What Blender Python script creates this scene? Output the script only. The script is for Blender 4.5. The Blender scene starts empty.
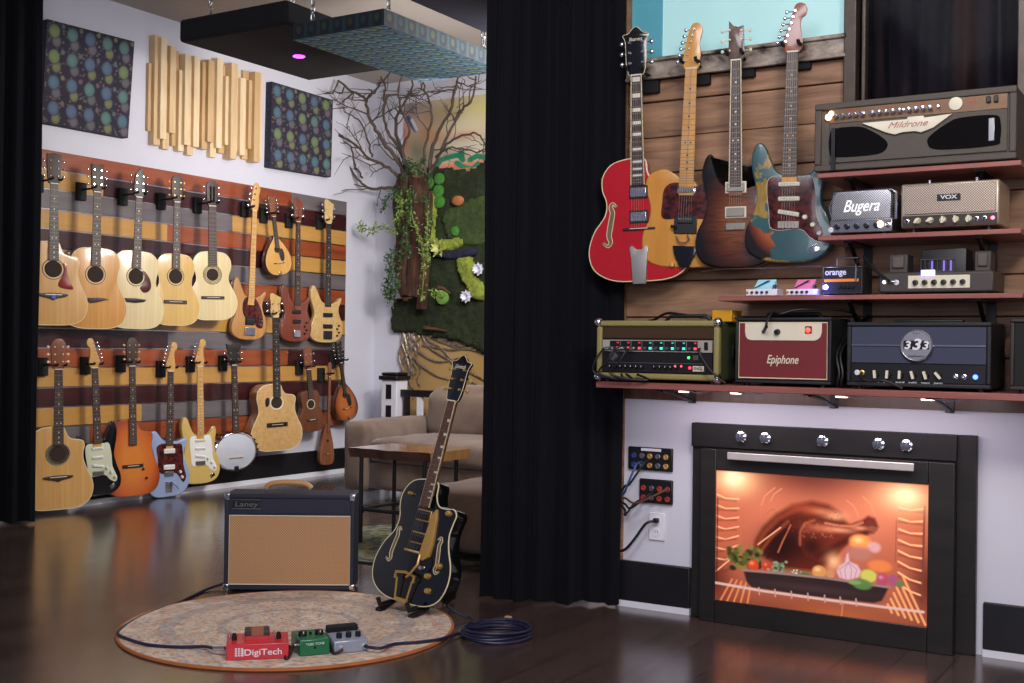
import bpy, bmesh, math, random
import numpy as np
from mathutils import Vector, Matrix, noise
random.seed(7)
SC = bpy.context.scene
COL = SC.collection
R_ = math.radians
# ------------------------------------------------------------------ camera
FPX, HC, YAW, PITCH, ROLL = 1181.0, 1.02, R_(31.7), math.atan(6.5 / 1181.0), R_(0.76)
_F = Vector((-math.sin(YAW), math.cos(YAW), 0)); _Rt = Vector((math.cos(YAW), math.sin(YAW), 0)); _Z = Vector((0, 0, 1))
CF = _F * math.cos(PITCH) + _Z * math.sin(PITCH)
_U = _Z * math.cos(PITCH) - _F * math.sin(PITCH)
CR = _Rt * math.cos(ROLL) + _U * math.sin(ROLL)
CU = _U * math.cos(ROLL) - _Rt * math.sin(ROLL)
cam = bpy.data.cameras.new('camera'); camo = bpy.data.objects.new('camera', cam); COL.objects.link(camo)
cam.sensor_width = 36; cam.lens = FPX / 1024 * 36; cam.clip_start = .05
m = Matrix((CR, CU, -CF)).transposed().to_4x4(); m.translation = (0, 0, HC); camo.matrix_world = m
SC.camera = camo
# ------------------------------------------------------------------ light and exposure
vs = SC.view_settings
vs.view_transform = 'Standard'; vs.look = 'None'; vs.gamma = 1; vs.use_curve_mapping = False; vs.exposure = -.08
wd = bpy.data.worlds.new('world'); SC.world = wd; wd.use_nodes = True
bgn = wd.node_tree.nodes['Background']; bgn.inputs[0].default_value = (.62, .66, 1.0, 1); bgn.inputs[1].default_value = .24

def area(name, loc, target, sx, sy, power, col=(1, 1, 1), spread=None):
    l = bpy.data.lights.new(name, 'AREA'); l.shape = 'RECTANGLE'; l.size = sx; l.size_y = sy; l.energy = power; l.color = col
    if spread: l.spread = R_(spread)
    o = bpy.data.objects.new(name, l); COL.objects.link(o); o.location = loc
    o.rotation_euler = (Vector(target) - Vector(loc)).to_track_quat('-Z', 'Y').to_euler(); return o

def spot(name, loc, target, power, col=(1, 1, 1), size=60, blend=.6, rad=.05):
    l = bpy.data.lights.new(name, 'SPOT'); l.energy = power; l.color = col; l.spot_size = R_(size); l.spot_blend = blend; l.shadow_soft_size = rad
    o = bpy.data.objects.new(name, l); COL.objects.link(o); o.location = loc
    o.rotation_euler = (Vector(target) - Vector(loc)).to_track_quat('-Z', 'Y').to_euler(); return o

area('back_room_light', (-3.9, 6.1, 3.1), (-4.9, 6.3, 0), 1.2, 2.0, 62, (.90, .93, 1.0))
area('guitar_wall_light', (-2.7, 5.5, 2.35), (-6.1, 6.1, 1.6), .6, .4, 76, (1, .93, .86))
area('mural_light', (-3.7, 5.6, 2.3), (-5.2, 7.7, 1.6), .4, .4, 26, (1, .95, .9))
area('front_room_light', (-1.2, 1.6, 3.1), (-2.5, 3.4, .1), 1.6, 1.0, 74, (.92, .92, 1.0))
area('front_fill_light', (.3, -1.2, 1.7), (-1.6, 4.0, .7), 1.8, 1.2, 50, (.90, .90, 1.0))
area('front_key_light', (.4, 1.2, 2.7), (-1.2, 4.2, 1.25), .5, .5, 56, (1, .88, .76))
# ------------------------------------------------------------------ pixel to place
def ray(px, py): return CF + CR * ((px - 512) / FPX) - CU * ((py - 341.5) / FPX)
CAM = Vector((0, 0, HC))
def onX(px, py, X): d = ray(px, py); return CAM + d * (X / d.x)
def onY(px, py, Y): d = ray(px, py); return CAM + d * (Y / d.y)
def onZ(px, py, z): d = ray(px, py); return CAM + d * ((z - HC) / d.z)
XW, YM, YO, ZC = -6.15, 7.77, 4.26, 3.2      # guitar wall, mural wall, shelf wall, ceiling
# ------------------------------------------------------------------ materials
def lin(h):
    if isinstance(h, str):
        h = h.lstrip('#'); c = [int(h[i:i + 2], 16) / 255 for i in (0, 2, 4)]
    else: c = [x / 255 for x in h]
    return tuple(x / 12.92 if x <= .04045 else ((x + .055) / 1.055) ** 2.4 for x in c) + (1,)
_M = {}
class NT:
    def __init__(s, name):
        s.m = bpy.data.materials.new(name); s.m.use_nodes = True; s.t = s.m.node_tree; s.b = s.t.nodes['Principled BSDF']
    def n(s, ty, **k):
        nd = s.t.nodes.new(ty)
        for a, v in k.items():
            if a in nd.inputs: nd.inputs[a].default_value = v
            else: setattr(nd, a, v)
        return nd
    def l(s, a, b): s.t.links.new(a, b)
    def mix(s, f, a, b, mode='MIX'):
        nd = s.n('ShaderNodeMix', data_type='RGBA', blend_type=mode)
        for sock, v in ((nd.inputs[0], f), (nd.inputs[6], a), (nd.inputs[7], b)):
            if hasattr(v, 'is_output'): s.l(v, sock)
            else: sock.default_value = v
        return nd.outputs[2]
    def ramp(s, f, stops):
        nd = s.n('ShaderNodeValToRGB'); s.l(f, nd.inputs[0]); e = nd.color_ramp.elements
        while len(e) < len(stops): e.new(.5)
        for i, (p, c) in enumerate(stops): e[i].position = p; e[i].color = c
        return nd.outputs[0]
    def coord(s, scale=(1, 1, 1), loc=(0, 0, 0), rot=(0, 0, 0), kind='Object'):
        tc = s.n('ShaderNodeTexCoord'); mp = s.n('ShaderNodeMapping'); s.l(tc.outputs[kind], mp.inputs[0])
        mp.inputs['Scale'].default_value = scale; mp.inputs['Location'].default_value = loc; mp.inputs['Rotation'].default_value = rot
        return mp.outputs[0]
    def noise(s, vec, scale=5, detail=4, rough=.5, dist=0):
        nd = s.n('ShaderNodeTexNoise'); s.l(vec, nd.inputs['Vector']); nd.inputs['Scale'].default_value = scale
        nd.inputs['Detail'].default_value = detail; nd.inputs['Roughness'].default_value = rough; nd.inputs['Distortion'].default_value = dist
        return nd.outputs[0]
    def bump(s, h, strength=.2, dist=.01):
        nd = s.n('ShaderNodeBump'); nd.inputs['Strength'].default_value = strength; nd.inputs['Distance'].default_value = dist
        s.l(h, nd.inputs['Height']); s.l(nd.outputs[0], s.b.inputs['Normal'])
def mat(name, col, rough=.5, metal=0, coat=0, var=.12, vscale=18, emis=0, bump=0, spec=None):
    if name in _M: return _M[name]
    t = NT(name); c = lin(col); b = t.b
    nz = t.noise(t.coord(), vscale, 4)
    dk = tuple(x * (1 - var) for x in c[:3]) + (1,); lt = tuple(min(1, x * (1 + var)) for x in c[:3]) + (1,)
    t.l(t.ramp(nz, [(.3, dk), (.7, lt)]), b.inputs['Base Color'])
    b.inputs['Roughness'].default_value = rough; b.inputs['Metallic'].default_value = metal; b.inputs['Coat Weight'].default_value = coat
    b.inputs['Coat Roughness'].default_value = .08
    if spec is not None: b.inputs['Specular IOR Level'].default_value = spec
    if emis: b.inputs['Emission Color'].default_value = c; b.inputs['Emission Strength'].default_value = emis
    if bump: t.bump(nz, bump, .004)
    _M[name] = t.m; return t.m
def wood(name, c1, c2, rough=.35, coat=.4, scale=(40, 40, 2), grain=1.0, dist=.6):
    if name in _M: return _M[name]
    t = NT(name); v = t.coord(scale); nz = t.noise(v, grain, 6, .6, dist)
    t.l(t.ramp(nz, [(.28, lin(c1)), (.72, lin(c2))]), t.b.inputs['Base Color'])
    t.b.inputs['Roughness'].default_value = rough; t.b.inputs['Coat Weight'].default_value = coat; t.b.inputs['Coat Roughness'].default_value = .1
    _M[name] = t.m; return t.m
def burst(name, inner, mid, outer, cx, cz, rx, rz, stops=(.25, .55, .85), flame=0, rough=.25):
    if name in _M: return _M[name]
    t = NT(name); v = t.coord((1 / rx, .0001, 1 / rz), (-cx / rx, 0, -cz / rz))
    g = t.n('ShaderNodeVectorMath', operation='LENGTH'); t.l(v, g.inputs[0])
    c = t.ramp(g.outputs['Value'], [(stops[0], lin(inner)), (stops[1], lin(mid)), (stops[2], lin(outer))])
    if flame:
        nz = t.noise(t.coord((3, 1, 34)), 2.2, 3, .5, 1.2)
        c = t.mix(flame, c, t.ramp(nz, [(.35, (.1, .06, .04, 1)), (.65, (1, .9, .8, 1))]), 'MULTIPLY')
    t.l(c, t.b.inputs['Base Color']); t.b.inputs['Roughness'].default_value = rough
    t.b.inputs['Coat Weight'].default_value = .6; t.b.inputs['Coat Roughness'].default_value = .06
    _M[name] = t.m; return t.m
def attrmat(name, rough=.7, emis=0, attr='Col', coat=0):
    if name in _M: return _M[name]
    t = NT(name); a = t.n('ShaderNodeAttribute'); a.attribute_name = attr
    t.l(a.outputs[0], t.b.inputs['Base Color']); t.b.inputs['Roughness'].default_value = rough; t.b.inputs['Coat Weight'].default_value = coat
    if emis: t.l(a.outputs[0], t.b.inputs['Emission Color']); t.b.inputs['Emission Strength'].default_value = emis
    _M[name] = t.m; return t.m
# ------------------------------------------------------------------ mesh building
class MB:
    def __init__(s): s.v = []; s.f = []; s.mi = []; s.k = 0
    def add(s, vs, fs):
        o = len(s.v); s.v += [tuple(v) for v in vs]; s.f += [tuple(i + o for i in f) for f in fs]; s.mi += [s.k] * len(fs); return s
    def box(s, a, b, M=None):
        x0, y0, z0 = a; x1, y1, z1 = b
        x0, x1 = min(x0, x1), max(x0, x1); y0, y1 = min(y0, y1), max(y0, y1); z0, z1 = min(z0, z1), max(z0, z1)
        vs = [Vector(p) for p in ((x0, y0, z0), (x1, y0, z0), (x1, y1, z0), (x0, y1, z0), (x0, y0, z1), (x1, y0, z1), (x1, y1, z1), (x0, y1, z1))]
        if M: vs = [M @ v for v in vs]
        return s.add(vs, [(0, 3, 2, 1), (4, 5, 6, 7), (0, 1, 5, 4), (1, 2, 6, 5), (2, 3, 7, 6), (3, 0, 4, 7)])
    def cbox(s, c, d, M=None): return s.box([c[i] - d[i] / 2 for i in range(3)], [c[i] + d[i] / 2 for i in range(3)], M)
    def cyl(s, p0, p1, r0, r1=None, n=12, cap=True):
        r1 = r0 if r1 is None else r1; p0, p1 = Vector(p0), Vector(p1); ax = (p1 - p0).normalized(); q = ax.to_track_quat('Z', 'Y')
        vs = []
        for p, r in ((p0, r0), (p1, r1)):
            for i in range(n):
                a = 2 * math.pi * i / n; vs.append(p + q @ Vector((math.cos(a) * r, math.sin(a) * r, 0)))
        fs = [(i, (i + 1) % n, n + (i + 1) % n, n + i) for i in range(n)]
        if cap: fs += [tuple(range(n - 1, -1, -1)), tuple(range(n, 2 * n))]
        return s.add(vs, fs)
    def lathe(s, prof, c=(0, 0, 0), axis=(0, 0, 1), n=20):
        q = Vector(axis).to_track_quat('Z', 'Y'); c = Vector(c); vs = []; m = len(prof)
        for r, z in prof:
            for i in range(n):
                a = 2 * math.pi * i / n; vs.append(c + q @ Vector((math.cos(a) * r, math.sin(a) * r, z)))
        fs = [(j * n + i, j * n + (i + 1) % n, (j + 1) * n + (i + 1) % n, (j + 1) * n + i) for j in range(m - 1) for i in range(n)]
        if prof[0][0] > 1e-6: fs.append(tuple(range(n - 1, -1, -1)))
        if prof[-1][0] > 1e-6: fs.append(tuple((m - 1) * n + i for i in range(n)))
        return s.add(vs, fs)
    def tube(s, pts, r, n=8, closed=False, taper=None):
        pts = [Vector(p) for p in pts]; m = len(pts); vs = []; up = None
        for i, p in enumerate(pts):
            if closed: t = pts[(i + 1) % m] - pts[i - 1]
            else: t = pts[min(i + 1, m - 1)] - pts[max(i - 1, 0)]
            t = t.normalized() if t.length > 1e-9 else Vector((0, 0, 1))
            if up is None: up = t.orthogonal().normalized()
            up = (up - t * up.dot(t)); up = up.normalized() if up.length > 1e-6 else t.orthogonal().normalized()
            sd = t.cross(up); rr = r * (1 + (taper - 1) * i / (m - 1)) if taper is not None else (r[i] if isinstance(r, (list, tuple)) else r)
            for k in range(n):
                a = 2 * math.pi * k / n; vs.append(p + up * math.cos(a) * rr + sd * math.sin(a) * rr)
        M_ = m if closed else m - 1
        fs = [(j * n + k, j * n + (k + 1) % n, ((j + 1) % m) * n + (k + 1) % n, ((j + 1) % m) * n + k) for j in range(M_) for k in range(n)]
        if not closed: fs += [tuple(range(n - 1, -1, -1)), tuple((m - 1) * n + k for k in range(n))]
        return s.add(vs, fs)
    def prism(s, poly, y0, y1, rnd=0, dome=0):
        """outline in x,z; back at y0, front at y1 (y1 < y0); rnd rounds both rims"""
        n = len(poly); P = [Vector((p[0], p[1])) for p in poly]
        if sum(P[i].x * P[(i + 1) % n].y - P[(i + 1) % n].x * P[i].y for i in range(n)) < 0: P.reverse()
        N = []
        for i in range(n):
            t = (P[(i + 1) % n] - P[i - 1]); t = t.normalized() if t.length > 1e-9 else Vector((1, 0)); N.append(Vector((t.y, -t.x)))
        rings = []; sg = -1 if y1 < y0 else 1
        if rnd:
            for a in (0, 22.5, 45, 67.5, 90): a = R_(a); rings.append((rnd * (1 - math.sin(a)), y0 + sg * rnd * (1 - math.cos(a))))
            for a in (90, 67.5, 45, 22.5, 0): a = R_(a); rings.append((rnd * (1 - math.sin(a)), y1 - sg * rnd * (1 - math.cos(a))))
        else: rings = [(0, y0), (0, y1)]
        vs = []
        for ins, y in rings: vs += [(P[i].x - N[i].x * ins, y, P[i].y - N[i].y * ins) for i in range(n)]
        m = len(rings)
        fs = [(j * n + i, j * n + (i + 1) % n, (j + 1) * n + (i + 1) % n, (j + 1) * n + i) for j in range(m - 1) for i in range(n)]
        fs += [tuple(range(n - 1, -1, -1)), tuple((m - 1) * n + i for i in range(n))]
        if sg > 0: fs = [tuple(reversed(f)) for f in fs]
        fs = [tuple(reversed(f)) for f in fs] if False else fs
        return s.add(vs, fs)
    def ball(s, c, r, n=10, m=7, sc=(1, 1, 1)):
        vs = [(c[0], c[1], c[2] - r * sc[2])]
        for j in range(1, m):
            a = -math.pi / 2 + math.pi * j / m
            for i in range(n):
                b = 2 * math.pi * i / n; vs.append((c[0] + r * sc[0] * math.cos(a) * math.cos(b), c[1] + r * sc[1] * math.cos(a) * math.sin(b), c[2] + r * sc[2] * math.sin(a)))
        vs.append((c[0], c[1], c[2] + r * sc[2])); L = len(vs) - 1
        fs = [(0, 1 + (i + 1) % n, 1 + i) for i in range(n)]
        fs += [(1 + (j - 1) * n + i, 1 + (j - 1) * n + (i + 1) % n, 1 + j * n + (i + 1) % n, 1 + j * n + i) for j in range(1, m - 1) for i in range(n)]
        fs += [(L, 1 + (m - 2) * n + i, 1 + (m - 2) * n + (i + 1) % n) for i in range(n)]
        return s.add(vs, fs)
    def quad(s, a, b, c, d): return s.add([a, b, c, d], [(0, 1, 2, 3)])
    def mesh(s, name, mats, smooth=38):
        me = bpy.data.meshes.new(name); me.from_pydata(s.v, [], s.f)
        for mm in (mats if isinstance(mats, (list, tuple)) else [mats]): me.materials.append(mm)
        me.polygons.foreach_set('material_index', s.mi)
        bm = bmesh.new(); bm.from_mesh(me); bmesh.ops.recalc_face_normals(bm, faces=bm.faces); bm.to_mesh(me); bm.free()
        if smooth:
            me.polygons.foreach_set('use_smooth', [True] * len(me.polygons)); me.set_sharp_from_angle(angle=R_(smooth))
        me.update(); return me
    def obj(s, name, mats, parent=None, smooth=38, bevel=0, seg=2):
        o = bpy.data.objects.new(name, s.mesh(name, mats, smooth)); COL.objects.link(o)
        if parent: o.parent = parent
        if bevel:
            md = o.modifiers.new('b', 'BEVEL'); md.width = bevel; md.segments = seg; md.limit_method = 'ANGLE'; md.angle_limit = R_(35)
        return o
def B(a, b): return MB().box(a, b)
def tag(o, label, cat, group=None, kind=None):
    o['label'] = label; o['category'] = cat
    if group: o['group'] = group
    if kind: o['kind'] = kind
    return o
def empty(name, loc=(0, 0, 0), rz=0, label=None, cat=None, group=None):
    o = bpy.data.objects.new(name, None); COL.objects.link(o); o.location = loc; o.rotation_euler = (0, 0, rz); o.empty_display_size = .05
    if label: tag(o, label, cat, group)
    return o
def struct(o): o['kind'] = 'structure'; return o
def text(name, s, M, w, h, material, parent=None, shear=0, ext=.0006, offset=0, bold=0):
    cu = bpy.data.curves.new(name, 'FONT'); cu.body = s; cu.align_x = 'CENTER'; cu.align_y = 'CENTER'; cu.size = 1; cu.shear = shear; cu.extrude = ext; cu.offset = bold
    o = bpy.data.objects.new(name, cu); COL.objects.link(o); cu.materials.append(material)
    bpy.context.view_layer.update(); d = o.dimensions; sx, sy = w / max(d.x, 1e-6), h / max(d.y, 1e-6)
    cu.extrude = ext
    me = bpy.data.meshes.new_from_object(o); bpy.data.objects.remove(o); bpy.data.curves.remove(cu)
    o = bpy.data.objects.new(name, me); COL.objects.link(o)
    if parent: o.parent = parent
    o.matrix_local = M @ Matrix.Diagonal((sx, sy, 1, 1)); return o
FACE = Matrix.Rotation(R_(90), 4, 'X')        # text lying in x,z facing -y
def TM(x, y, z, tilt=0): return Matrix.Translation((x, y, z)) @ Matrix.Rotation(R_(-tilt), 4, 'Y') @ FACE
def crom(pts, k=6, closed=True):
    n = len(pts); out = []; P = [Vector(p) for p in pts]
    rng = range(n) if closed else range(n - 1)
    for i in rng:
        p0 = P[(i - 1) % n] if closed else P[max(i - 1, 0)]; p1 = P[i]; p2 = P[(i + 1) % n]; p3 = P[(i + 2) % n] if closed else P[min(i + 2, n - 1)]
        for j in range(k):
            t = j / k; t2 = t * t; t3 = t2 * t
            out.append(.5 * ((2 * p1) + (p2 - p0) * t + (2 * p0 - 5 * p1 + 4 * p2 - p3) * t2 + (3 * p1 - p0 - 3 * p2 + p3) * t3))
    if not closed: out.append(P[-1])
    return out
# ------------------------------------------------------------------ painted colours on a grid (prints, murals, cloth)
class Paint:
    def __init__(s, nx, ny, col):
        s.nx, s.ny = nx, ny; s.c = np.ones((ny, nx, 3)) * np.array(lin(col)[:3])
        s.u, s.v = np.meshgrid(np.linspace(0, 1, nx), np.linspace(0, 1, ny)); s.asp = 1.0
    def blend(s, a, col): a = np.clip(a, 0, 1)[..., None]; s.c = s.c * (1 - a) + a * np.array(lin(col)[:3])
    def ell(s, u, v, ru, rv, col, soft=.15, op=1, rot=0):
        du, dv = (s.u - u), (s.v - v); c_, s_ = math.cos(R_(rot)), math.sin(R_(rot))
        x = (du * c_ + dv * s_) / ru; y = (-du * s_ + dv * c_) / rv
        d = np.sqrt(x * x + y * y); s.blend(op * np.clip((1 - d) / soft + .5, 0, 1), col)
    def poly(s, pts, col, soft, op=1):
        inside = np.zeros(s.u.shape, bool); best = np.full(s.u.shape, 9.); n = len(pts)
        for i in range(n):
            (a, b), (c, d) = pts[i], pts[(i + 1) % n]
            m = ((b > s.v) != (d > s.v)) & (s.u < (c - a) * (s.v - b) / ((d - b) or 1e-9) + a); inside ^= m
            dx, dy = c - a, (d - b) * s.asp; t = np.clip(((s.u - a) * dx + (s.v - b) * s.asp * dy) / (dx * dx + dy * dy + 1e-9), 0, 1)
            best = np.minimum(best, np.hypot(s.u - a - t * dx, (s.v - b) * s.asp - t * dy))
        sd = np.where(inside, best, -best); s.blend(op * np.clip(sd / (soft / 760) * .5 + .5, 0, 1), col)
    def glow(s, u, v, ru, rv, col, op=1): s.blend(op * np.exp(-(((s.u - u) / ru) ** 2 + ((s.v - v) / rv) ** 2)), col)
    def line(s, pts, w, col, op=1, soft=.5, w2=None):
        best = np.full(s.u.shape, 9.)
        m_ = len(pts) - 1
        for i in range(m_):
            (a, b), (c, d) = pts[i], pts[i + 1]; dx, dy = c - a, (d - b) * s.asp
            t = np.clip(((s.u - a) * dx + (s.v - b) * s.asp * dy) / (dx * dx + dy * dy + 1e-9), 0, 1)
            ww = w if w2 is None else w + (w2 - w) * (i + t) / m_
            best = np.minimum(best, np.hypot(s.u - a - t * dx, (s.v - b) * s.asp - t * dy) / ww)
        s.blend(op * np.clip((1 - best) / soft + .5, 0, 1), col)
    def obj(s, name, corners, material, parent=None, back=None, relief=None):
        """corners TL TR BR BL"""
        tl, tr, br, bl = [np.array(c, float) for c in corners]; u, v = s.u[..., None], s.v[..., None]
        P = (tl * (1 - u) + tr * u) * (1 - v) + (bl * (1 - u) + br * u) * v
        if relief is not None:
            nr = np.cross(tr - tl, bl - tl); nr = nr / np.linalg.norm(nr); P = P - nr * relief[..., None]
        nx, ny = s.nx, s.ny; idx = np.arange(nx * ny).reshape(ny, nx)
        q = np.stack([idx[1:, :-1], idx[1:, 1:], idx[:-1, 1:], idx[:-1, :-1]], -1).reshape(-1, 4)
        me = bpy.data.meshes.new(name); me.from_pydata(P.reshape(-1, 3).tolist(), [], q.tolist()); me.materials.append(material)
        at = me.color_attributes.new('Col', 'FLOAT_COLOR', 'POINT')
        at.data.foreach_set('color', np.concatenate([s.c, np.ones((ny, nx, 1))], -1).reshape(-1).astype(np.float32))
        me.polygons.foreach_set('use_smooth', [True] * len(me.polygons)); me.update()
        o = bpy.data.objects.new(name, me); COL.objects.link(o)
        if parent: o.parent = parent
        return o
# ================================================================== the room
def floor_mat():
    t = NT('dark_plank_floor'); tc = t.coord((1, 1, 1), rot=(0, 0, R_(90)))
    br = t.n('ShaderNodeTexBrick'); t.l(tc, br.inputs['Vector'])
    for k, v in (('Color1', lin('403330')), ('Color2', lin('534540')), ('Mortar', lin('241a16')), ('Scale', 1.0), ('Mortar Size', .0022), ('Brick Width', 1.6), ('Row Height', .16), ('Bias', -.2)): br.inputs[k].default_value = v
    nz = t.noise(t.coord((22, 1.6, 1)), 3.0, 7, .62, .5)
    c = t.mix(.75, br.outputs[0], t.ramp(nz, [(.25, (.55, .52, .52, 1)), (.75, (1.2, 1.15, 1.1, 1))]), 'MULTIPLY')
    t.l(c, t.b.inputs['Base Color'])
    t.l(t.ramp(t.noise(t.coord((6, 1, 1)), 4, 4), [(.3, (.17, .17, .17, 1)), (.7, (.24, .24, .24, 1))]), t.b.inputs['Roughness'])
    t.b.inputs['Specular IOR Level'].default_value = .6; t.b.inputs['Coat Weight'].default_value = .5; t.b.inputs['Coat Roughness'].default_value = .2
    t.bump(nz, .03, .002); return t.m
XL, XJ = -2.115, -2.095
M_wall = mat('white_painted_wall', 'ccccd8', .75, var=.02, vscale=3)
M_ceil = mat('dimmed_beige_ceiling', 'b5aca4', .85, var=.03, vscale=2)  # weaker light on the ceiling is put into this beige base colour
M_navy = mat('navy_bulkhead_paint', '191b36', .8, var=.05)
M_blk = mat('black_painted_wood', '121115', .42, var=.25, vscale=9)
M_white = mat('white_trim_paint', 'dcdce6', .5, var=.02)
M_metal = mat('brushed_steel', 'a9a9ad', .28, 1, var=.08)
M_chrome = mat('chrome', 'dedee2', .12, 1, var=.02)
M_gold = mat('gold_plating', 'dcb468', .36, .75, var=.06)
M_black = mat('black_plastic', '121215', .38, var=.1)
M_matte = mat('matt_black', '0e0e10', .8, var=.1)
M_rubber = mat('black_rubber_cable', '0f0f13', .5, var=.1)
M_cream = mat('cream_plastic', 'd9d2bd', .4, var=.04)
struct(B((XW - .3, -2.5, -.1), (3.6, YM + .3, 0)).obj('floor', floor_mat()))
struct(B((XW - .15, .5, 0), (XW, YM + .15, ZC)).obj('wall_left', M_wall))
struct(B((XW, YM, 0), (-2.0, YM + .15, ZC)).obj('wall_back', M_wall))
struct(B((XL, YO + .16, 0), (-2.0, YM, ZC)).obj('wall_partition', M_wall))
struct(B((XW - .15, .5, ZC), (3.6, YM + .15, ZC + .1)).obj('ceiling', M_ceil))
# shelf wall: white drywall below, with openings above closed by boards and windows
struct(B((XL, YO, 0), (3.6, YO + .15, .865)).obj('wall_right', M_wall))
struct(B((-3.24, 4.33, 2.60), (3.6, YM, ZC)).obj('ceiling_bulkhead', M_navy))
# black base boards with a white toe strip
b = B((XW, 1.5, .035), (XW + .02, YM, .20)).obj('baseboard_left', M_blk, bevel=.004); struct(b)
struct(B((XW, 1.5, 0), (XW + .03, YM, .035)).obj('trim_1', M_white))
for i, (x0, x1) in enumerate(((XL, -1.80), (-.735, 3.6))):
    struct(B((x0, YO - .022, .024), (x1, YO, .182)).obj('baseboard_right', M_blk, bevel=.004))
    struct(B((x0, YO - .024, 0), (x1, YO, .024)).obj('trim_%d' % (2 + i), M_white))
struct(B((XW, YM - .02, 0), (XL, YM, .18)).obj('baseboard_back', M_blk))
# plank cladding behind the shelves
def plank_mat():
    t = NT('stained_pine_cladding'); v = t.coord((1.2, 1, 11)); nz = t.noise(v, 2.2, 7, .62, 1.0)
    c = t.ramp(nz, [(.25, lin('6b4b38')), (.5, lin('99755a')), (.75, lin('b8906e'))])
    k = t.noise(t.coord((1.4, 1, 5)), 1.0, 2); c = t.mix(.65, c, t.ramp(k, [(.3, (.5, .46, .46, 1)), (.65, (1, 1, 1, 1))]), 'MULTIPLY')
    t.l(c, t.b.inputs['Base Color']); t.b.inputs['Roughness'].default_value = .6; t.bump(nz, .15, .003); return t.m
xw0, xw1 = onY(846, 60, YO).x, onY(1019, 40, YO).x; xwa = xw0 + .01
Mp = plank_mat(); zt = onY(735, 60, YO).z
z = .865; i = 0; mb = MB()
while z < zt - .01:
    h = min(.142, zt - z); x1 = 3.6 if z < 1.60 else xwa
    mb.box((XJ, YO + .008 * (i % 2), z + .002), (x1, YO + .05, z + h - .002)); z += .142; i += 1
struct(mb.obj('wall_panelling', Mp, bevel=.003))
struct(B((XL, YO + .05, .865), (xw0, YO + .15, zt)).obj('wall_right_core', M_blk)); struct(B((xw0, YO + .05, .865), (3.6, YO + .15, 1.70)).obj('wall_right_core', M_blk))
struct(B((XL, YO - .012, .865), (XJ, YO + .15, ZC)).obj('trim_4', Mp))
struct(B((XJ, YO - .012, 0), (XL, YO + .15, .865)).obj('trim_5', Mp))
# weathered whitewashed rail below the teal window
def rail_mat():
    t = NT('weathered_whitewashed_rail'); nz = t.noise(t.coord((3, 1, 5)), 3.5, 6, .6, .3)
    c = t.ramp(nz, [(.36, lin('1d1713')), (.46, lin('7d7066')), (.66, lin('b0a498'))]); t.l(c, t.b.inputs['Base Color']); t.b.inputs['Roughness'].default_value = .55; return t.m
Mr = rail_mat(); zr0 = onY(735, 72, YO).z; zr1 = onY(735, 50, YO).z
o = MB().box((XJ, YO - .03, zr0), (xwa, YO + .05, zr1)).box((XJ, YO - .045, zr1 - .014), (xwa, YO, zr1)).box((XJ, YO - .045, zr0), (xwa, YO, zr0 + .012)).obj('trim_6', Mr, bevel=.003); struct(o)
# lit teal window
def teal_mat():
    t = NT('lit_teal_window_pane'); v = t.coord((1, 1, 1)); s_ = t.n('ShaderNodeSeparateXYZ'); t.l(v, s_.inputs[0])
    c = t.ramp(t.noise(t.coord((2, 1, .6)), 1.5, 2), [(.3, lin('a0cacb')), (.7, lin('acd4d6'))])
    t.l(c, t.b.inputs['Base Color']); t.l(c, t.b.inputs['Emission Color']); t.b.inputs['Emission Strength'].default_value = .42; t.b.inputs['Roughness'].default_value = .3; return t.m
w = B((XJ, YO + .03, zr1), (xwa, YO + .05, ZC)).obj('window_1', teal_mat()); struct(w)
o = B((XJ, YO + .02, zr1), (-1.965, YO + .045, ZC)).obj('window_side_strip', mat('deeper_teal_film', '4f93a3', .4, emis=.25, var=.03), w)
# dark window on the right with a dark curtain behind its glass
MF = mat('dark_bronze_frame', '4a4038', .4, .3, var=.2)
w = MB().box((xw0, YO - .035, 1.70), (xw0 + .045, YO + .06, ZC)).box((xw0 + .06, YO - .02, 1.70), (xw0 + .075, YO + .06, ZC)).box((xw1, YO - .035, 1.70), (xw1 + .05, YO + .06, ZC)).box((xw0, YO - .03, 1.68), (xw1 + .05, YO + .06, 1.73)).box((xw1 + .05, YO, 1.7), (3.6, YO + .05, ZC)).obj('window_2', MF, bevel=.004); struct(w)
g = NT('dark_window_glass'); g.b.inputs['Transmission Weight'].default_value = 1; g.b.inputs['Roughness'].default_value = .03; g.b.inputs['Base Color'].default_value = (.55, .55, .6, 1); g.b.inputs['IOR'].default_value = 1.05
B((xw0 + .04, YO + .015, 1.70), (xw1, YO + .019, ZC)).obj('window_pane', g.m, w)
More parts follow.
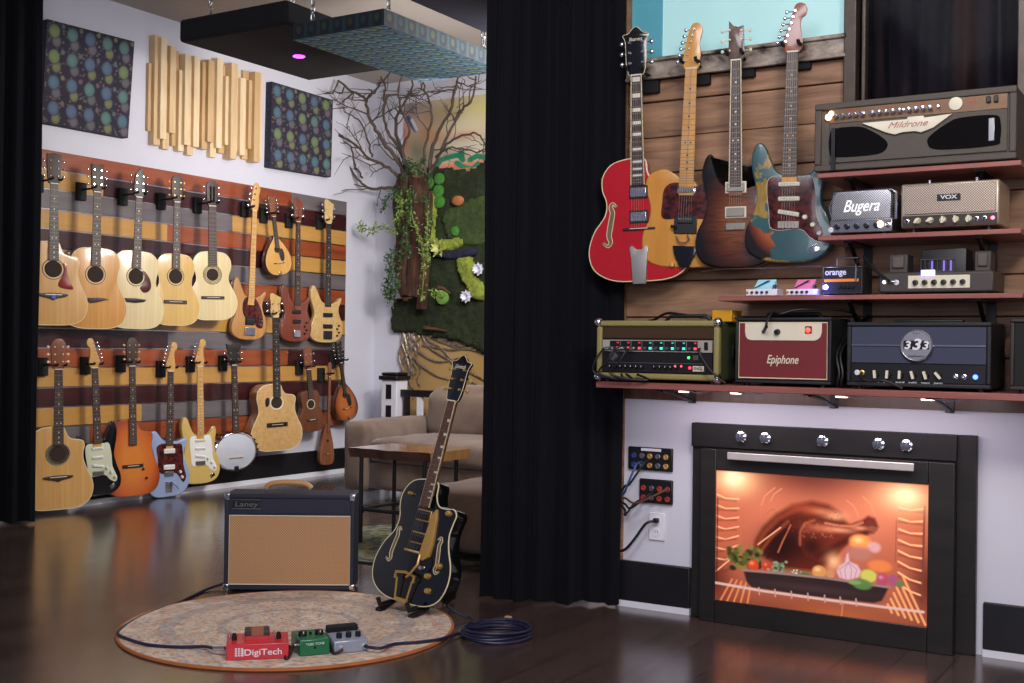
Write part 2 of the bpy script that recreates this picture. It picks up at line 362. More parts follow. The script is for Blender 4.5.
def drape(name, path, z0, z1, amp, n, th, material, seed=0, rows=26, hem=.005, parent=None):
    """pleated hanging cloth along a path in plan"""
    rnd = random.Random(seed); P = [Vector(p) for p in path]; seg = [(P[i + 1] - P[i]).length for i in range(len(P) - 1)]; tot = sum(seg); cols = n * 14
    ph = [rnd.uniform(.75, 1.3) for _ in range(n + 2)]; vs = []; 
    for side in (0, 1):
        for r in range(rows + 1):
            tz = r / rows; z_ = z0 + (z1 - z0) * tz
            for c in range(cols + 1):
                s_ = tot * c / cols; k = 0; q = s_
                while k < len(seg) - 1 and q > seg[k]: q -= seg[k]; k += 1
                d = (P[k + 1] - P[k]).normalized(); nn = Vector((-d.y, d.x)); p = P[k] + d * q
                u = c / cols * n; a = amp * (ph[int(u)] * (1 - u % 1) + ph[int(u) + 1] * (u % 1)) * (1 + .25 * (1 - tz))
                w_ = math.sin(u * 2 * math.pi + .5 * math.sin(u * 1.7 + seed) + .25 * math.sin(tz * 3 + u)) + .25 * math.sin(u * 4.6 * math.pi + tz * 1.5)
                p = p + nn * (a * w_ + (th if side else 0)) + d * (.004 * math.sin(tz * 7 + u * 2))
                vs.append((p.x, p.y, z_ + (hem * math.sin(u * 3.1) * (1 - tz) ** 6)))
    W_ = cols + 1; H_ = rows + 1; fs = []
    for side in (0, 1):
        o_ = side * W_ * H_
        for r in range(rows):
            for c in range(cols):
                f = (o_ + r * W_ + c, o_ + r * W_ + c + 1, o_ + (r + 1) * W_ + c + 1, o_ + (r + 1) * W_ + c); fs.append(f if side else f[::-1])
    for c in range(cols):
        for r in (0, rows): fs.append((r * W_ + c, r * W_ + c + 1, W_ * H_ + r * W_ + c + 1, W_ * H_ + r * W_ + c))
    for r in range(rows):
        for c in (0, cols): fs.append((r * W_ + c, (r + 1) * W_ + c, W_ * H_ + (r + 1) * W_ + c, W_ * H_ + r * W_ + c))
    return MB().add(vs, fs).obj(name, material, parent, smooth=60)
def velvet(name, c):
    t = NT(name); t.l(t.ramp(t.noise(t.coord((30, 30, 2)), 2, 4), [(.3, tuple(x * .8 for x in lin(c)[:3]) + (1,)), (.7, lin(c))]), t.b.inputs['Base Color']); t.b.inputs['Roughness'].default_value = .9
    t.b.inputs['Sheen Weight'].default_value = .02; t.b.inputs['Specular IOR Level'].default_value = .15; return t.m
Mv = velvet('black_velvet', '0c0d14')
o = drape('stage_curtain', [(-2.61, 4.00), (-2.46, 4.03), (-2.29, 4.10), (-2.18, 4.185), (-2.085, 4.205)], .012, 3.15, .017, 6, .012, Mv, 3)
tag(o, 'black velvet stage curtain gathered in the middle, left of the red hollow-body guitar', 'curtain', 'black stage curtains')
o = drape('stage_curtain', [(-6.12, 3.93), (-6.03, 3.99), (-5.90, 4.09), (-5.735, 4.235)], .012, 3.15, .018, 5, .012, Mv, 8)
tag(o, 'black velvet stage curtain drawn back against the wall of hanging guitars', 'curtain', 'black stage curtains')
tc = NT('dark_striped_drapery'); cc = tc.ramp(tc.noise(tc.coord((7, 1, .5)), 1.1, 3), [(.35, lin('14141c')), (.55, lin('26222a')), (.66, lin('4a2f28'))]); tc.l(cc, tc.b.inputs['Base Color']); tc.b.inputs['Roughness'].default_value = .8
o = drape('window_drape', [(xw0 + .05, YO + .11), (xw1 + .3, YO + .11)], 1.71, 3.18, .018, 7, .008, tc.m, 5)
tag(o, 'dark brown and navy drape hanging behind the dark window glass', 'curtain')
struct(B((xw0, YO + .14, 1.7), (3.6, YO + .16, ZC)).obj('wall_behind_window', M_matte))
# curtain hems rest near a small wooden block
o = B(tuple(onZ(504, 623, 0)), tuple(onZ(504, 623, 0) + Vector((.024, .02, .026)))).obj('wooden_block', wood('pine_block', 'a9805a', 'c49a70'), bevel=.003)
tag(o, 'small pale wooden block on the floor at the foot of the middle curtain', 'wood block')
# ================================================================== stringed instruments
def mirror(half):
    """half outline from bottom centre up the right side to top centre -> closed"""
    return half + [(-x, z) for x, z in reversed(half[1:-1])]
def closed(pts, k=5): return [(p.x, p.y) for p in crom([Vector((a, b)) for a, b in pts], k)]
DREAD = mirror([(0, 0), (.10, .004), (.168, .035), (.197, .10), (.192, .165), (.160, .235), (.138, .29), (.140, .34), (.150, .39), (.140, .45), (.10, .488), (.045, .498), (0, .50)])
CLASSIC = mirror([(0, 0), (.09, .004), (.155, .035), (.183, .10), (.180, .16), (.150, .225), (.122, .275), (.120, .32), (.138, .375), (.136, .43), (.10, .475), (.045, .488), (0, .49)])
LEFTD = [(-x, z) for x, z in reversed([(.10, .004), (.168, .035), (.197, .10), (.192, .165), (.160, .235), (.138, .29), (.140, .34), (.150, .39), (.140, .45), (.10, .488), (.045, .498)])]
CUT = [(0, 0), (.10, .004), (.168, .035), (.197, .10), (.192, .165), (.162, .235), (.143, .29), (.140, .335), (.148, .375), (.142, .402), (.118, .414), (.088, .418), (.062, .430), (.045, .458), (.032, .49), (0, .50)] + LEFTD
ARCHTOP = [(0, 0), (.11, .006), (.175, .04), (.203, .105), (.198, .175), (.165, .245), (.150, .30), (.155, .35), (.160, .385), (.140, .405), (.10, .40), (.06, .405), (.036, .44), (.028, .49), (0, .5), (-.05, .5), (-.11, .482), (-.145, .435), (-.148, .38), (-.131, .325), (-.139, .27), (-.183, .205), (-.206, .125), (-.185, .05), (-.11, .006)]
STRAT = [(0, 0), (.09, .008), (.145, .04), (.167, .10), (.155, .165), (.128, .22), (.122, .265), (.128, .31), (.136, .35), (.133, .382), (.120, .396), (.098, .372), (.072, .346), (.04, .34), (0, .342), (-.035, .35), (-.055, .365), (-.075, .405), (-.094, .452), (-.114, .472), (-.135, .460), (-.148, .415), (-.144, .36), (-.131, .305), (-.124, .255), (-.140, .19), (-.165, .12), (-.158, .05), (-.10, .01)]
OFFSET = [(0, 0), (.09, .01), (.15, .05), (.175, .11), (.168, .17), (.14, .225), (.122, .27), (.128, .315), (.148, .35), (.150, .372), (.120, .378), (.08, .362), (.04, .36), (0, .36), (-.04, .37), (-.07, .395), (-.105, .43), (-.140, .425), (-.155, .39), (-.140, .33), (-.120, .27), (-.128, .21), (-.155, .15), (-.165, .09), (-.145, .03), (-.09, .0)]
TELE = [(0, 0), (.10, .008), (.15, .045), (.168, .11), (.152, .18), (.125, .245), (.130, .29), (.150, .33), (.150, .365), (.125, .372), (.085, .350), (.045, .338), (.028, .36), (0, .37), (-.03, .375), (-.04, .385), (-.09, .413), (-.145, .39), (-.162, .335), (-.142, .27), (-.140, .21), (-.165, .13), (-.155, .045), (-.10, .006)]
PRS = [(0, 0), (.09, .008), (.150, .045), (.170, .11), (.155, .18), (.122, .24), (.118, .285), (.135, .335), (.150, .380), (.146, .402), (.125, .392), (.09, .358), (.045, .342), (0, .342), (-.04, .35), (-.065, .375), (-.080, .42), (-.096, .468), (-.114, .480), (-.134, .455), (-.146, .40), (-.140, .345), (-.122, .29), (-.135, .22), (-.166, .15), (-.172, .085), (-.145, .03), (-.09, .004)]
STING = [(0, 0), (.09, .01), (.145, .045), (.165, .11), (.158, .17), (.135, .22), (.120, .265), (.128, .31), (.145, .345), (.150, .372), (.135, .38), (.10, .35), (.045, .325), (0, .322), (-.05, .345), (-.08, .39), (-.115, .46), (-.145, .475), (-.165, .44), (-.168, .37), (-.145, .30), (-.130, .24), (-.145, .18), (-.170, .12), (-.165, .05), (-.10, .008)]
MANDO = mirror([(0, 0), (.06, .006), (.105, .04), (.125, .095), (.120, .15), (.095, .21), (.060, .265), (.028, .305), (.018, .33), (0, .335)])
UKE = mirror([(0, 0), (.05, .002), (.085, .02), (.10, .06), (.096, .10), (.075, .145), (.066, .175), (.075, .215), (.072, .25), (.05, .275), (0, .28)])
PADDLE = mirror([(0, 0), (.05, .004), (.078, .03), (.085, .09), (.074, .17), (.052, .26), (.030, .34), (.022, .37), (0, .375)])
H_ACOU = [(-.024, 0), (.024, 0), (.036, .03), (.041, .165), (.030, .176), (.012, .180), (0, .183), (-.012, .180), (-.030, .176), (-.041, .165), (-.036, .03)]
H_ROUND = [(-.022, 0), (.022, 0), (.036, .03), (.042, .13), (.034, .165), (.015, .182), (-.015, .182), (-.034, .165), (-.042, .13), (-.036, .03)]
H_POINT = [(-.023, 0), (.023, 0), (.036, .03), (.032, .12), (.022, .165), (.005, .19), (-.010, .172), (-.030, .14), (-.036, .03)]
H_SQUARE = [(-.023, 0), (.023, 0), (.034, .03), (.040, .17), (.026, .174), (.020, .166), (-.020, .166), (-.026, .174), (-.040, .17), (-.034, .03)]
H_FEND = [(-.022, -.004), (.022, -.004), (.037, .03), (.031, .07), (.027, .105), (.031, .13), (.044, .141), (.050, .162), (.042, .183), (.022, .190), (.006, .182), (-.002, .160), (-.022, .09), (-.037, .045), (-.034, .02)]
H_TELE = [(-.022, -.004), (.022, -.004), (.030, .03), (.033, .075), (.027, .105), (.033, .135), (.036, .160), (.028, .182), (.010, .190), (-.006, .178), (-.020, .13), (-.030, .06), (-.034, .03)]
H_ARCH = [(-.023, 0), (.023, 0), (.034, .02), (.040, .06), (.042, .135), (.052, .165), (.030, .172), (.015, .188), (0, .198), (-.015, .188), (-.030, .172), (-.052, .165), (-.042, .135), (-.040, .06), (-.034, .02)]
H_PRS = [(-.022, 0), (.022, 0), (.040, .022), (.032, .055), (.030, .12), (.029, .142), (.008, .137), (-.012, .143), (-.031, .165), (-.031, .12), (-.032, .055), (-.040, .022)]
H_BASS = [(-.022, 0), (.022, 0), (.036, .04), (.036, .12), (.048, .17), (.030, .205), (.006, .215), (-.014, .19), (-.030, .10), (-.036, .04)]
H_BASS2 = [(-.022, 0), (.022, 0), (.042, .04), (.040, .10), (.050, .16), (.030, .17), (.006, .185), (-.03, .20), (-.045, .17), (-.038, .10), (-.042, .04)]
H_BANJO = [(-.022, 0), (.022, 0), (.030, .03), (.044, .055), (.036, .09), (.044, .125), (.048, .16), (.020, .150), (0, .165), (-.020, .150), (-.048, .16), (-.044, .125), (-.036, .09), (-.044, .055), (-.030, .03)]
M_sprA = wood('golden_spruce_top', 'b98a4c', 'cfa263', coat=.5, scale=(60, 1, 1.5))
M_sprB = wood('amber_spruce_top', 'b87f3c', 'cf9950', coat=.5, scale=(60, 1, 1.5))
M_sprC = wood('pale_spruce_top', 'cdb786', 'dccb9e', coat=.5, scale=(60, 1, 1.5))
M_sprD = wood('honey_spruce_top', 'c69f5a', 'd8b470', coat=.5, scale=(60, 1, 1.5))
M_mahog = wood('mahogany_sides', '4a2214', '6a341d', coat=.5)
M_rose = wood('rosewood_board', '2a1813', '3e261d', rough=.5, coat=0)
M_ebony = mat('ebony_board', '201a19', .42, var=.15)
M_maple = wood('maple_neck', 'c0904e', 'd2a462', coat=.5, scale=(30, 30, 3))
M_amber = wood('amber_maple_neck', 'c08632', 'd49c45', coat=.6, scale=(30, 30, 3))
M_neckm = wood('mahogany_neck', '6a3a22', '834b2c', coat=.3)
M_nickel = mat('nickel_strings', '8d8880', .38, .8, var=.03); M_fret = mat('nickel_fret', '77716a', .5, .6, var=.03)
M_bind = mat('cream_binding', 'dccfa8', .4, var=.03)
M_tort = NT('tortoiseshell_guard'); _c = M_tort.ramp(M_tort.noise(M_tort.coord(), 40, 4), [(.4, lin('2a1012')), (.62, lin('5e2420'))]); M_tort.l(_c, M_tort.b.inputs['Base Color']); M_tort.b.inputs['Roughness'].default_value = .2; M_tort = M_tort.m
M_blkg = mat('black_gloss_lacquer', '0c0d0f', .12, coat=.6, var=.05)
M_hole = mat('soundhole_shade', '2c1d14', .9)
M_pearl = mat('pearl_inlay', 'ded9cc', .25, var=.08)
M_whitep = mat('white_guard_plastic', 'dcdcd6', .3, var=.02)
M_mint = mat('mint_guard_plastic', 'c4c8ae', .3, var=.02)

def instrument(name, s):
    """s: body outline etc.  local x right, z up (0 at the tail), front towards -y, back plane y=0; returns (root, length)"""
    root = empty(name); D = s['depth']; rnd = s.get('round', .004); out = closed(s['body'], s.get('k', 5))
    if s.get('circle'):
        cx, cz, cr = s['circle']; out = [(cx + cr * math.sin(2 * math.pi * i / 48), cz - cr * math.cos(2 * math.pi * i / 48)) for i in range(48)]
    mb = MB()
    if s.get('side'):
        mb.prism(out, 0, -D + .004, rnd); body = mb.obj('body', s['side'], root, 50)
        t = MB(); n = .0025
        t.prism(out, -D + .004, -D, .0035); t.obj('top', s['top'], root, 50)
    else:
        mb.prism(out, 0, -D, rnd); body = mb.obj('body', s['top'], root, 60)
    if s.get('bind'):
        MB().tube([(x, -D + .002, z) for x, z in out], .0028, 6, True).obj('binding', s['bind'], root)
    yF = -D
    # neck and fretboard
    zn, zb, zend = s['nut'], s.get('neck_from', .33), s.get('fb_from', .33); lift = s.get('lift', .006); wn, wb = s.get('wn', .043), s.get('wb', .056)
    wd_ = lambda z: wn + (wb - wn) * (zn - z) / (zn - zend)
    nk = MB(); N = 7
    for z0, z1 in ((zb, zn),):
        vs = []
        for z_ in (z0, z1):
            w2 = wd_(z_) / 2
            for i in range(N + 1):
                a = math.pi * i / N; vs.append((-w2 * math.cos(a), yF - lift + .022 * math.sin(a) * s.get('neck_thick', 1), z_))
        nk.add(vs, [(i, i + 1, N + 2 + i, N + 1 + i) for i in range(N)] + [(N, 0, N + 1, 2 * N + 1)] + [tuple(range(N, -1, -1)), tuple(range(N + 1, 2 * N + 2))])
    neck = nk.obj('neck', s.get('neck', M_neckm), root)
    fb = MB(); w0, w1 = wd_(zend) / 2, wn / 2; y0, y1 = yF - lift, yF - lift - .005
    fb.add([(-w0, y0, zend), (w0, y0, zend), (w1, y0, zn), (-w1, y0, zn), (-w0, y1, zend), (w0, y1, zend), (w1, y1, zn), (-w1, y1, zn)], [(3, 2, 1, 0), (4, 5, 6, 7), (0, 1, 5, 4), (1, 2, 6, 5), (2, 3, 7, 6), (3, 0, 4, 7)])
    fbo = fb.obj('fretboard', s.get('board', M_rose), neck)
    fr = MB(); sc_ = zn - s['bridge']; fz = []
    k = 1
    while True:
        z_ = s['bridge'] + sc_ * 2 ** (-k / 12)
        if z_ < zend + .004 or k > 24: break
        fz.append(z_); k += 1
    if not s.get('fretless'):
        for z_ in fz: fr.box((-wd_(z_) / 2, y1 - .0012, z_ - .0012), (wd_(z_) / 2, y1, z_ + .0012))
        if fz: fr.box((-.001, y1, zend + .001), (.001, y1 + .002, zn - .001)).obj('fret_wire', M_fret, fbo)
    if s.get('inlay') and len(fz) > 9:
        ib = MB(); L_ = [zn] + fz
        for q in (3, 5, 7, 9, 12, 15, 17, 19) + ((1,) if s['inlay'] == 'block' else ()):
            if q >= len(L_): continue
            zc = (L_[q] + L_[q - 1]) / 2; gap = L_[q - 1] - L_[q]
            if s['inlay'] == 'block': ib.box((-wd_(zc) * .34, y1 - .0006, zc - gap * .27), (wd_(zc) * .34, y1 + .001, zc + gap * .27))
            elif s['inlay'] == 'thumb': ib.box((wd_(zc) * .12, y1 - .0006, zc - gap * .2), (wd_(zc) * .40, y1 + .001, zc + gap * .2))
            else:
                for dx in ((-.011, .011) if q == 12 else (0,)): ib.cyl((dx, y1 - .0008, zc), (dx, y1 + .001, zc), .0036, n=10)
        ib.obj('inlay', s.get('inlay_mat', M_pearl), fbo)
    if s.get('fbind'):
        for sg in (-1, 1):
            b_ = MB(); b_.add([(sg * w0, y1 - .0004, zend), (sg * (w0 - .003), y1 - .0004, zend), (sg * (w1 - .003), y1 - .0004, zn), (sg * w1, y1 - .0004, zn), (sg * w0, y0, zend), (sg * (w0 - .003), y0, zend), (sg * (w1 - .003), y0, zn), (sg * w1, y0, zn)], [(0, 1, 2, 3), (4, 7, 6, 5), (0, 4, 5, 1), (3, 2, 6, 7), (0, 3, 7, 4), (1, 5, 6, 2)])
            b_.obj('board_binding', s['fbind'], fbo)
    B((-wn / 2, y1 - .003, zn - .002), (wn / 2, y0 + .002, zn + .003)).obj('nut', M_cream, neck)
    # headstock
    hm = s.get('head_mat', s.get('neck', M_neckm)); hs = s.get('hscale', 1.0); hp = [(x * hs, z * hs + zn) for x, z in s['head']]
    hp2 = closed(s['head'], 4); hp = [(x * hs, z * hs + zn) for x, z in hp2] if s.get('hsmooth', True) else hp
    h = MB().prism(hp, y0 + .010, y0 - .003, .0015).obj('headstock', hm, root, 40)
    if s.get('head_bind'): MB().tube([(x, y0 - .002, z) for x, z in hp], .0016, 5, True).obj('headstock_binding', s['head_bind'], h)
    tm = s.get('tuner', M_chrome)
    for x, z, side in s['tuners']:
        x, z = x * hs, z * hs + zn; t = MB()
        t.cyl((x, y0 - .002, z), (x, y0 - .010, z), .0042 * s.get('tbig', 1), n=8); t.cyl((x, y0 + .005, z), (x + side * .030, y0 + .005, z), .0022, n=6)
        t.ball((x + side * .034, y0 + .005, z), .0085 * s.get('tbig', 1), 8, 6, (.8, .55, 1)); t.obj('tuner', s.get('tuner_mat', tm), h)
    # sound hole
    if 'hole' in s:
        hx, hz, hr = s['hole']; ro = MB()
        ring = [(hx + hr * math.cos(a), hz + hr * math.sin(a)) for a in [2 * math.pi * i / 32 for i in range(32)]]
        MB().prism(ring, yF + .001, yF - .0012).obj('soundhole', M_hole, root)
        for q, (rr, mm_) in enumerate(s.get('rosette', ((1.12, M_bind), (1.22, M_rose)))):
            MB().tube([(hx + hr * rr * math.cos(a), yF - .0004, hz + hr * rr * math.sin(a)) for a in [2 * math.pi * i / 32 for i in range(32)]], .0022 * s.get('rosw', 1), 6, True).obj('rosette', mm_, root)
    ys = y1 - .002
    for kind, a in s.get('bits', ()):
        add_bit(kind, a, root, yF, ys)
    # strings
    ns = s.get('strings', 0)
    if ns:
        zb_ = s['bridge']; yb = s.get('ybridge', yF - .014)
        for i in range(ns):
            f = (i / (ns - 1) - .5); MB().tube([(f * (wb * .86), yb, zb_), (f * wn * .82, ys, zn)], .0004 if i > ns / 2 else .0006, 4).obj('string', M_nickel, root)
    return root, zn + max(z for _, z in s['head']) * hs

def add_bit(kind, a, root, yF, ys):
    if kind == 'bridge_ac':      # wooden bridge, moustache optional
        x, z, w, h, mm_ = a; pts = closed([(x - w, z + h * .3), (x - w * .5, z + h * .55), (x, z + h * .6), (x + w * .5, z + h * .55), (x + w, z + h * .3), (x + w * .8, z - h * .2), (x + w * .25, z - h * .55), (x, z - h * .9), (x - w * .25, z - h * .55), (x - w * .8, z - h * .2)], 3)
        o = MB().prism(pts, yF, yF - .008, .002).obj('bridge', mm_, root); B((x - w * .55, yF - .011, z + h * .15), (x + w * .55, yF - .007, z + h * .3)).obj('saddle', M_cream, o)
    elif kind == 'bridge_bar':
        x, z, w, h, mm_ = a; o = B((x - w, yF - .008, z - h / 2), (x + w, yF, z + h / 2)).obj('bridge', mm_, root, bevel=.002); B((x - w * .55, yF - .011, z), (x + w * .55, yF - .007, z + .003)).obj('saddle', M_cream, o)
    elif kind == 'guard':
        pts, mm_ = a[0], a[1]; e = a[2] if len(a) > 2 else None; P = closed(pts, 4)
        o = MB().prism(P, yF + .001, yF - .0022, .0006).obj('pickguard', mm_, root)
        if e: MB().tube([(x, yF - .0012, z) for x, z in P], .0014, 5, True).obj('guard_edge', e, o)
    elif kind == 'guardp':       # straight-cornered guard
        pts, mm_, th = a; MB().prism(pts, yF + .001, yF - th, .0008).obj('pickguard', mm_, root)
    elif kind == 'single':       # slim single-coil
        x, z, w, h, ang, mm_ = a; M = Matrix.Translation((x, 0, z)) @ Matrix.Rotation(R_(ang), 4, 'Y')
        o = MB().box((-w, yF - .010, -h), (w, yF, h), M).obj('pickup', mm_, root, bevel=.004)
        q = MB()
        for i in range(6):
            p = M @ Vector((-w * .72 + w * 1.44 * i / 5, 0, 0)); q.cyl((p.x, yF - .0108, p.z), (p.x, yF - .009, p.z), .0026, n=8)
        q.obj('pole_piece', M_nickel, o)
    elif kind == 'hum':          # humbucker with ring
        x, z, w, h, ring, cov = a; o = B((x - w, yF - .006, z - h), (x + w, yF, z + h)).obj('pickup', ring, root, bevel=.002)
        B((x - w * .84, yF - .013, z - h * .74), (x + w * .84, yF - .005, z + h * .74)).obj('pickup_cover', cov, o, bevel=.002)
        q = MB()
        for i in range(6): q.cyl((x - w * .62 + w * 1.24 * i / 5, yF - .0138, z + h * .38), (x - w * .62 + w * 1.24 * i / 5, yF - .012, z + h * .38), .0024, n=8)
        q.obj('pole_piece', M_nickel, o)
    elif kind == 'knob':
        x, z, r, mm_ = a; MB().lathe([(r * 1.05, 0), (r, .004), (r * .86, .012), (r * .7, .015), (0, .0155)], (x, yF - .001, z), (0, -1, 0), 14).obj('knob', mm_, root)
    elif kind == 'block':        # any raised block: x0,z0,x1,z1,height,name,mat
        x0, z0, x1, z1, h, nm, mm_ = a; B((x0, yF - h, z0), (x1, yF, z1)).obj(nm, mm_, root, bevel=min(.003, h * .4))
    elif kind == 'trem':         # strat-type bridge with saddles
        x, z, w, mm_ = a; o = B((x - w, yF - .005, z - .010), (x + w, yF, z + .016)).obj('bridge', M_nickel, root, bevel=.001)
        q = MB()
        for i in range(6): c = x - w * .8 + w * 1.6 * i / 5; q.box((c - w * .12, yF - .011, z - .012), (c + w * .12, yF - .004, z + .010))
        q.obj('saddle', M_nickel, o)
    elif kind == 'poly':         # flat shape: pts, height, name, mat
        pts, h, nm, mm_ = a; MB().prism(pts, yF + .001, yF - h, min(.002, h * .35)).obj(nm, mm_, root)
    elif kind == 'tube':
        pts, r, nm, mm_ = a; MB().tube([(x, yF - y, z) for x, z, y in pts], r, 7).obj(nm, mm_, root)
    elif kind == 'fhole':
        x, z, sc, mir, edge = a; mm = -1 if mir else 1
        path = crom([Vector(p) for p in ((.018, .072), (.004, .082), (-.002, .066), (.004, .045), (-.004, 0), (-.010, -.045), (-.004, -.068), (-.014, -.084), (-.030, -.074))], 5, False)
        c = [(x + mm * p.x * sc, z + p.y * sc) for p in path]; n = len(c)
        ws = [(.0035 + .006 * math.sin(math.pi * i / (n - 1)) ** 1.5) * sc for i in range(n)]
        L, Rr = [], []
        for i in range(n):
            d = Vector(c[min(i + 1, n - 1)]) - Vector(c[max(i - 1, 0)]); d.normalize(); L.append((c[i][0] - d.y * ws[i], c[i][1] + d.x * ws[i])); Rr.append((c[i][0] + d.y * ws[i], c[i][1] - d.x * ws[i]))
        P = L + Rr[::-1]; q = MB()
        for i in range(n - 1): q.quad((L[i][0], yF - .0008, L[i][1]), (Rr[i][0], yF - .0008, Rr[i][1]), (Rr[i + 1][0], yF - .0008, Rr[i + 1][1]), (L[i + 1][0], yF - .0008, L[i + 1][1]))
        o = q.obj('sound_hole', mat('f_hole_interior', '6f5f48', .8), root)
        MB().tube([(px, yF - .0005, pz) for px, pz in P], .0016, 5, True).obj('hole_binding', edge, o)
        q = MB(); q.cyl((c[0][0], yF - .0015, c[0][1]), (c[0][0], yF, c[0][1]), .007 * sc, n=12); q.cyl((c[-1][0], yF - .0015, c[-1][1]), (c[-1][0], yF, c[-1][1]), .008 * sc, n=12); q.obj('hole_eye', mat('f_hole_interior', '6f5f48', .8), o)

def six(l, z0, dz, z=3): return [(-l, z0 + dz * i, -1) for i in range(z)] + [(l, z0 + dz * i, 1) for i in range(z)]
def inline(n, x0, z0, x1, z1, side=-1): return [(x0 + (x1 - x0) * i / (n - 1), z0 + (z1 - z0) * i / (n - 1), side) for i in range(n)]
T_FEND = inline(6, -.026, .040, .006, .158); T_TELE = inline(6, -.022, .032, .006, .162)

def hang(root, L, wallp, axis, head, bottom, edge, half, off, depth, label, cat, group, yaw=None):
    """hang on wall plane; head / bottom / edge are points seen, half = nominal half width of the lower bout"""
    yaw = R_((15 if axis == 'X' else 10) if yaw is None else yaw)
    if axis == 'X': pl = lambda p: onX(p[0], p[1], wallp + off + depth); rz = R_(90) - yaw
    else: pl = lambda p: onY(p[0], p[1], wallp - off - depth); rz = yaw
    U = Vector((math.cos(rz), math.sin(rz), 0)); O = Vector((math.sin(rz), -math.cos(rz), 0))
    P1, P0 = pl(head), pl(bottom); d_ = ray(*edge); E = CAM + d_ * ((P0 - CAM).dot(O) / d_.dot(O)); ax = P1 - P0; Lw = ax.length; s = Lw / L; ax.normalize()
    tilt = math.atan2(ax.dot(U), ax.z); side = O.cross(ax) * -1
    if side.dot(U) < 0: side = -side
    hw = abs((E - P0).dot(side)); sx = hw / half / s
    sy = min(1.0, 1 / 1.0)
    root.matrix_world = Matrix.Translation(P0 - O * depth) @ Matrix.Rotation(rz, 4, 'Z') @ Matrix.Rotation(tilt, 4, 'Y') @ Matrix.Diagonal((s * sx, 1, s, 1))
    tag(root, label, cat, group); print('HANG', root.name, 'L %.2f sx %.2f' % (Lw, sx))
    return P0, P1, ax, s
def hanger(P, wallp, axis, reach, name_label, w=.03, base=M_matte, group='black wall hangers behind the headstocks'):
    """yoke hanger; P = point between the fork arms on the instrument; reach = distance wall to P"""
    rz = R_(90) if axis == 'X' else 0
    O = Vector((1, 0, 0)) if axis == 'X' else Vector((0, -1, 0)); W_ = P - O * reach
    r = empty('wall_hanger', W_, rz, name_label, 'guitar hanger', group)
    B((-.034, -.026, -.055), (.034, 0, .055)).obj('mounting_block', base, r, bevel=.004)
    MB().cyl((0, -.02, .012), (0, -(reach + .0), .012), .006, n=8).obj('arm', base, r)
    for sg in (-1, 1): MB().tube([(0, -reach, .012), (sg * w, -reach, .012), (sg * w, -reach - .035, .012), (sg * w, -reach - .042, .022)], .0065, 7).obj('fork', base, r)
    return r
# ================================================================== the slatted display wall with its rails
XP = XW + .03
def rowz(px, k):
    """z of row boundary k, measured down the left edge of the panel"""
    return onX(38, 147.6 + 20.03 * k, XP).z
yL, yR = onX(20, 300, XP).y, onX(345.5, 300, XP).y
WC = {'o': wood('orange_stained_board', '78351b', 'a0522e', coat=.3, scale=(20, 2, 20), grain=.8), 'y': wood('yellow_pine_board', 'b0803e', 'c29350', coat=.3, scale=(20, 2, 20), grain=.6),
      'g': wood('grey_washed_board', '5e575a', '716a6c', coat=.2, scale=(20, 2, 20), grain=.8), 'd': wood('dark_wine_board', '2c0f12', '43191c', coat=.3, scale=(20, 2, 20), grain=.8)}
ROWS = [[('o', 293), ('g', 346)], [('y', 104), ('d', 346)], [('g', 233), ('y', 346)], [('y', 168), ('o', 346)], [('d', 287), ('y', 346)], [('y', 110), ('d', 200), ('g', 346)], [('g', 90), ('o', 346)], [('o', 130), ('d', 346)], [('y', 346)],
        [('d', 168), ('g', 346)], [('o', 288), ('d', 346)], [('y', 346)], [('d', 346)], [('y', 142), ('g', 346)], [('o', 66), ('g', 90), ('o', 346)]]
pan = empty('slatwall_panel', (XW, yL, 0), 0, 'tall slatted display wall of orange, yellow, grey and wine-dark boards holding the guitars', 'display wall')
for k, segs in enumerate(ROWS):
    z1, z0 = rowz(0, k), rowz(0, k + 1); ya = yL
    for c, pxe in segs:
        yb = yR if pxe > 345 else onX(pxe, 148 + 20 * k, XP).y
        B((0, ya - yL + .0008, z0 + .005), (.03, yb - yL - .0008, z1 - .003)).obj('board', WC[c], pan, bevel=.002).name = 'board'; ya = yb
    B((.002, 0, z0 - .003), (.031, yR - yL, z0 + .004)).obj('rail', M_metal, pan)
for nm in ['slat_back']: B((.0, 0, rowz(0, 15)), (.004, yR - yL, rowz(0, 0))).obj('backing', M_blk, pan)
# ------------------------------------------------------------------ guitars on it
GA = 'guitars hanging on the slatted wall'
def acou(**k):
    d = dict(body=DREAD, depth=.10, side=M_mahog, top=M_sprA, bind=M_bind, nut=.845, neck_from=.46, fb_from=.385, bridge=.175, head=H_ACOU, tuners=six(.022, .045, .045), hole=(0, .335, .050), inlay='dot', neck=M_neckm, head_mat=M_rose, lift=.006)
    d.update(k); return d
def H(name, spec, head, bottom, edge, half, label, cat, off=.06, wallp=XP, axis='X', group=GA, w=.032, hooklabel=None):
    r, L = instrument(name, spec); D = spec['depth']
    P0, P1, ax, s = hang(r, L, wallp, axis, head, bottom, edge, half, off, D, label, cat, group)
    zn = spec['nut'] * s; P = P0 + ax * (zn + .012); O = Vector((1, 0, 0)) if axis == 'X' else Vector((0, -1, 0))
    rd = off + D - .004
    if hooklabel: hanger(P - O * .004, wallp, axis, rd, hooklabel, w * s)
    return r
hk = lambda what: 'black wall hanger gripping the headstock of the ' + what
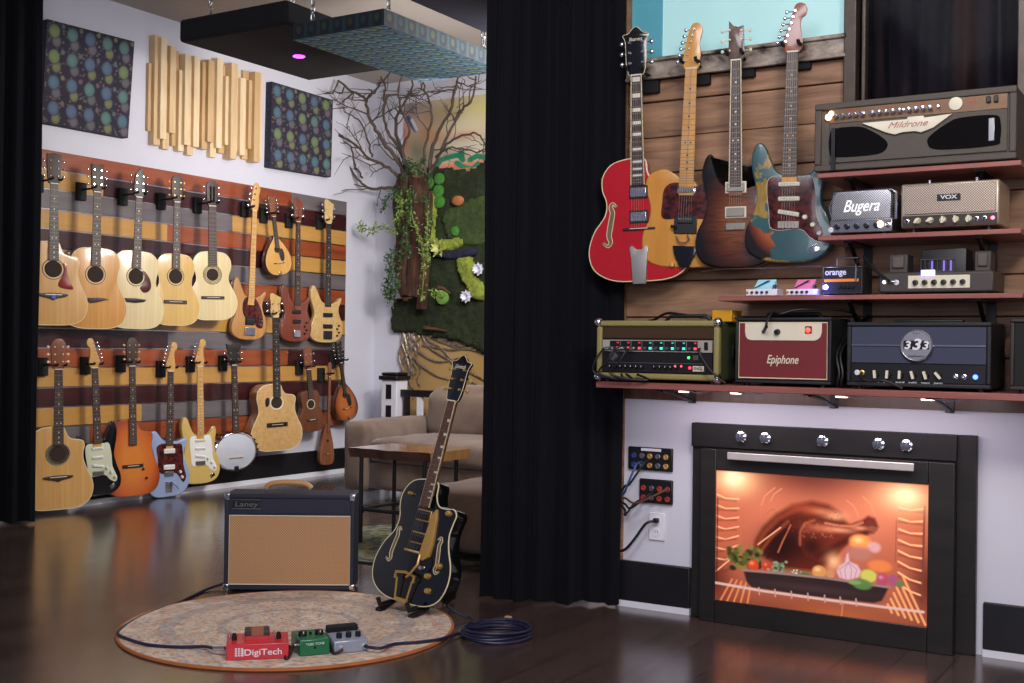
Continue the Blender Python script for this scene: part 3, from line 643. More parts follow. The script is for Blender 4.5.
H('acoustic_guitar', acou(body=CUT, board=M_ebony, head_mat=M_rose, bits=[('bridge_ac', (0, .175, .085, .030, M_ebony)), ('block', (-.012, .155, .012, .19, .010, 'blue_tag', mat('blue_tag', '3a4fb0', .4))), ('guard', ([(.052, .37), (.075, .365), (.078, .33), (.092, .27), (.115, .225), (.10, .215), (.04, .225), (.028, .25), (.048, .29), (.058, .33)], mat('red_tortoise_guard', '7c1c18', .25, coat=.5, var=.2)))]),
  (54, 153), (53, 325), (87.3, 297), .197, 'honey spruce cutaway acoustic guitar with a red pickguard, nearest the curtain in the upper row', 'acoustic guitar', hooklabel=hk('red-guarded acoustic'))
H('acoustic_guitar', acou(top=M_sprB, head=H_SQUARE, hsmooth=False, bits=[('poly', ([(-.045, .168), (-.045, .188), (.01, .192), (.055, .190), (.085, .182), (.045, .172), (.0, .160), (-.03, .156)], .008, 'bridge', M_rose))]),
  (97.3, 164), (94.5, 328.5), (126.5, 303), .197, 'amber acoustic guitar with square headstock and curved fin-shaped bridge, no pickguard', 'acoustic guitar', hooklabel=hk('amber acoustic'))
H('acoustic_guitar', acou(top=M_sprC, head=H_POINT, head_mat=M_ebony, bits=[('poly', ([(-.07, .170), (-.075, .192), (0, .196), (.075, .190), (.06, .175), (.0, .165)], .008, 'bridge', M_ebony)), ('guard', ([(.030, .375), (.058, .372), (.092, .33), (.105, .28), (.09, .245), (.055, .235), (.030, .262), (.045, .285), (.058, .32), (.050, .352)], mat('brown_tortoise_guard', '4a1715', .25, coat=.5, var=.3)))]),
  (139.3, 168), (134, 328.6), (163.7, 306), .197, 'pale acoustic guitar with pointed dark headstock and a dark teardrop pickguard', 'acoustic guitar', hooklabel=hk('pale pickguarded acoustic'))
H('acoustic_guitar', acou(top=M_sprD, body=CLASSIC, head=H_ROUND, tuner=M_gold, bits=[('bridge_bar', (0, .160, .085, .024, M_rose))]),
  (177, 175.6), (175, 325.3), (199.6, 305.8), .183, 'honey-coloured acoustic guitar with gold tuners and plain bridge, no pickguard', 'acoustic guitar', hooklabel=hk('gold-tunered acoustic'))
H('classical_guitar', acou(body=CLASSIC, top=M_sprC, depth=.095, nut=.815, head=H_ROUND, hscale=1.0, bridge=.16, wn=.052, wb=.062, inlay=None, head_mat=M_rose, hole=(0, .325, .045), rosette=((1.15, M_rose), (1.35, M_rose), (1.52, M_rose)), bits=[('bridge_bar', (0, .160, .085, .022, M_rose)), ('block', (-.016, .843, -.008, .955, .020, 'head_slot', M_matte)), ('block', (.008, .843, .016, .955, .020, 'head_slot', M_matte))]),
  (212, 180.6), (213, 320), (236.9, 294.7), .183, 'pale classical guitar with slotted headstock and wide dark rosette', 'classical guitar', hooklabel=hk('classical guitar'))
def solid(**k):
    d = dict(body=STRAT, depth=.042, round=.008, top=M_amber, nut=.82, neck_from=.30, fb_from=.335, bridge=.145, head=H_FEND, tuners=T_FEND, inlay='dot', neck=M_maple, lift=.008)
    d.update(k); return d
def bass(**k):
    d = solid(body=STING, nut=1.0, bridge=.10, head=H_BASS, tuners=inline(4, -.026, .035, 0, .17), tbig=1.7, wn=.042, wb=.060, fb_from=.30, neck_from=.27)
    d.update(k); return d
NAT = wood('natural_ash_body', 'a06f38', 'c08c50', coat=.6, scale=(30, 1, 2))
H('bass_guitar', bass(top=NAT, board=M_maple, head_mat=M_maple, strings=0, bits=[('guard', ([(-.065, .20), (-.075, .26), (-.055, .32), (0, .33), (.05, .32), (.10, .25), (.13, .16), (.125, .10), (.085, .095), (.055, .12), (.03, .16), (-.03, .16)], M_tort)), ('hum', (0, .145, .045, .030, M_black, M_black)), ('block', (-.05, .035, .05, .095, .012, 'bridge', M_chrome)), ('knob', (.10, .12, .009, M_chrome)), ('knob', (.11, .15, .009, M_chrome))]),
  (254.5, 183), (249, 340), (266.7, 325), .168, 'natural ash bass guitar with maple neck and dark oval pickguard', 'bass guitar', hooklabel=hk('maple-necked bass'))
MANS = wood('mandolin_top_wood', 'b9853a', 'd0a050', coat=.6, scale=(60, 1, 2))
def mando(**k):
    d = dict(body=MANDO, depth=.07, round=.02, side=M_mahog, top=MANS, bind=M_ebony, nut=.49, neck_from=.30, fb_from=.225, bridge=.09, wn=.030, wb=.036, head=[(x * .8, z) for x, z in H_SQUARE], tuners=six(.018, .04, .032, 4), hole=(0, .215, .024), board=M_ebony, rosette=((1.15, M_ebony),), bits=[('bridge_bar', (0, .10, .05, .008, M_ebony)), ('guard', ([(.012, .20), (.045, .22), (.06, .17), (.055, .125), (.03, .115), (.015, .15)], M_ebony)), ('block', (-.012, .0, .012, .03, .006, 'tailpiece', M_chrome))])
    d.update(k); return d
H('mandolin', mando(), (272.5, 195.6), (280.5, 275), (291, 255), .125, 'yellow-topped teardrop mandolin hanging between two bass guitars', 'mandolin', off=.05, hooklabel=hk('yellow mandolin'))
CH = wood('cherry_mahogany_body', '5e2413', '7f3a1e', coat=.6, scale=(30, 1, 2))
H('bass_guitar', bass(top=CH, head=H_BASS2, head_mat=CH, tuners=six(.026, .05, .06, 2), strings=0, neck=M_neckm, bits=[('block', (-.05, .235, .04, .262, .012, 'pickup', M_black)), ('block', (-.045, .155, .04, .185, .012, 'pickup', M_black)), ('block', (-.035, .04, .035, .10, .014, 'bridge', M_chrome))] + [('knob', (.085 + .02 * (i % 2), .07 + .03 * i, .008, M_black)) for i in range(4)]),
  (298, 197.7), (296.5, 342), (312, 326), .168, 'cherry-brown bass guitar with two black pickups', 'bass guitar', hooklabel=hk('cherry-brown bass'))
PALE = wood('pale_burl_body', 'b08b50', 'cfae74', coat=.5, scale=(30, 20, 20), grain=1.4)
H('bass_guitar', bass(top=PALE, head=H_BASS2, head_mat=PALE, tuners=[(-.026, .05, -1), (-.026, .10, -1), (-.03, .15, -1), (.026, .06, 1), (.03, .12, 1)], board=M_ebony, bits=[('block', (-.045, .215, .05, .25, .012, 'pickup', M_black)), ('block', (-.045, .12, .05, .155, .012, 'pickup', M_black)), ('block', (-.04, .03, .045, .10, .014, 'bridge', M_black))] + [('knob', (.10 + .018 * (i % 2), .06 + .028 * i, .008, M_black)) for i in range(4)]),
  (328.5, 199.5), (327, 342.8), (343.3, 326), .168, 'pale burl five-string bass guitar with long horn, farthest along the upper row', 'bass guitar', hooklabel=hk('pale five-string bass'))
# second row
OV = acou(body=CUT, top=M_sprA, side=M_black, head=H_ROUND, head_mat=M_neckm, bits=[('bridge_ac', (0, .19, .085, .026, M_rose))], rosette=((1.14, M_ebony), (1.28, mat('grey_rosette', '6d6f66', .4)), (1.2, mat('grey_rosette', '6d6f66', .4))), rosw=2.4, tuner=M_cream)
H('acoustic_guitar', OV, (58.4, 339), (58, 509.5), (92.9, 484), .197, 'golden cutaway acoustic guitar with wide dark rosette, nearest the curtain in the lower row', 'acoustic guitar', hooklabel=hk('dark-rosetted acoustic'))
SG = [(-.085, .29), (-.07, .335), (0, .335), (.05, .335), (.085, .33), (.10, .26), (.105, .18), (.135, .11), (.12, .08), (.08, .10), (.045, .13), (-.06, .13), (-.075, .2)]
def strat(top, guard, **k):
    pm = k.pop('pick', M_whitep)
    bits = [('guard', (SG, guard))] + [('single', (0, .305, .041, .009, 0, pm)), ('single', (0, .248, .041, .009, 0, pm)), ('single', (0, .192, .041, .009, 10, pm)), ('trem', (0, .145, .040, M_chrome))] + [('knob', (x, z, .011, pm)) for x, z in ((.062, .175), (.092, .145), (.118, .112))] + [('poly', ([(.075, .055), (.11, .075), (.122, .052), (.088, .032)], .003, 'jack_plate', M_chrome))]
    return solid(top=top, bits=bits, **k)
BST = strat(M_blkg, M_mint, board=M_rose, head_mat=M_maple)
BST['body'] = [(-x, z) for x, z in reversed(STRAT)]; BST['head'] = [(-x, z) for x, z in reversed(H_FEND)]; BST['tuners'] = [(-x, z, -s_) for x, z, s_ in T_FEND]
H('electric_guitar', BST, (94, 338), (99, 496), (121.5, 478), .167, 'black double-cutaway electric guitar with pale mint pickguard, flipped for a left-handed player', 'electric guitar', hooklabel=hk('black electric guitar'))
OB = burst('orange_sunburst', 'cf7c34', 'c2602a', '8c3515', 0, .22, .22, .30, (.3, .7, .98))
H('electro_acoustic_guitar', acou(body=[(x, z) for x, z in CUT], depth=.06, top=OB, side=M_mahog, bind=None, hole=(0, .335, .0001), rosette=(), head=H_ROUND, tuner=M_gold, fb_from=.33, neck=M_neckm, bits=[('bridge_bar', (0, .195, .075, .022, M_ebony)), ('knob', (.075, .17, .008, M_black)), ('knob', (.098, .11, .008, M_black))]),
  (132, 338), (133, 496), (159.5, 470), .197, 'orange sunburst thin-bodied electro-acoustic guitar with gold tuners and no soundhole', 'acoustic guitar', hooklabel=hk('orange sunburst guitar'))
JG = [(-.10, .325), (-.06, .35), (0, .345), (.06, .345), (.10, .34), (.112, .27), (.118, .20), (.14, .13), (.12, .09), (.09, .12), (.05, .155), (-.06, .155), (-.085, .20), (-.09, .26)]
SB = mat('ice_blue_lacquer', '8fa0c4', .25, coat=.5, var=.03)
H('electric_guitar', solid(body=OFFSET, top=SB, head_mat=M_maple, board=M_rose, bits=[('guard', (JG, M_tort)), ('single', (0, .30, .045, .016, 0, M_whitep)), ('single', (0, .195, .045, .016, 0, M_whitep)), ('trem', (0, .15, .036, M_chrome)), ('poly', ([(-.025, .03), (.025, .03), (.03, .10), (-.03, .10)], .006, 'tailpiece', M_chrome)), ('knob', (.09, .16, .011, M_whitep)), ('knob', (.105, .125, .011, M_whitep)), ('tube', ([(.02, .09, .012), (.05, .07, .02), (.07, .05, .02)], .003, 'tremolo_arm', M_chrome))]),
  (170.5, 342), (168.5, 497), (190.2, 480), .175, 'ice blue offset electric guitar with tortoiseshell pickguard and white pickups', 'electric guitar', hooklabel=hk('ice blue electric guitar'))
YB = mat('butter_yellow_lacquer', 'c9ab62', .25, coat=.5, var=.03)
H('electric_guitar', strat(YB, M_whitep, board=M_maple, head_mat=M_maple), (199.5, 339), (200.5, 484), (220.5, 471), .167, 'butter yellow double-cutaway electric guitar with white pickguard and maple neck', 'electric guitar', hooklabel=hk('butter yellow electric guitar'))
# banjo
bj, L = instrument('banjo', dict(body=DREAD, circle=(0, .155, .150), depth=.075, round=.004, top=M_mahog, nut=.80, neck_from=.30, fb_from=.31, bridge=.11, head=H_BANJO, tuners=six(.024, .045, .045, 2), inlay='dot', inlay_mat=M_pearl, neck=M_neckm, head_mat=M_ebony, wn=.034, wb=.044, lift=.012))
ring = lambda r, y, n=48: [(r * math.sin(2 * math.pi * i / n), y, .155 + r * math.cos(2 * math.pi * i / n)) for i in range(n)]
MB().lathe([(0, .006), (.125, .005), (.133, 0)], (0, -.075, .155), (0, -1, 0), 40).obj('drum_skin', mat('banjo_skin', 'b9bcc6', .5, var=.03), bj)
MB().tube(ring(.137, -.078), .006, 8, True).obj('tension_hoop', M_chrome, bj)
q = MB()
for i in range(24):
    a = 2 * math.pi * i / 24; x, z = .148 * math.sin(a), .155 + .148 * math.cos(a); q.box((-.006, -.083, -.006), (.006, -.035, .006), Matrix.Translation((x, 0, z)) @ Matrix.Rotation(a, 4, 'Y'))
q.obj('tension_hook', M_black, bj)
B((-.045, -.092, .108), (.045, -.082, .112)).obj('bridge', M_maple, bj); B((-.013, -.09, .0), (.013, -.078, .045)).obj('tailpiece', M_black, bj, bevel=.002)
P0, P1, ax, s = hang(bj, L, XP, 'X', (233.5, 343), (236, 472), (257.5, 449), .150, .05, .075, 'banjo with grey-white drum skin, chrome hoop and black hooks, hanging in the lower row', 'banjo', GA)
hanger(P0 + ax * (.812 * s), XP, 'X', .12, hk('banjo'), .028)
# acoustic bass, deep body
AB = wood('figured_blond_top', 'b58c55', 'cfa871', coat=.5, scale=(30, 30, 26), grain=1.2); OS = wood('orange_maple_sides', '8a5026', 'a4683a', coat=.5, scale=(20, 6, 20))
H('acoustic_bass_guitar', acou(body=CUT, top=AB, side=OS, depth=.115, nut=1.0, bridge=.19, fb_from=.40, neck_from=.46, head=H_BASS2, hscale=.9, head_mat=PALE, tuners=six(.026, .05, .06, 2), tbig=1.5, hole=(0, .36, .042), rosette=((1.2, M_pearl),), rosw=2, inlay='dot', board=M_ebony, bits=[('bridge_bar', (0, .195, .08, .032, M_ebony)), ('guard', ([(-.085, .39), (-.06, .40), (-.055, .36), (-.075, .33), (-.088, .35)], M_ebony))]),
  (275.5, 293), (277.5, 450.6), (302, 424), .197, 'large blond acoustic bass guitar with deep orange sides, its neck reaching the upper row', 'acoustic bass', hooklabel=hk('blond acoustic bass'))
UK = wood('koa_wood', '54301c', '71432a', coat=.4, scale=(30, 1, 3))
H('ukulele', dict(body=UKE, depth=.065, side=UK, top=UK, nut=.42, neck_from=.26, fb_from=.225, bridge=.08, wn=.034, wb=.040, head=[(x * .85, z * .8) for x, z in H_ACOU], tuners=six(.02, .05, .05, 2), hole=(0, .185, .026), rosette=((1.2, M_cream),), neck=UK, head_mat=M_neckm, inlay=None, bits=[('bridge_bar', (0, .08, .042, .014, M_rose))]),
  (308, 347.7), (313, 431.6), (324.5, 419), .10, 'small dark koa ukulele with a round soundhole', 'ukulele', off=.05, w=.026, hooklabel=hk('koa ukulele'))
PD = wood('reddish_walnut_paddle', '6e3f26', '8c5636', coat=.3, scale=(30, 1, 3))
H('strumstick', dict(body=PADDLE, depth=.045, round=.006, top=PD, nut=.80, neck_from=.34, fb_from=.30, bridge=.10, wn=.026, wb=.032, head=[(-.014, 0), (.014, 0), (.018, .03), (.018, .12), (-.018, .12), (-.018, .03)], tuners=[(-.014, .03, -1), (.014, .06, 1), (-.014, .09, -1)], neck=PD, board=PD, head_mat=PD, inlay=None, hole=(0, .22, .014), rosette=(), bits=[('bridge_bar', (0, .10, .03, .008, M_rose))]),
  (329.3, 363.5), (327, 465), (334.6, 447), .085, 'slim reddish-brown strumstick with narrow paddle body, hanging below the others', 'stringed instrument', off=.05, w=.018, hooklabel=hk('slim strumstick'))
MO = burst('amber_sunburst', 'b0642a', '9a4e1e', '2a120b', 0, .13, .13, .19, (.4, .7, 1.0))
H('mandolin', mando(top=MO, neck=M_ebony), (340, 342.4), (348.3, 420), (357, 400), .125, 'brown sunburst teardrop mandolin at the far end of the lower row, above the sofa arm', 'mandolin', off=.04, hooklabel=hk('sunburst mandolin'))
# spare hangers without an instrument in front of their block
# ================================================================== guitars over the amplifier shelves
GB = 'electric guitars hung above the amplifier shelves'
YB_ = YO + .0
RD = mat('cherry_red_lacquer', 'b2131f', .16, coat=.7, var=.04)
AR = dict(body=ARCHTOP, depth=.065, round=.006, side=RD, top=RD, bind=M_bind, nut=.838, neck_from=.44, fb_from=.39, bridge=.215, head=H_ARCH, tuners=six(.026, .05, .042), tbig=1.2, inlay='block', neck=M_neckm, head_mat=M_blkg, head_bind=M_bind, fbind=M_bind, strings=6, lift=.012, ybridge=-.085,
    bits=[('hum', (0, .362, .038, .026, M_black, M_chrome)), ('hum', (0, .262, .038, .026, M_black, M_chrome)), ('bridge_bar', (0, .212, .065, .010, M_ebony)), ('poly', ([(-.026, -.012), (.026, -.012), (.032, .09), (.038, .135), (.028, .145), (.012, .128), (-.012, .128), (-.028, .145), (-.038, .135), (-.032, .09)], .012, 'tailpiece', mat('satin_nickel', 'a8a4a0', .4, .6, var=.05))), ('fhole', (-.112, .235, 1.05, False, M_bind)), ('fhole', (.112, .235, 1.05, True, M_bind)), ('knob', (.15, .12, .012, M_gold)), ('knob', (.13, .06, .012, M_gold))])
rd = H('hollow_body_guitar', AR, (637, 28), (640, 281), (589.3, 231), .204, 'cherry red hollow-body guitar with f-holes, cream binding and chrome trapeze tailpiece', 'electric guitar', off=.075, wallp=YB_, axis='Y', group=GB, w=.032, hooklabel=hk('red hollow-body'))
text('headstock_lettering', 'Ibanez', TM(0, -.0815, .985), .052, .015, M_cream, rd)
TE = wood('butterscotch_ash', 'b97a28', 'd0923a', coat=.6, scale=(22, 1, 2.5), grain=.8)
H('electric_guitar', solid(body=TELE, top=TE, depth=.045, round=.006, neck=M_amber, board=M_amber, head=H_TELE, tuners=T_TELE, head_mat=M_amber, inlay_mat=M_ebony, nut=.826, bridge=.19, strings=6, ybridge=-.06,
    bits=[('guard', ([(-.085, .33), (-.045, .355), (.03, .338), (.08, .35), (.115, .30), (.11, .24), (.10, .205), (-.02, .205), (-.088, .205), (-.092, .27)], M_tort)), ('hum', (0, .32, .036, .013, M_chrome, M_chrome)), ('block', (-.042, .140, .045, .215, .007, 'bridge_plate', M_black)), ('hum', (0, .195, .034, .016, M_black, M_black)), ('poly', ([(-.035, .05), (-.042, .09), (.05, .088), (.045, .055), (.022, .0), (-.012, .0)], .014, 'vibrato_tailpiece', M_blkg)), ('tube', ([(-.03, .165, .02), (-.05, .17, .02)], .007, 'vibrato_arm', M_black)), ('tube', ([(-.03, .13, .012), (-.02, .105, .014), (.005, .10, .014), (.02, .115, .014), (.012, .135, .012)], .003, 'vibrato_spring', M_metal)), ('knob', (.11, .12, .011, M_chrome)), ('knob', (.12, .08, .011, M_chrome))]),
  (693.5, 23), (683.5, 267.5), (642, 240), .165, 'butterscotch single-cutaway electric guitar with tortoiseshell guard and black vibrato tailpiece', 'electric guitar', off=.07, wallp=YB_, axis='Y', group=GB, hooklabel=hk('butterscotch guitar'))
PB = burst('tiger_eye_burst', '8a4e22', '56260f', '120a09', 0, .20, .172, .26, (.2, .6, .92), flame=.6)
H('electric_guitar', solid(body=PRS, top=PB, depth=.045, round=.012, neck=M_neckm, board=M_rose, head=H_PRS, hsmooth=False, head_mat=wood('figured_brown_headstock', '3a241b', '6a4630', coat=.5, scale=(40, 1, 40)), tuners=[(-.026, .04, -1), (-.026, .085, -1), (-.026, .125, -1), (.024, .04, 1), (.024, .085, 1), (.022, .12, 1)], tuner=M_cream, nut=.86, bridge=.175, fbind=M_bind, strings=6, ybridge=-.06,
    bits=[('hum', (0, .335, .044, .024, M_cream, M_nickel)), ('hum', (0, .232, .044, .024, M_cream, M_nickel)), ('trem', (0, .172, .040, M_nickel)), ('knob', (.115, .115, .012, M_gold)), ('knob', (.10, .065, .012, M_gold))]),
  (737, 21), (735.5, 268.5), (694.8, 238), .172, 'flamed brown sunburst electric guitar with two cream-ringed chrome pickups', 'electric guitar', off=.07, wallp=YB_, axis='Y', group=GB, hooklabel=hk('brown sunburst guitar'))
def relic():
    t = NT('worn_teal_lacquer'); v = t.coord(); nz = t.noise(v, 9, 6, .62, .4)
    sep = t.n('ShaderNodeSeparateXYZ'); t.l(v, sep.inputs[0])
    def blob(cx, cz, rx, rz):
        vv = t.coord((1 / rx, .0001, 1 / rz), (-cx / rx, 0, -cz / rz)); g = t.n('ShaderNodeVectorMath', operation='LENGTH'); t.l(vv, g.inputs[0]); return g.outputs['Value']
    def math_(op, a, b):
        nd = t.n('ShaderNodeMath', operation=op)
        for i, q in enumerate((a, b)):
            if hasattr(q, 'is_output'): t.l(q, nd.inputs[i])
            else: nd.inputs[i].default_value = q
        return nd.outputs[0]
    woodc = t.ramp(t.noise(t.coord((30, 1, 6)), 3, 4), [(.3, lin('7d6428')), (.7, lin('a88a42'))])
    w1 = math_('ADD', blob(-.108, .27, .052, .16), math_('MULTIPLY', math_('SUBTRACT', nz, .5), 3.8))
    f1 = t.ramp(w1, [(.82, (1, 1, 1, 1)), (.9, (0, 0, 0, 1))])
    w2 = math_('ADD', blob(-.150, .075, .085, .085), math_('MULTIPLY', math_('SUBTRACT', nz, .5), 2.6))
    sunb = t.ramp(blob(-.02, .20, .17, .22), [(.55, lin('a35426')), (.72, lin('6e2a14')), (.84, lin('140b0a'))])
    f2 = t.ramp(w2, [(.9, (1, 1, 1, 1)), (.95, (0, 0, 0, 1))])
    # worn rim at the bottom edge
    w3 = math_('ADD', math_('MULTIPLY', sep.outputs['Z'], 60), math_('MULTIPLY', math_('SUBTRACT', nz, .5), 6)); f3 = t.ramp(w3, [(.45, (1, 1, 1, 1)), (.6, (0, 0, 0, 1))])
    teal = t.ramp(nz, [(.3, lin('24474c')), (.7, lin('30595e'))])
    c = t.mix(f1, teal, woodc); c = t.mix(f2, c, sunb); c = t.mix(f3, c, woodc)
    t.l(c, t.b.inputs['Base Color']); t.b.inputs['Roughness'].default_value = .3; t.b.inputs['Coat Weight'].default_value = .4; return t.m
OLD = mat('aged_white_plastic', 'cfcab8', .4, var=.05)
sp = strat(relic(), M_tort, board=M_rose, neck=M_amber, head_mat=wood('roasted_maple', '7a3410', '9a4e1c', coat=.5, scale=(30, 30, 3)), pick=OLD, strings=6, ybridge=-.058, inlay_mat=M_amber)
sp['bits'][0] = ('guard', (SG, M_tort, OLD))
H('electric_guitar', sp, (794.3, 3.5), (787.3, 262.5), (745, 235.5), .165, 'worn teal electric guitar with bare wood and sunburst showing through, dark tortoiseshell guard', 'electric guitar', off=.075, wallp=YB_, axis='Y', group=GB, hooklabel=hk('worn teal guitar'))
# ================================================================== black hollow-body on a floor stand
dep0, dep1 = 4.50, 4.66
def at_depth(px, py, d): r = ray(px, py); return CAM + r * d
P0 = at_depth(404, 602, dep0); P1 = at_depth(468, 357, dep1)
v = (P1 - P0); Lw = v.length; v.normalize(); yaw = R_(38)
n0 = -_F * math.cos(yaw) - _Rt * math.sin(yaw); n0 = (n0 - v * n0.dot(v)).normalized(); u = v.cross(-n0).normalized() * 1
u = (-n0).cross(v).normalized()
if u.dot(_Rt) < 0: u = -u
BK = dict(AR); BK.update(side=M_blkg, top=M_blkg, inlay='thumb', head_bind=M_bind, tuner=M_gold, board=wood('reddish_rosewood', '4d2c20', '6b4030', rough=.45, coat=.1), ybridge=-.088, strings=6,
  bits=[('hum', (0, .355, .038, .024, M_gold, M_black)), ('hum', (0, .262, .038, .024, M_gold, M_black)), ('bridge_bar', (0, .205, .055, .010, M_gold)), ('fhole', (-.118, .215, .85, False, M_bind)), ('fhole', (.118, .215, .85, True, M_bind)),
        ('poly', ([(.03, .19), (.045, .36), (.062, .39), (.075, .355), (.088, .25), (.085, .20), (.055, .178)], .012, 'pickguard', mat('gold_plastic', 'b8904e', .35, .25, var=.05))),
        ('tube', ([(-.05, .085, .02), (-.05, .11, .022), (0, .118, .022), (.05, .11, .022), (.05, .085, .02)], .006, 'vibrato_roller', M_gold)),
        ('tube', ([(-.03, .0, .012), (-.042, .09, .018)], .0042, 'vibrato_side_bar', M_gold)), ('tube', ([(.03, .0, .012), (.042, .09, .018)], .0042, 'vibrato_side_bar', M_gold)),
        ('block', (-.030, -.004, .030, .014, .012, 'vibrato_base', M_gold)),
        ('tube', ([(.02, .10, .03), (.05, .12, .045), (.075, .16, .045), (.07, .20, .04)], .005, 'vibrato_arm', M_gold)),
        ('knob', (.10, .125, .013, M_gold)), ('knob', (.145, .175, .013, M_gold)), ('knob', (.12, .07, .013, M_gold)), ('knob', (.125, .385, .012, M_gold)), ('knob', (-.10, .43, .008, M_gold)), ('knob', (.06, .15, .011, M_chrome))])
gr, L = instrument('hollow_body_guitar', BK); s = Lw / L
Mx = Matrix((u, -n0, v)).transposed().to_4x4(); Mx.translation = P0 - n0 * .065
gr.matrix_world = Mx @ Matrix.Diagonal((s, 1.15, s, 1))
tag(gr, 'black hollow-body guitar with gold hardware leaning on a floor stand by the round rug', 'electric guitar')
text('headstock_lettering', 'Gretsch', TM(0, -.0815, .985, 0), .055, .016, M_pearl, gr, .2)
# stand
st = empty('guitar_stand', (P0.x, P0.y, 0), 0, 'low black tubular floor stand under the black hollow-body guitar', 'guitar stand')
c0 = Vector((P0.x, P0.y, 0)); bk = Vector((-n0.x, -n0.y, 0)).normalized(); uu = Vector((u.x, u.y, 0)).normalized()
def loc(a, b, z): return tuple(uu * a + bk * b + Vector((0, 0, z)))
for sg in (-1, 1):
    MB().tube([loc(sg * .085, -.03, .014), loc(sg * .09, .03, .03), loc(sg * .06, .13, .09), loc(0, .20, .17)], .011, 8).obj('leg', M_black, st)
    MB().tube([loc(sg * .085, -.055, .012), loc(sg * .085, -.025, .012)], .014, 8).obj('foot', M_rubber, st)
    MB().tube([loc(sg * .075, .16, .10), loc(sg * .075, .02, .038), loc(sg * .075, -.055, .035), loc(sg * .075, -.065, .062)], .010, 8).obj('cradle_arm', M_black, st)
MB().tube([loc(0, .20, .17), loc(0, .30, .014)], .012, 8).obj('rear_leg', M_black, st)
MB().tube([loc(0, .20, .16), loc(0, .185, .34)], .011, 8).obj('back_post', M_black, st)
MB().tube([loc(-.09, .115, .34), loc(0, .18, .335), loc(.09, .115, .34)], .010, 8).obj('back_rest', M_rubber, st)
# ================================================================== shelves on the plank wall
M_shelf = wood('reddish_shelf_board', '7a443c', 'a06058', rough=.45, coat=.2, scale=(2, 20, 20), grain=1.2)
YS = 3.93
def shelf(pxl, ptop, pxr, thick, yf, label, xr=None, brackets=(), bh=.2):
    a = onY(pxl, ptop, yf); zt_ = a.z; x1 = xr if xr else onY(pxr, ptop, yf).x
    r = empty('wall_shelf', (a.x, yf, zt_), 0, label, 'shelf', 'reddish wooden amplifier shelves')
    B((0, 0, -thick), (x1 - a.x, YO - .012 - yf, 0)).obj('board', M_shelf, r, bevel=.002)
    for bx in brackets:
        X = bx - a.x; q = MB(); q.box((X - .015, .04, -thick - .006), (X + .015, YO - yf - .012, -thick)); q.box((X - .015, YO - yf - .020, -thick - bh), (X + .015, YO - yf - .014, -thick))
        q.tube([(X, .06, -thick - .004), (X, (YO - yf) * .55, -thick - bh * .38), (X, YO - yf - .018, -thick - bh * .9)], .008, 6); q.obj('bracket', M_blk, r)
    return zt_, a.x, x1
bxs = (onY(865, 240, 4.2).x, onY(990, 240, 4.2).x)
Z1, _, _ = shelf(817, 173.5, 1021, .016, 3.95, 'topmost reddish shelf board under the wide olive-grey amplifier head', brackets=bxs)
Z2, _, _ = shelf(818, 236, 1021, .016, 3.95, 'second reddish shelf from the top, under the two small chrome-fronted heads', brackets=bxs)
Z3, _, _ = shelf(718, 296.5, 1030, .016, 3.95, 'third reddish shelf, under the mini heads with a blue light', xr=onY(1023, 295, 3.95).x, brackets=bxs)
Z4, x4, _ = shelf(596, 381.5, 1024, .022, 3.90, 'long lowest reddish shelf above the oven picture, under the large amplifiers', xr=.35, brackets=(-1.80, -1.25, -.85, -.45), bh=.06)
# shelf cleat and cable clips
o = B((XJ, YO - .012, Z4 - .075), (.35, YO, Z4 - .022)).obj('trim_7', wood('cleat_board', '4a3226', '6a4a38', coat=0)); struct(o)
for k, px in enumerate((684, 736, 842, 928)):
    p = onY(px, 393, 3.97); r = empty('shelf_lamp', (p.x, 3.97, Z4 - .022), R_(-25), 'small lit lamp under the lowest shelf, below ' + ('the tweed rack case', 'the yellow box', 'the gap beside the burgundy head', 'the round 333 badge')[k], 'lamp', 'small lamps under the lowest shelf')
    B((-.028, -.008, -.007), (.028, .008, 0)).obj('housing', M_white, r, bevel=.002); B((-.02, -.009, -.010), (.02, .006, -.006)).obj('lens', mat('lit_lamp_lens', 'ffd8c8', .3, emis=5, var=0), r)
    MB().tube([(.028, 0, -.004), (.05, .01, -.010), (.09, .04, -.004)], .002, 5).obj('lead', M_white, r)
    ll = bpy.data.lights.new('shelf_lamp_light', 'AREA'); ll.shape = 'RECTANGLE'; ll.size = .30; ll.size_y = .03; ll.energy = .8; ll.color = (1, .86, .92); lo = bpy.data.objects.new('shelf_lamp_light', ll); COL.objects.link(lo); lo.parent = r; lo.location = (0, 0, -.014); lo.rotation_euler = (R_(18), 0, R_(25))

def cab(name, pl, pr, pt, zb, yf, depth, label, cat, group='amplifiers on the shelves', foot=.008, yr=None):
    """returns root (front bottom centre, above its feet), w, h"""
    ym = yr if yr is not None else pt
    A = onY(pl, pt, yf); Bb = onY(pr, ym, yf); w = Bb.x - A.x; h = (A.z + Bb.z) / 2 - zb - foot
    r = empty(name, ((A.x + Bb.x) / 2, yf, zb + foot), 0, label, cat, group)
    for sx in (-1, 1):
        for sy in (.03, depth - .03): MB().cyl((sx * (w / 2 - .035), sy, -foot), (sx * (w / 2 - .035), sy, .001), .011, n=10).obj('rubber_foot', M_rubber, r)
    print('CAB', name, 'w %.3f h %.3f' % (w, h)); return r, w, h
def frame_front(mb, w, h, t, d):   # open box: top, bottom, sides
    mb.box((-w / 2, 0, 0), (w / 2, d, t)); mb.box((-w / 2, 0, h - t), (w / 2, d, h)); mb.box((-w / 2, 0, t), (-w / 2 + t, d, h - t)); mb.box((w / 2 - t, 0, t), (w / 2, d, h - t)); return mb
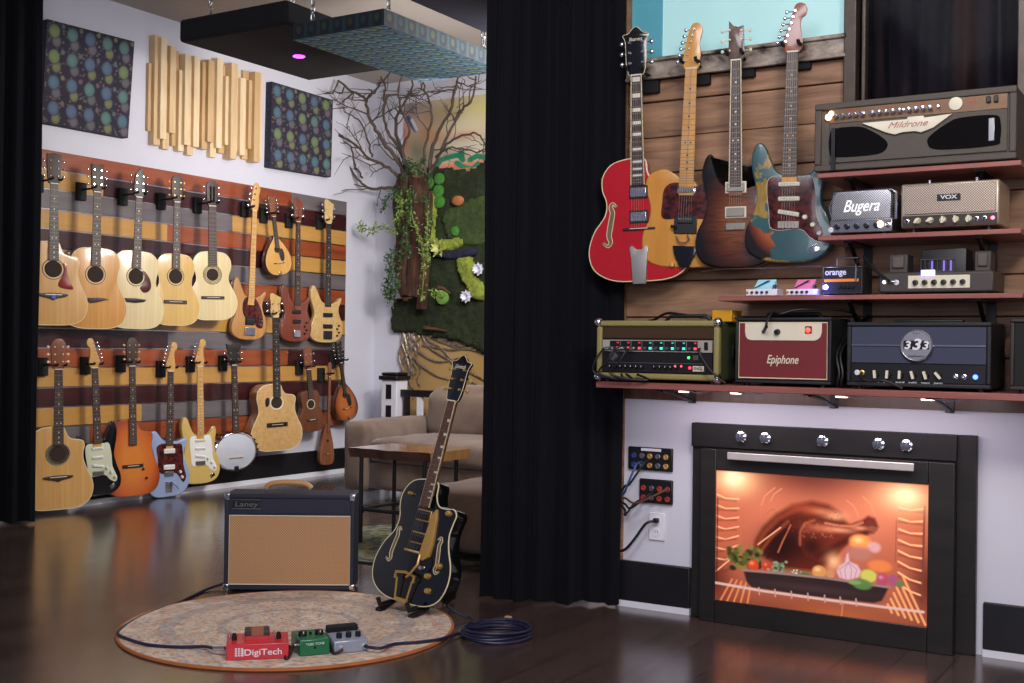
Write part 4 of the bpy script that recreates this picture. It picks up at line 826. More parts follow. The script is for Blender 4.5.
def knob(x, z, r, m_, par, y=0, d=.014, name='knob', ptr=None):
    o = MB().lathe([(r * 1.1, 0), (r, .003), (r * .85, d), (0, d + .0005)], (x, y, z), (0, -1, 0), 14).obj(name, m_, par)
    if ptr: B((x - .0012, y - d - .0015, z), (x + .0012, y - d, z + r * .85)).obj('pointer', ptr, o)
    return o
def lamp_(x, z, r, col, par, y=0, e=6, name='pilot_light'):
    return MB().ball((x, y, z), r, 10, 7).obj(name, mat('glow_' + col, col, .3, emis=e, var=0), par)
def socket(x, z, par, y=0, r=.006, m_=None):
    return MB().lathe([(r * 1.5, 0), (r * 1.5, .003), (r, .005), (r * .6, .005), (r * .6, .001), (0, .001)], (x, y, z), (0, -1, 0), 14).obj('socket', m_ or M_chrome, par)
def jack(p, d, par=None, L=.05, m_=None):
    return None
def cable(name, pts, r, label, m_=None, cat='cable', group=None, k=8):
    o = MB().tube(crom([Vector(p) for p in pts], k, False), r, 8).obj(name, m_ or M_rubber); return tag(o, label, cat, group)
M_grey = mat('olive_grey_tolex', '4b443d', .62, var=.1, vscale=220, bump=.3)
M_gold2 = mat('bronze_panel', '6f5640', .42, .5, var=.06)
# 1 wide olive-grey head
r, w, h = cab('amplifier_head', 814.8, 1017, 104.5, Z1, 3.965, .26, 'wide olive-grey amplifier head with long knob panel and winged cream badge, on the topmost shelf', 'amplifier', yr=84.5)
BW = mat('dark_grille_opening', '0c0b0d', .9, var=.1, spec=.1)
sh = MB(); sh.box((-w / 2, .012, 0), (w / 2, .26, h)).obj('cabinet', M_grey, r, bevel=.008)
frame_front(MB(), w, h, .022, .02).obj('face_frame', M_grey, r, bevel=.004)
o = B((-w / 2 + .05, .006, h * .02 + .022), (w / 2 - .028, .013, h * .70)).obj('front_panel', M_grey, r, bevel=.002)
def blobp(x0, x1, z0, z1, cutside):
    rr = (z1 - z0) * .35
    if cutside > 0: p = [(x0 + rr * .6, z0), (x1 - rr, z0), (x1, z0 + rr * .7), (x1 - .01, (z0 + z1) / 2), (x1 - rr * 1.6, z1 - rr * .5), (x1 - rr * 2.8, z1), (x0 + rr * .6, z1), (x0, z1 - rr * .6), (x0, z0 + rr * .6)]
    else: p = [(x1 - rr * .6, z0), (x0 + rr, z0), (x0, z0 + rr * .7), (x0 + .01, (z0 + z1) / 2), (x0 + rr * 1.8, z1 - rr * .4), (x0 + rr * 3, z1), (x1 - rr * .6, z1), (x1, z1 - rr * .6), (x1, z0 + rr * .6)]
    return closed(p, 4)
for x0, x1, c in ((-w * .42, -w * .12, 1), (w * .08, w * .425, -1)):
    q = MB().prism(blobp(x0, x1, h * .20, h * .62, c), .0055, .0035).obj('vent_opening', BW, r)
B((w * .37, .0, h * .26), (w * .40, .004, h * .58)).obj('vent_chrome', M_metal, r, bevel=.002)
cp = B((-w / 2 + .05, .004, h * .70), (w / 2 - .028, .012, h * .90)).obj('control_panel', M_gold2, r)
for g0, cnt in ((-.385, 5), (-.195, 5), (-.01, 4)):
    for i in range(cnt): knob(w * (g0 + .0345 * i), h * .79, .0085, M_chrome, r, .004, .016)
for xx in (-.235, -.035, .135): MB().cyl((w * xx, .004, h * .79), (w * xx, -.012, h * .80), .003).obj('toggle_switch', M_chrome, r)
MB().lathe([(.021, 0), (.021, .004), (.017, .005), (0, .005)], (w * .215, .004, h * .82), (0, -1, 0), 24).obj('gauge', M_cream, r)
for i in (0, 1): B((w * (.36 + .035 * i), -.006, h * .79), (w * (.38 + .035 * i), .004, h * .88)).obj('power_switch', M_black, r, bevel=.002)
MR = mat('red_print', 'b03a30', .5, var=.02)
text('panel_lettering', 'W', TM(w * .29, .0035, h * .83), .028, .014, MR, r, .2)
for xx in (-.31, -.12, .05): text('panel_lettering', 'channel', TM(w * xx, .0035, h * .875), .03, .006, MR, r)
lamp_(-w * .425, h * .79, .011, 'ffd0a0', r, -.002, 5); lamp_(-w * .41, h * .84, .009, 'ffe0c0', r, -.002, 4)
bd = MB().prism([(-w * .245, h * .66), (-w * .02, h * .66), (-w * .015, h * .69), (w * .06, h * .69), (w * .065, h * .66), (w * .20, h * .68), (w * .11, h * .51), (w * .05, h * .455), (w * .02, h * .48), (-w * .04, h * .48), (-w * .08, h * .455), (-w * .13, h * .50)], .006, -.004, .001).obj('badge', M_cream, r)
text('badge_lettering', 'Mildrone', TM(-w * .02, -.005, h * .585), w * .20, h * .085, mat('faded_red_script', 'a8685c', .5, var=.02), r, .5)
q = MB().box((-w * .405, -.010, -.0), (-w * .385, -.002, h * .62)).obj('grey_strap', M_black, r)
B((-.09, .10, h), (.09, .13, h + .018)).obj('carry_handle', M_rubber, r, bevel=.006)
# 2 small chrome head with script
r, w, h = cab('amplifier_head', 829, 894, 190, Z2, 3.965, .17, 'small chrome-caged amplifier head with white script lettering, on the second shelf', 'amplifier', yr=187)
B((-w / 2 + .004, 0, 0), (w / 2 - .004, .17, h * .30)).obj('chassis', M_metal, r, bevel=.003)
def mesh_mat(name, c1, c2, sc=260, metal=.7):
    t = NT(name); v = t.coord((1, 1, 1)); s_ = t.n('ShaderNodeSeparateXYZ'); t.l(v, s_.inputs[0])
    def wv(o1, f):
        m1 = t.n('ShaderNodeMath', operation='MULTIPLY'); t.l(o1, m1.inputs[0]); m1.inputs[1].default_value = f
        m2 = t.n('ShaderNodeMath', operation='SINE'); t.l(m1.outputs[0], m2.inputs[0]); return m2.outputs[0]
    m3 = t.n('ShaderNodeMath', operation='MULTIPLY'); t.l(wv(s_.outputs['X'], sc * 3), m3.inputs[0]); t.l(wv(s_.outputs['Z'], sc * 3), m3.inputs[1])
    t.l(t.ramp(m3.outputs[0], [(-.0, lin(c1)), (.45, lin(c2))]), t.b.inputs['Base Color']); t.b.inputs['Metallic'].default_value = metal; t.b.inputs['Roughness'].default_value = .35; return t.m
M_cage = mesh_mat('chrome_perforated_cage', '77777a', 'dcdce0')
MB().tube([(-w / 2 + .01, .03, h * .32), (-w / 2 - .004, .03, h * .6), (-w / 2 + .012, .03, h * .96), (w / 2 - .012, .03, h * .98), (w / 2 + .0, .03, h * .9), (w / 2, .03, h * .3)], .006, 8).obj('chrome_tube_frame', M_chrome, r)
q = MB().prism([(-w / 2 + .014, h * .30), (w / 2 - .012, h * .30), (w / 2 - .010, h * .88), (w / 2 - .022, h * .96), (-w / 2 + .026, h * .96), (-w / 2 + .012, h * .84), (-w / 2 + .006, h * .62), (-w / 2 + .008, h * .42)], .15, .006, .004).obj('cage', M_cage, r)
text('script_lettering', 'Bugera', TM(-.002, .0045, h * .60), w * .56, h * .36, mat('lit_white_script', 'f4f4ff', .4, emis=.3, var=0), r, .4, bold=.012)
for i in range(5): knob(w * (-.36 + .15 * i), h * .15, .009, M_black, r, 0, .013)
lamp_(w * .30, h * .17, .011, 'ffc890', r, -.004, 7); socket(w * .42, h * .15, r); socket(-w * .46, h * .08, r, m_=M_white)
# 3 chrome and black head
r, w, h = cab('amplifier_head', 901, 999.5, 184, Z2, 3.965, .20, 'rectangular head with bright perforated grille and cream pointer knobs, on the second shelf', 'amplifier', foot=.016, yr=179)
B((-w / 2, .004, 0), (w / 2, .20, h)).obj('cabinet', mat('champagne_metal', 'c4b6a6', .35, .7, var=.05), r, bevel=.006)
B((-w / 2 + .010, -.002, h * .30), (w / 2 - .010, .006, h * .95)).obj('grille', mesh_mat('champagne_perforated_grille', '8a7868', 'e6d8c8'), r, bevel=.002)
B((-w / 2 + .006, -.001, h * .02), (w / 2 - .006, .006, h * .27)).obj('control_panel', mat('dark_bronze_panel', '3a322c', .4, .3), r)
B((-.036, -.006, h * .58), (.036, -.001, h * .72)).obj('badge', M_black, r); text('badge_lettering', 'VOX', TM(0, -.0065, h * .65), .052, .013, M_white, r, bold=.02)
for i in range(5):
    x = w * (-.32 + .13 * i); o = knob(x, h * .15, .010, M_cream, r, -.001, .010)
    B((-.003, -.018, -.011), (.003, -.010, .011)).obj('pointer', M_cream, o).matrix_local = Matrix.Translation((x, 0, h * .15)) @ Matrix.Rotation(R_((50, 70, 5, -4, 10)[i]), 4, 'Y')
socket(-w * .43, h * .15, r); socket(w * .28, h * .15, r); socket(w * .36, h * .15, r); lamp_(w * .44, h * .15, .006, 'ff5a70', r, -.003, 6)
for x in (-w * .22, w * .26): MB().cyl((x, .03, h), (x, .03, h + .012), .006).obj('handle_post', M_chrome, r)
# 4 grey tube head with cage and transformers (third shelf)
M_tg = mat('taupe_painted_steel', '423c3a', .5, .2, var=.05)
r, w, h = cab('amplifier_head', 879, 994, 272, Z3, 3.965, .20, 'taupe tube amplifier head with exposed transformers and a glowing blue badge, on the third shelf', 'amplifier', yr=271, foot=.006)
B((-w / 2, 0, 0), (w / 2, .20, h)).obj('chassis', M_tg, r, bevel=.006)
B((-w * .235, -.002, h * .2), (w * .30, .002, h * .82)).obj('control_panel', M_cream, r)
for i in range(6): knob(w * (-.17 + .082 * i), h * .48, .0085, M_black, r, -.002, .014)
B((-w * .12, -.005, h * .80), (-w * -.0, .0, h * 1.08)).obj('blue_badge', mat('glow_8f7bff', '9a8cff', .3, emis=5, var=0), r)
socket(-w * .34, h * .5, r, m_=M_white); B((-w * .44, -.012, h * .5), (-w * .34, -.006, h * .58)).obj('angled_jack', M_chrome, r, bevel=.002); lamp_(-w * .445, h * .52, .006, 'fff0e0', r, -.008, 3)
q = MB(); cw = w * .17; zc = h; ch = h * 1.15
cg = MB().prism([(-w * .17, zc), (w * .24, zc), (w * .24, zc + ch), (-w * .13, zc + ch), (-w * .17, zc + ch * .65)], .16, .05, .003).obj('tube_cage', M_black, r)
q = MB()
for i in range(9): x = -w * .155 + w * .037 * i; q.box((x, .043, zc + .004), (x + w * .006, .047, zc + ch * .55))
q.box((-w * .16, .043, zc), (w * .15, .048, zc + .006)); q.box((-w * .16, .043, zc + ch * .53), (w * .15, .048, zc + ch * .58)); q.obj('cage_bar', M_tg, cg)
for x in (-w * .055, w * .05, w * .11): MB().cyl((x, .046, zc + .004), (x, .046, zc + ch * .5), .0035).obj('glowing_tube', mat('glow_5a4a9a', '6a58b0', .4, emis=1.2, var=0), r)
for x, ww, hh in ((-w * .36, w * .15, .95), (w * .38, w * .12, 1.0)):
    q = MB().box((x - ww / 2 - .004, .05, zc), (x + ww / 2 + .004, .13, zc + h * hh)).obj('transformer', M_tg, r, bevel=.004)
    B((x - ww * .36, .042, zc + h * .25), (x + ww * .36, .05, zc + h * (hh - .1))).obj('winding_cover', mat('taupe_cover', '544c47', .6), q, bevel=.004)
# 5 mini head with wire handle and orange stripe
r, w, h = cab('mini_amplifier_head', 822.5, 863, 266, Z3, 3.965, .10, 'tiny black mini head with orange stripe and bright blue light, on the third shelf', 'amplifier', foot=.004)
B((-w / 2, 0, 0), (w / 2, .10, h)).obj('case', M_matte, r, bevel=.003)
MB().tube([(x, -.0015, z) for x, z in ((-w / 2 + .003, .003), (w / 2 - .003, .003), (w / 2 - .003, h - .003), (-w / 2 + .003, h - .003))], .0014, 6, True).obj('face_trim', M_metal, r)
text('case_lettering', 'orange', TM(-w * .17, -.001, h * .78), w * .52, h * .22, M_white, r, bold=.02)
B((-w / 2 + .006, -.0015, h * .44), (w / 2 - .014, 0, h * .54)).obj('orange_stripe', mat('orange_stripe_print', 'd4782a', .4, emis=.25, var=.05), r)
for i in range(4): knob(w * (-.06 + .11 * i), h * .25, .005, M_matte, r, 0, .009); 
lamp_(-w * .40, h * .25, .0085, '6a70ff', r, -.006, 30)
MB().tube([(-w * .22, .04, h), (-w * .22, .04, h + .026), (-w * .16, .04, h + .030), (w * .30, .04, h + .030), (w * .34, .03, h + .026), (w * .34, -.003, h), (w * .34, -.005, h * .45)], .0035, 8).obj('bar_handle', M_chrome, r)
bl = bpy.data.lights.new('pilot_glow', 'POINT'); bl.energy = .25; bl.color = (.25, .25, 1); bl.shadow_soft_size = .01; bo = bpy.data.objects.new('pilot_glow', bl); COL.objects.link(bo); bo.parent = r; bo.location = (-w * .44, -.03, h * .25)
# 6-7 two pocket heads
for (a, b_, c, lab) in ((746, 777, '9fd6e8', 'pocket-sized white head with pale blue sloping top, at the end of the third shelf'), (786, 817, 'e07aa8', 'pocket-sized white head with pink sloping top, beside the orange-striped mini head')):
    r, w, h = cab('pocket_amplifier', a, b_, 289, Z3, 3.97, .06, lab, 'amplifier', 'pocket-sized heads on the third shelf', foot=.002)
    B((-w / 2, 0, 0), (w / 2, .07, h)).obj('case', M_white, r, bevel=.002)
    for i in range(4): knob(w * (-.3 + .16 * i), h * .5, .0045, M_black, r, 0, .008)
    socket(-w * .45, h * .5, r, r=.003, m_=M_gold)
    f = MB(); x0, x1 = -w * .30, w * .30
    f.add([(x0, .012, h), (x1, .012, h), (x1, .060, h + .036), (x0, .060, h + .036), (x0, .066, h), (x1, .066, h)], [(0, 1, 2, 3), (0, 3, 4), (1, 5, 2), (3, 2, 5, 4), (0, 4, 5, 1)])
    o = f.obj('sloping_top', mat('enamel_' + c, c, .3, emis=.12), r)
    f = MB().add([(x0, .0115, h + .004), (x0 + .008, .0115, h + .004), (x1 * .55, .045, h + .032), (x1 * .2, .045, h + .032)], [(0, 1, 2, 3)]).obj('diagonal_stripe', M_matte, r)
    B((w * .33, .01, h), (w * .40, .03, h + .015)).obj('switch', M_metal, r)
# 8 lowest shelf: rack case in tweed
M_tweed = mat('mustard_tweed', '8d8350', .75, var=.12, vscale=260, bump=.3); M_green = mat('olive_green_tolex', '3b4429', .7, var=.1, vscale=200, bump=.3)
r, w, h = cab('rack_case', 596.5, 719, 321, Z4, 3.93, .32, 'mustard tweed rack case holding two black rack units, under the red guitar', 'amplifier rack', yr=320, foot=.012)
MB().box((-w / 2 + .004, .02, .003), (w / 2 - .004, .32, h - .003)).obj('case', M_green, r, bevel=.008)
frame_front(MB(), w, h, .022, .03).obj('tweed_front_frame', M_tweed, r, bevel=.007)
B((-w / 2 + .02, .012, .02), (w / 2 - .02, .022, h - .02)).obj('recess', M_matte, r)
B((-w / 2 + .024, .006, h * .70), (w / 2 - .024, .012, h - .024)).obj('grille_cloth', mesh_mat('brown_weave_grille', '2e1f12', '5d4428', 200, 0), r)
for sx in (-1, 1):
    for zc in (0, h): MB().ball((sx * (w / 2 - .006), .006, zc + (-.006 if zc else .006)), .017, 12, 8).obj('corner_cap', M_chrome, r)
MB().tube([(w / 2 - .26, .12, h - .002), (w / 2 - .24, .12, h + .018), (w / 2 - .10, .12, h + .020), (w / 2 - .07, .12, h - .002)], .007, 8).obj('handle', M_rubber, r)
B((w / 2, .12, h * .35), (w / 2 + .008, .22, h * .60)).obj('side_handle', M_rubber, r, bevel=.003)
u1 = B((-w / 2 + .026, .002, h * .47), (w / 2 - .026, .012, h * .67)).obj('patch_unit', mat('rack_grey_face', 'a8a296', .45, .2), r)
for i in range(8):
    x0 = -w / 2 + .058 + i * (w - .135) / 8; x1 = x0 + (w - .135) / 8 - .003
    B((x0, -.001, h * .49), (x1, .003, h * .655)).obj('channel_panel', M_black, u1)
    c = '2fd6b8' if 3 <= i <= 6 else 'e0404a'
    B((x1 - .013, -.004, h * .51), (x1 - .003, -.001, h * .55)).obj('square_button', mat('lit_' + c, c, .4, emis=1.6, var=0), u1)
    MB().cyl((x0 + .012, -.001, h * .53), (x0 + .012, -.008, h * .53), .0055, n=10).obj('socket', M_metal, u1)
    B((x1 - .012, -.0025, h * .61), (x1 - .004, -.001, h * .635)).obj('indicator', mat('dim_' + c, c, .5, emis=.15, var=0), u1)
B((w / 2 - .055, -.002, h * .51), (w / 2 - .040, .002, h * .64)).obj('power_button', M_black, u1, bevel=.002)
u2 = B((-w / 2 + .026, .004, h * .12), (w / 2 - .026, .012, h * .455)).obj('preamp_unit', mat('rack_dark_face', '201d1e', .45, .3), r)
B((-w / 2 + .05, .002, h * .275), (w / 2 - .06, .0045, h * .285)).obj('panel_line', M_metal, u2)
for i in range(12):
    x = -w / 2 + .06 + i * .0215 + (.03 if i > 6 else 0)
    if x < w / 2 - .09: MB().lathe([(.006, 0), (.005, .010), (0, .0105)], (x, .004, h * .21), (0, -1, 0), 10).obj('knob', M_black, u2); B((x - .001, -.007, h * .21), (x + .001, -.006, h * .235)).obj('pointer', M_white, u2)
for x in (.028, .052): lamp_(w * .10 + x, h * .235, .004, 'ff5060', u2, .002, 2)
lamp_(w * .275, h * .21, .006, 'ff3050', u2, .002, 2); lamp_(w * .265, h * .38, .005, '40e060', u2, .002, 3)
B((w * .30, .001, h * .155), (w * .385, .004, h * .245)).obj('name_plate', M_cream, u2)
text('plate_lettering', 'ENGL', TM(w * .3425, .0, h * .2), w * .07, h * .05, M_black, u2)
B((w * .30, .001, h * .34), (w * .34, .004, h * .42)).obj('rocker_switch', mat('grey_switch', '55504b', .5), u2)
MB().lathe([(.018, 0), (.018, .008), (.013, .014), (0, .014)], (-w * .35, .004, h * .38), (0, -1, 0), 20).obj('round_connector', M_metal, u2)
wr, hr_, xr = w, h, r.location.x
# cables drooping from the rack
for i, (x0, z0, x1, z1) in enumerate(((-.19, .53, -.205, .02), (-.14, .53, -.185, -.005), (-.09, .53, -.14, .03))):
    X = xr; zb = Z4 + .012
    pts = [(X + x0 * 1.0, 3.925, zb + h * z0), (X + x0, 3.88, zb + h * z0 - .008), (X + x0 - .02, 3.86, zb + h * .3), (X + x1 - .01, 3.862, zb + z1), (X + x1 + .05, 3.868, Z4 + .014), (X + x1 + .09 + .02 * i, 3.89, Z4 + .012), (X + x1 + .075, 3.915, Z4 + .03)]
    pts[3] = (X + x1 - .01, 3.862, Z4 + .035)
    cable('patch_cable', pts, .0042, ('leftmost', 'middle', 'rightmost')[i] + ' of the three black patch cables drooping from the tweed rack case', group='patch cables on the tweed rack')
    o = MB().cyl((X + x0, 3.93, zb + h * z0), (X + x0, 3.885, zb + h * z0 - .006), .0065, n=10).obj('jack_plug', M_metal)
    o.parent = bpy.data.objects[[ob.name for ob in COL.objects if ob.name.startswith('patch_cable')][-1]]
cable('patch_cable', [(xr + w * .36, 3.925, Z4 + .012 + h * .53), (xr + w * .38, 3.89, Z4 + .01 + h * .50), (xr + w * .45, 3.89, Z4 + h * .3), (xr + w * .52, 3.89, Z4 + .03), (xr + w * .58, 3.90, Z4 + .008)], .0042, 'thin black cable crossing the right side of the tweed rack down to the shelf', group='patch cables on the tweed rack')
# 9 yellow box on the rack
pz = Z4 + .012 + hr_ - .003
A = onY(715, 316, 4.0); A2 = onY(735, 316, 4.0)
r = empty('direct_box', ((A.x + A2.x) / 2 - .012, 4.0, pz), 0, 'small bright yellow metal box with a cable, on top of the tweed rack case', 'signal box')
w = A2.x - A.x; B((-w / 2, 0, 0), (w / 2, .10, .042)).obj('case', mat('signal_yellow_enamel', 'd0951c', .4, var=.05), r, bevel=.003); MB().cyl((-w / 2, .05, .02), (-w / 2 - .055, .05, .017), .005).obj('jack_plug', M_metal, r)
MB().cyl((w / 2, .03, .02), (w / 2 + .01, .03, .02), .006).obj('socket', M_metal, r)
bx_ = r.location.x - w / 2 - .05
cable('patch_cable', [(bx_, 4.05, pz + .017), (bx_ - .06, 4.05, pz + .024), (bx_ - .15, 4.06, pz + .034), (bx_ - .22, 4.10, pz + .012), (bx_ - .27, 4.15, pz + .008)], .005, 'black cable lying along the top of the tweed rack, plugged into the yellow box')
# 10 burgundy and cream combo
M_bur = mat('burgundy_panel', '6e1d22', .6, var=.08, vscale=120); M_blt = mat('black_tolex', '18181b', .6, var=.15, vscale=200, bump=.3)
r, w, h = cab('amplifier_head', 735.5, 831.5, 317.5, Z4, 3.94, .24, 'burgundy-fronted amplifier head with cream control panel and script lettering, on the lowest shelf', 'amplifier', yr=317.5, foot=.010)
MB().box((-w / 2, .008, 0), (w / 2, .24, h)).obj('cabinet', M_blt, r, bevel=.008); frame_front(MB(), w, h, .010, .02).obj('face_frame', M_blt, r, bevel=.003)
fx = w / 2 - .014; f = B((-fx, .003, .018), (fx, .009, h - .018)).obj('front_panel', M_bur, r)
MB().tube([(x, .002, z) for x, z in ((-fx, .018), (fx, .018), (fx, h - .018), (-fx, h - .018))], .0025, 6, True).obj('cream_piping', M_bind, r)
MB().prism([(-fx * .86, h - .02), (-fx * .86, h * .78), (-fx * .84, h * .71), (-fx * .80, h * .675), (-fx * .72, h * .655), (fx * .72, h * .655), (fx * .80, h * .675), (fx * .85, h * .71), (fx * .88, h * .78), (fx * .88, h - .02)], .003, .0, .0).obj('control_panel', M_cream, r)
text('script_lettering', 'Epiphone', TM(0, .0015, h * .36), w * .33, h * .17, M_cream, r, .3, bold=.01)
lamp_(w * .27, h * .81, .009, 'ff5040', r, -.006, 2.5); B((w * .235, -.003, h * .76), (w * .305, .001, h * .87)).obj('switch_frame', mat('dark_red_switch', '5a1414', .4), r, bevel=.002)
knob(-w * .05, h * .78, .010, M_black, r, 0, .014); MB().cyl((-w * .20, 0, h * .78), (-w * .13, -.035, h * .86), .006, n=8).obj('angled_plug', M_black, r)
MB().tube([(-w * .3, .12, h), (-w * .27, .12, h + .014), (w * .27, .12, h + .014), (w * .3, .12, h)], .008, 8).obj('carry_handle', M_rubber, r)
xe = r.location.x; cable('patch_cable', [(xe - w * .13, 3.903, Z4 + .01 + h * .86), (xe - w * .12, 3.90, Z4 + h * .97), (xe - w * .1, 3.93, Z4 + h + .026), (xe - w * .05, 3.97, Z4 + h + .024), (xe + .05, 4.0, Z4 + h + .04), (xe + .2, 4.08, Z4 + h + .03), (xe + .235, 4.14, Z4 + .18)], .0045, 'black cable looping over the top of the burgundy amplifier head')
# 11 blue-grey head with round badge
r, w, h = cab('amplifier_head', 847, 991.5, 322, Z4, 3.93, .26, 'black head with slate-blue cloth and a round silver 333 badge, on the lowest shelf', 'amplifier', yr=322, foot=.010)
MB().box((-w / 2, .010, 0), (w / 2, .26, h)).obj('cabinet', M_blt, r, bevel=.008); frame_front(MB(), w, h, .014, .022).obj('face_frame', M_blt, r, bevel=.004)
B((-w / 2 + .016, .004, h * .37), (w / 2 - .016, .011, h - .016)).obj('grille_cloth', mat('slate_blue_cloth', '383c52', .8, var=.08, vscale=200), r)
B((-w / 2 + .016, .0, h * .63), (w / 2 - .016, .004, h * .65)).obj('silver_strip', M_metal, r)
B((-w / 2 + .016, .002, .016), (w / 2 - .016, .011, h * .35)).obj('control_panel', M_black, r)
bz = h * .64; q = MB().lathe([(.052, 0), (.052, .006), (.049, .008), (.046, .006), (0, .006)], (-.0, .0, bz), (0, -1, 0), 40).obj('badge', M_metal, r)
MB().lathe([(.047, .0), (.047, .0075), (.030, .0075)], (0, 0, bz), (0, -1, 0), 40).obj('badge_ring', mat('pewter', '9a9aa2', .4, .7), q); B((-.040, -.0085, bz - .012), (.040, -.0078, bz + .016)).obj('badge_band', M_matte, q)
for i, (x, s_) in enumerate(((-.028, .8), (0, 1.1), (.028, .8))): text('badge_digit', '3', TM(x, -.0095, bz + .002 * i * (2 - i)), .026 * s_, .034 * s_, M_white, q, .2, bold=.03)
text('badge_lettering', '* 2 *', TM(0, -.0085, bz + .038), .022, .008, M_black, q)
text('badge_lettering', 'amplification', TM(0, -.0085, bz - .034), .05, .008, M_black, q)
for i in range(6):
    x = w * (-.29 + .088 * i); o = knob(x, h * .18, .011, M_blk, r, .002, .008); B((-.004, -.014, -.013), (.004, -.006, .013)).obj('pointer', M_cream, o).matrix_local = Matrix.Translation((x, 0, h * .19)) @ Matrix.Rotation(R_((-5, 5, 3, -15, -18, -40)[i]), 4, 'Y')
    text('panel_lettering', ('gain', 'bass', 'mid', 'treble', 'volume', 'presence')[i], TM(x, .001, h * .075), .026, .006, M_white, r)
socket(-w * .42, h * .21, r, m_=M_white); socket(-w * .385, h * .21, r, m_=M_gold); socket(w * .27, h * .18, r); socket(w * .325, h * .18, r); lamp_(w * .40, h * .18, .008, '5070ff', r, -.004, 5)
B((-w * .2, .08, h), (w * .28, .11, h + .010)).obj('carry_handle', M_rubber, r, bevel=.004)
X3 = r.location.x
cable('patch_cable', [(X3 - w * .385, 3.925, Z4 + .01 + h * .21), (X3 - w * .37, 3.90, Z4 + h * .18), (X3 - w * .30, 3.89, Z4 + h * .13), (X3 - w * .2, 3.885, Z4 + .03), (X3 - w * .08, 3.90, Z4 + .006)], .004, 'thin black cable hanging from the input of the round-badged head')
for i in range(2):
    X = X3 - w / 2 - .035 + .012 * i; cable('patch_cable', [(X + .03, 4.2, Z4 + .25), (X + .005, 4.1, Z4 + .20), (X - .01, 3.98, Z4 + .12), (X + .005, 3.95, Z4 + .05), (X - .004, 3.97, Z4 + .007), (X + .01, 4.08, Z4 + .008)], .0045, ('left', 'right')[i] + ' of two black cables standing between the burgundy and 333-badged heads', group='cables between the heads')
q = B(tuple(onY(865, 321, 4.15)), tuple(onY(876, 311, 4.15) + Vector((0, .03, 0))))
# 12 dark cabinet at the right edge
r, w, h = cab('speaker_cabinet', 1010, 1090, 318, Z4, 3.93, .28, 'dark cabinet only partly in view at the right end of the lowest shelf', 'speaker cabinet', yr=318, foot=.010)
MB().box((-w / 2, .008, 0), (w / 2, .28, h)).obj('cabinet', M_blt, r, bevel=.008); frame_front(MB(), w, h, .014, .02).obj('face_frame', mat('dark_brown_trim', '2c211d', .5), r, bevel=.004)
B((-w / 2 + .016, .005, .016), (w / 2 - .016, .01, h - .016)).obj('grille_cloth', M_matte, r)
# cable across to the taupe head
p0, p1 = onY(862, 262, 3.99), onY(889, 281, 3.945)
cable('patch_cable', [p0 + Vector((0, .02, .02)), p0.lerp(p1, .5) + Vector((0, .0, .004)), p1], .005, 'black cable running from the mini head down to the taupe tube head')
p0, p1 = onY(722, 269.5, 3.99), onY(822, 266, 3.985)
cable('thin_wire', [p0 + Vector((-.12, .1, .002)), p0, p0.lerp(p1, .5), p1], .0016, 'thin pale wire strung below the brown and teal guitars to the orange-striped mini head', M_metal, 'wire')
# ================================================================== wall sockets and patch plates below the shelf
M_grid = M_gold
def plate(name, tl, br, label, rows, colsn, cols_):
    A, Bb = onY(tl[0], tl[1], YO - .004), onY(br[0], br[1], YO - .004); w, h = Bb.x - A.x, A.z - Bb.z
    r = empty(name, ((A.x + Bb.x) / 2, YO, Bb.z), 0, label, 'connector panel', 'black connector panels on the white wall')
    B((-w / 2, -.012, 0), (w / 2, 0, h)).obj('plate', M_black, r, bevel=.004)
    for j in range(rows):
        for i in range(colsn):
            x = w * (-.36 + .72 * i / (colsn - 1)); z = h * (.62 - .40 * j) if rows > 1 else h / 2
            MB().lathe([(.011, 0), (.011, .005), (.008, .006), (.006, .002), (0, .002)], (x, -.012, z), (0, -1, 0), 14).obj('socket', cols_[(i + j * colsn) % len(cols_)], r)
    return r, w, h
rr_ = mat('red_ring', 'a03028', .5)
pA, w, h = plate('connector_panel', (629, 446), (673, 472), 'upper of the two black connector panels on the white wall, with a white name strip', 2, 5, [mat('blue_ring', '2a3c80', .5), M_metal, M_gold, M_metal, M_gold])
B((-w * .2, -.0135, h * .84), (w * .25, -.012, h * .96)).obj('name_strip', M_white, pA)
pB, w, h = plate('connector_panel', (640, 478), (673, 505), 'lower of the two black connector panels on the white wall, its sockets ringed in red', 2, 4, [rr_, M_metal, rr_, rr_])
for i in range(5):
    z0 = .50 - .018 * i; e = onY(625, 486 + 6 * i, YO - .06); s_ = onY((650, 642, 668, 655, 640)[i], (460, 462, 488, 491, 500)[i], YO - .02)
    cable('patch_cable', [s_, s_ + Vector((-.004, -.045, -.01)), s_.lerp(e, .6) + Vector((0, -.05, -.03)), e, e + Vector((-.04, .02, .02 * i - .05))], .0042, ('black lead from the upper connector panel to the curtain, nearest its middle', 'blue-grey lead from the upper connector panel, left of the black one', 'brown lead from the far right socket of the lower connector panel', 'dark lead from the middle of the lower connector panel', 'lowest black lead at the left of the lower connector panel')[i], (M_rubber, mat('blue_lead', '2a4a7a', .4), mat('brown_lead', '5a3a28', .4), M_rubber, M_rubber)[i], group='leads at the connector panels')
A, Bb = onY(649.5, 512, YO - .003), onY(664.5, 541, YO - .003); w, h = Bb.x - A.x, A.z - Bb.z
r = empty('wall_outlet', ((A.x + Bb.x) / 2, YO, Bb.z), 0, 'white double wall outlet with a black plug in its upper socket', 'wall outlet')
B((-w / 2, -.007, 0), (w / 2, 0, h)).obj('cover_plate', M_white, r, bevel=.002)
for z in (.30, .70): MB().lathe([(.016, 0), (.016, .002), (0, .002)], (0, -.007, h * z), (0, -1, 0), 20).obj('receptacle', M_white, r)
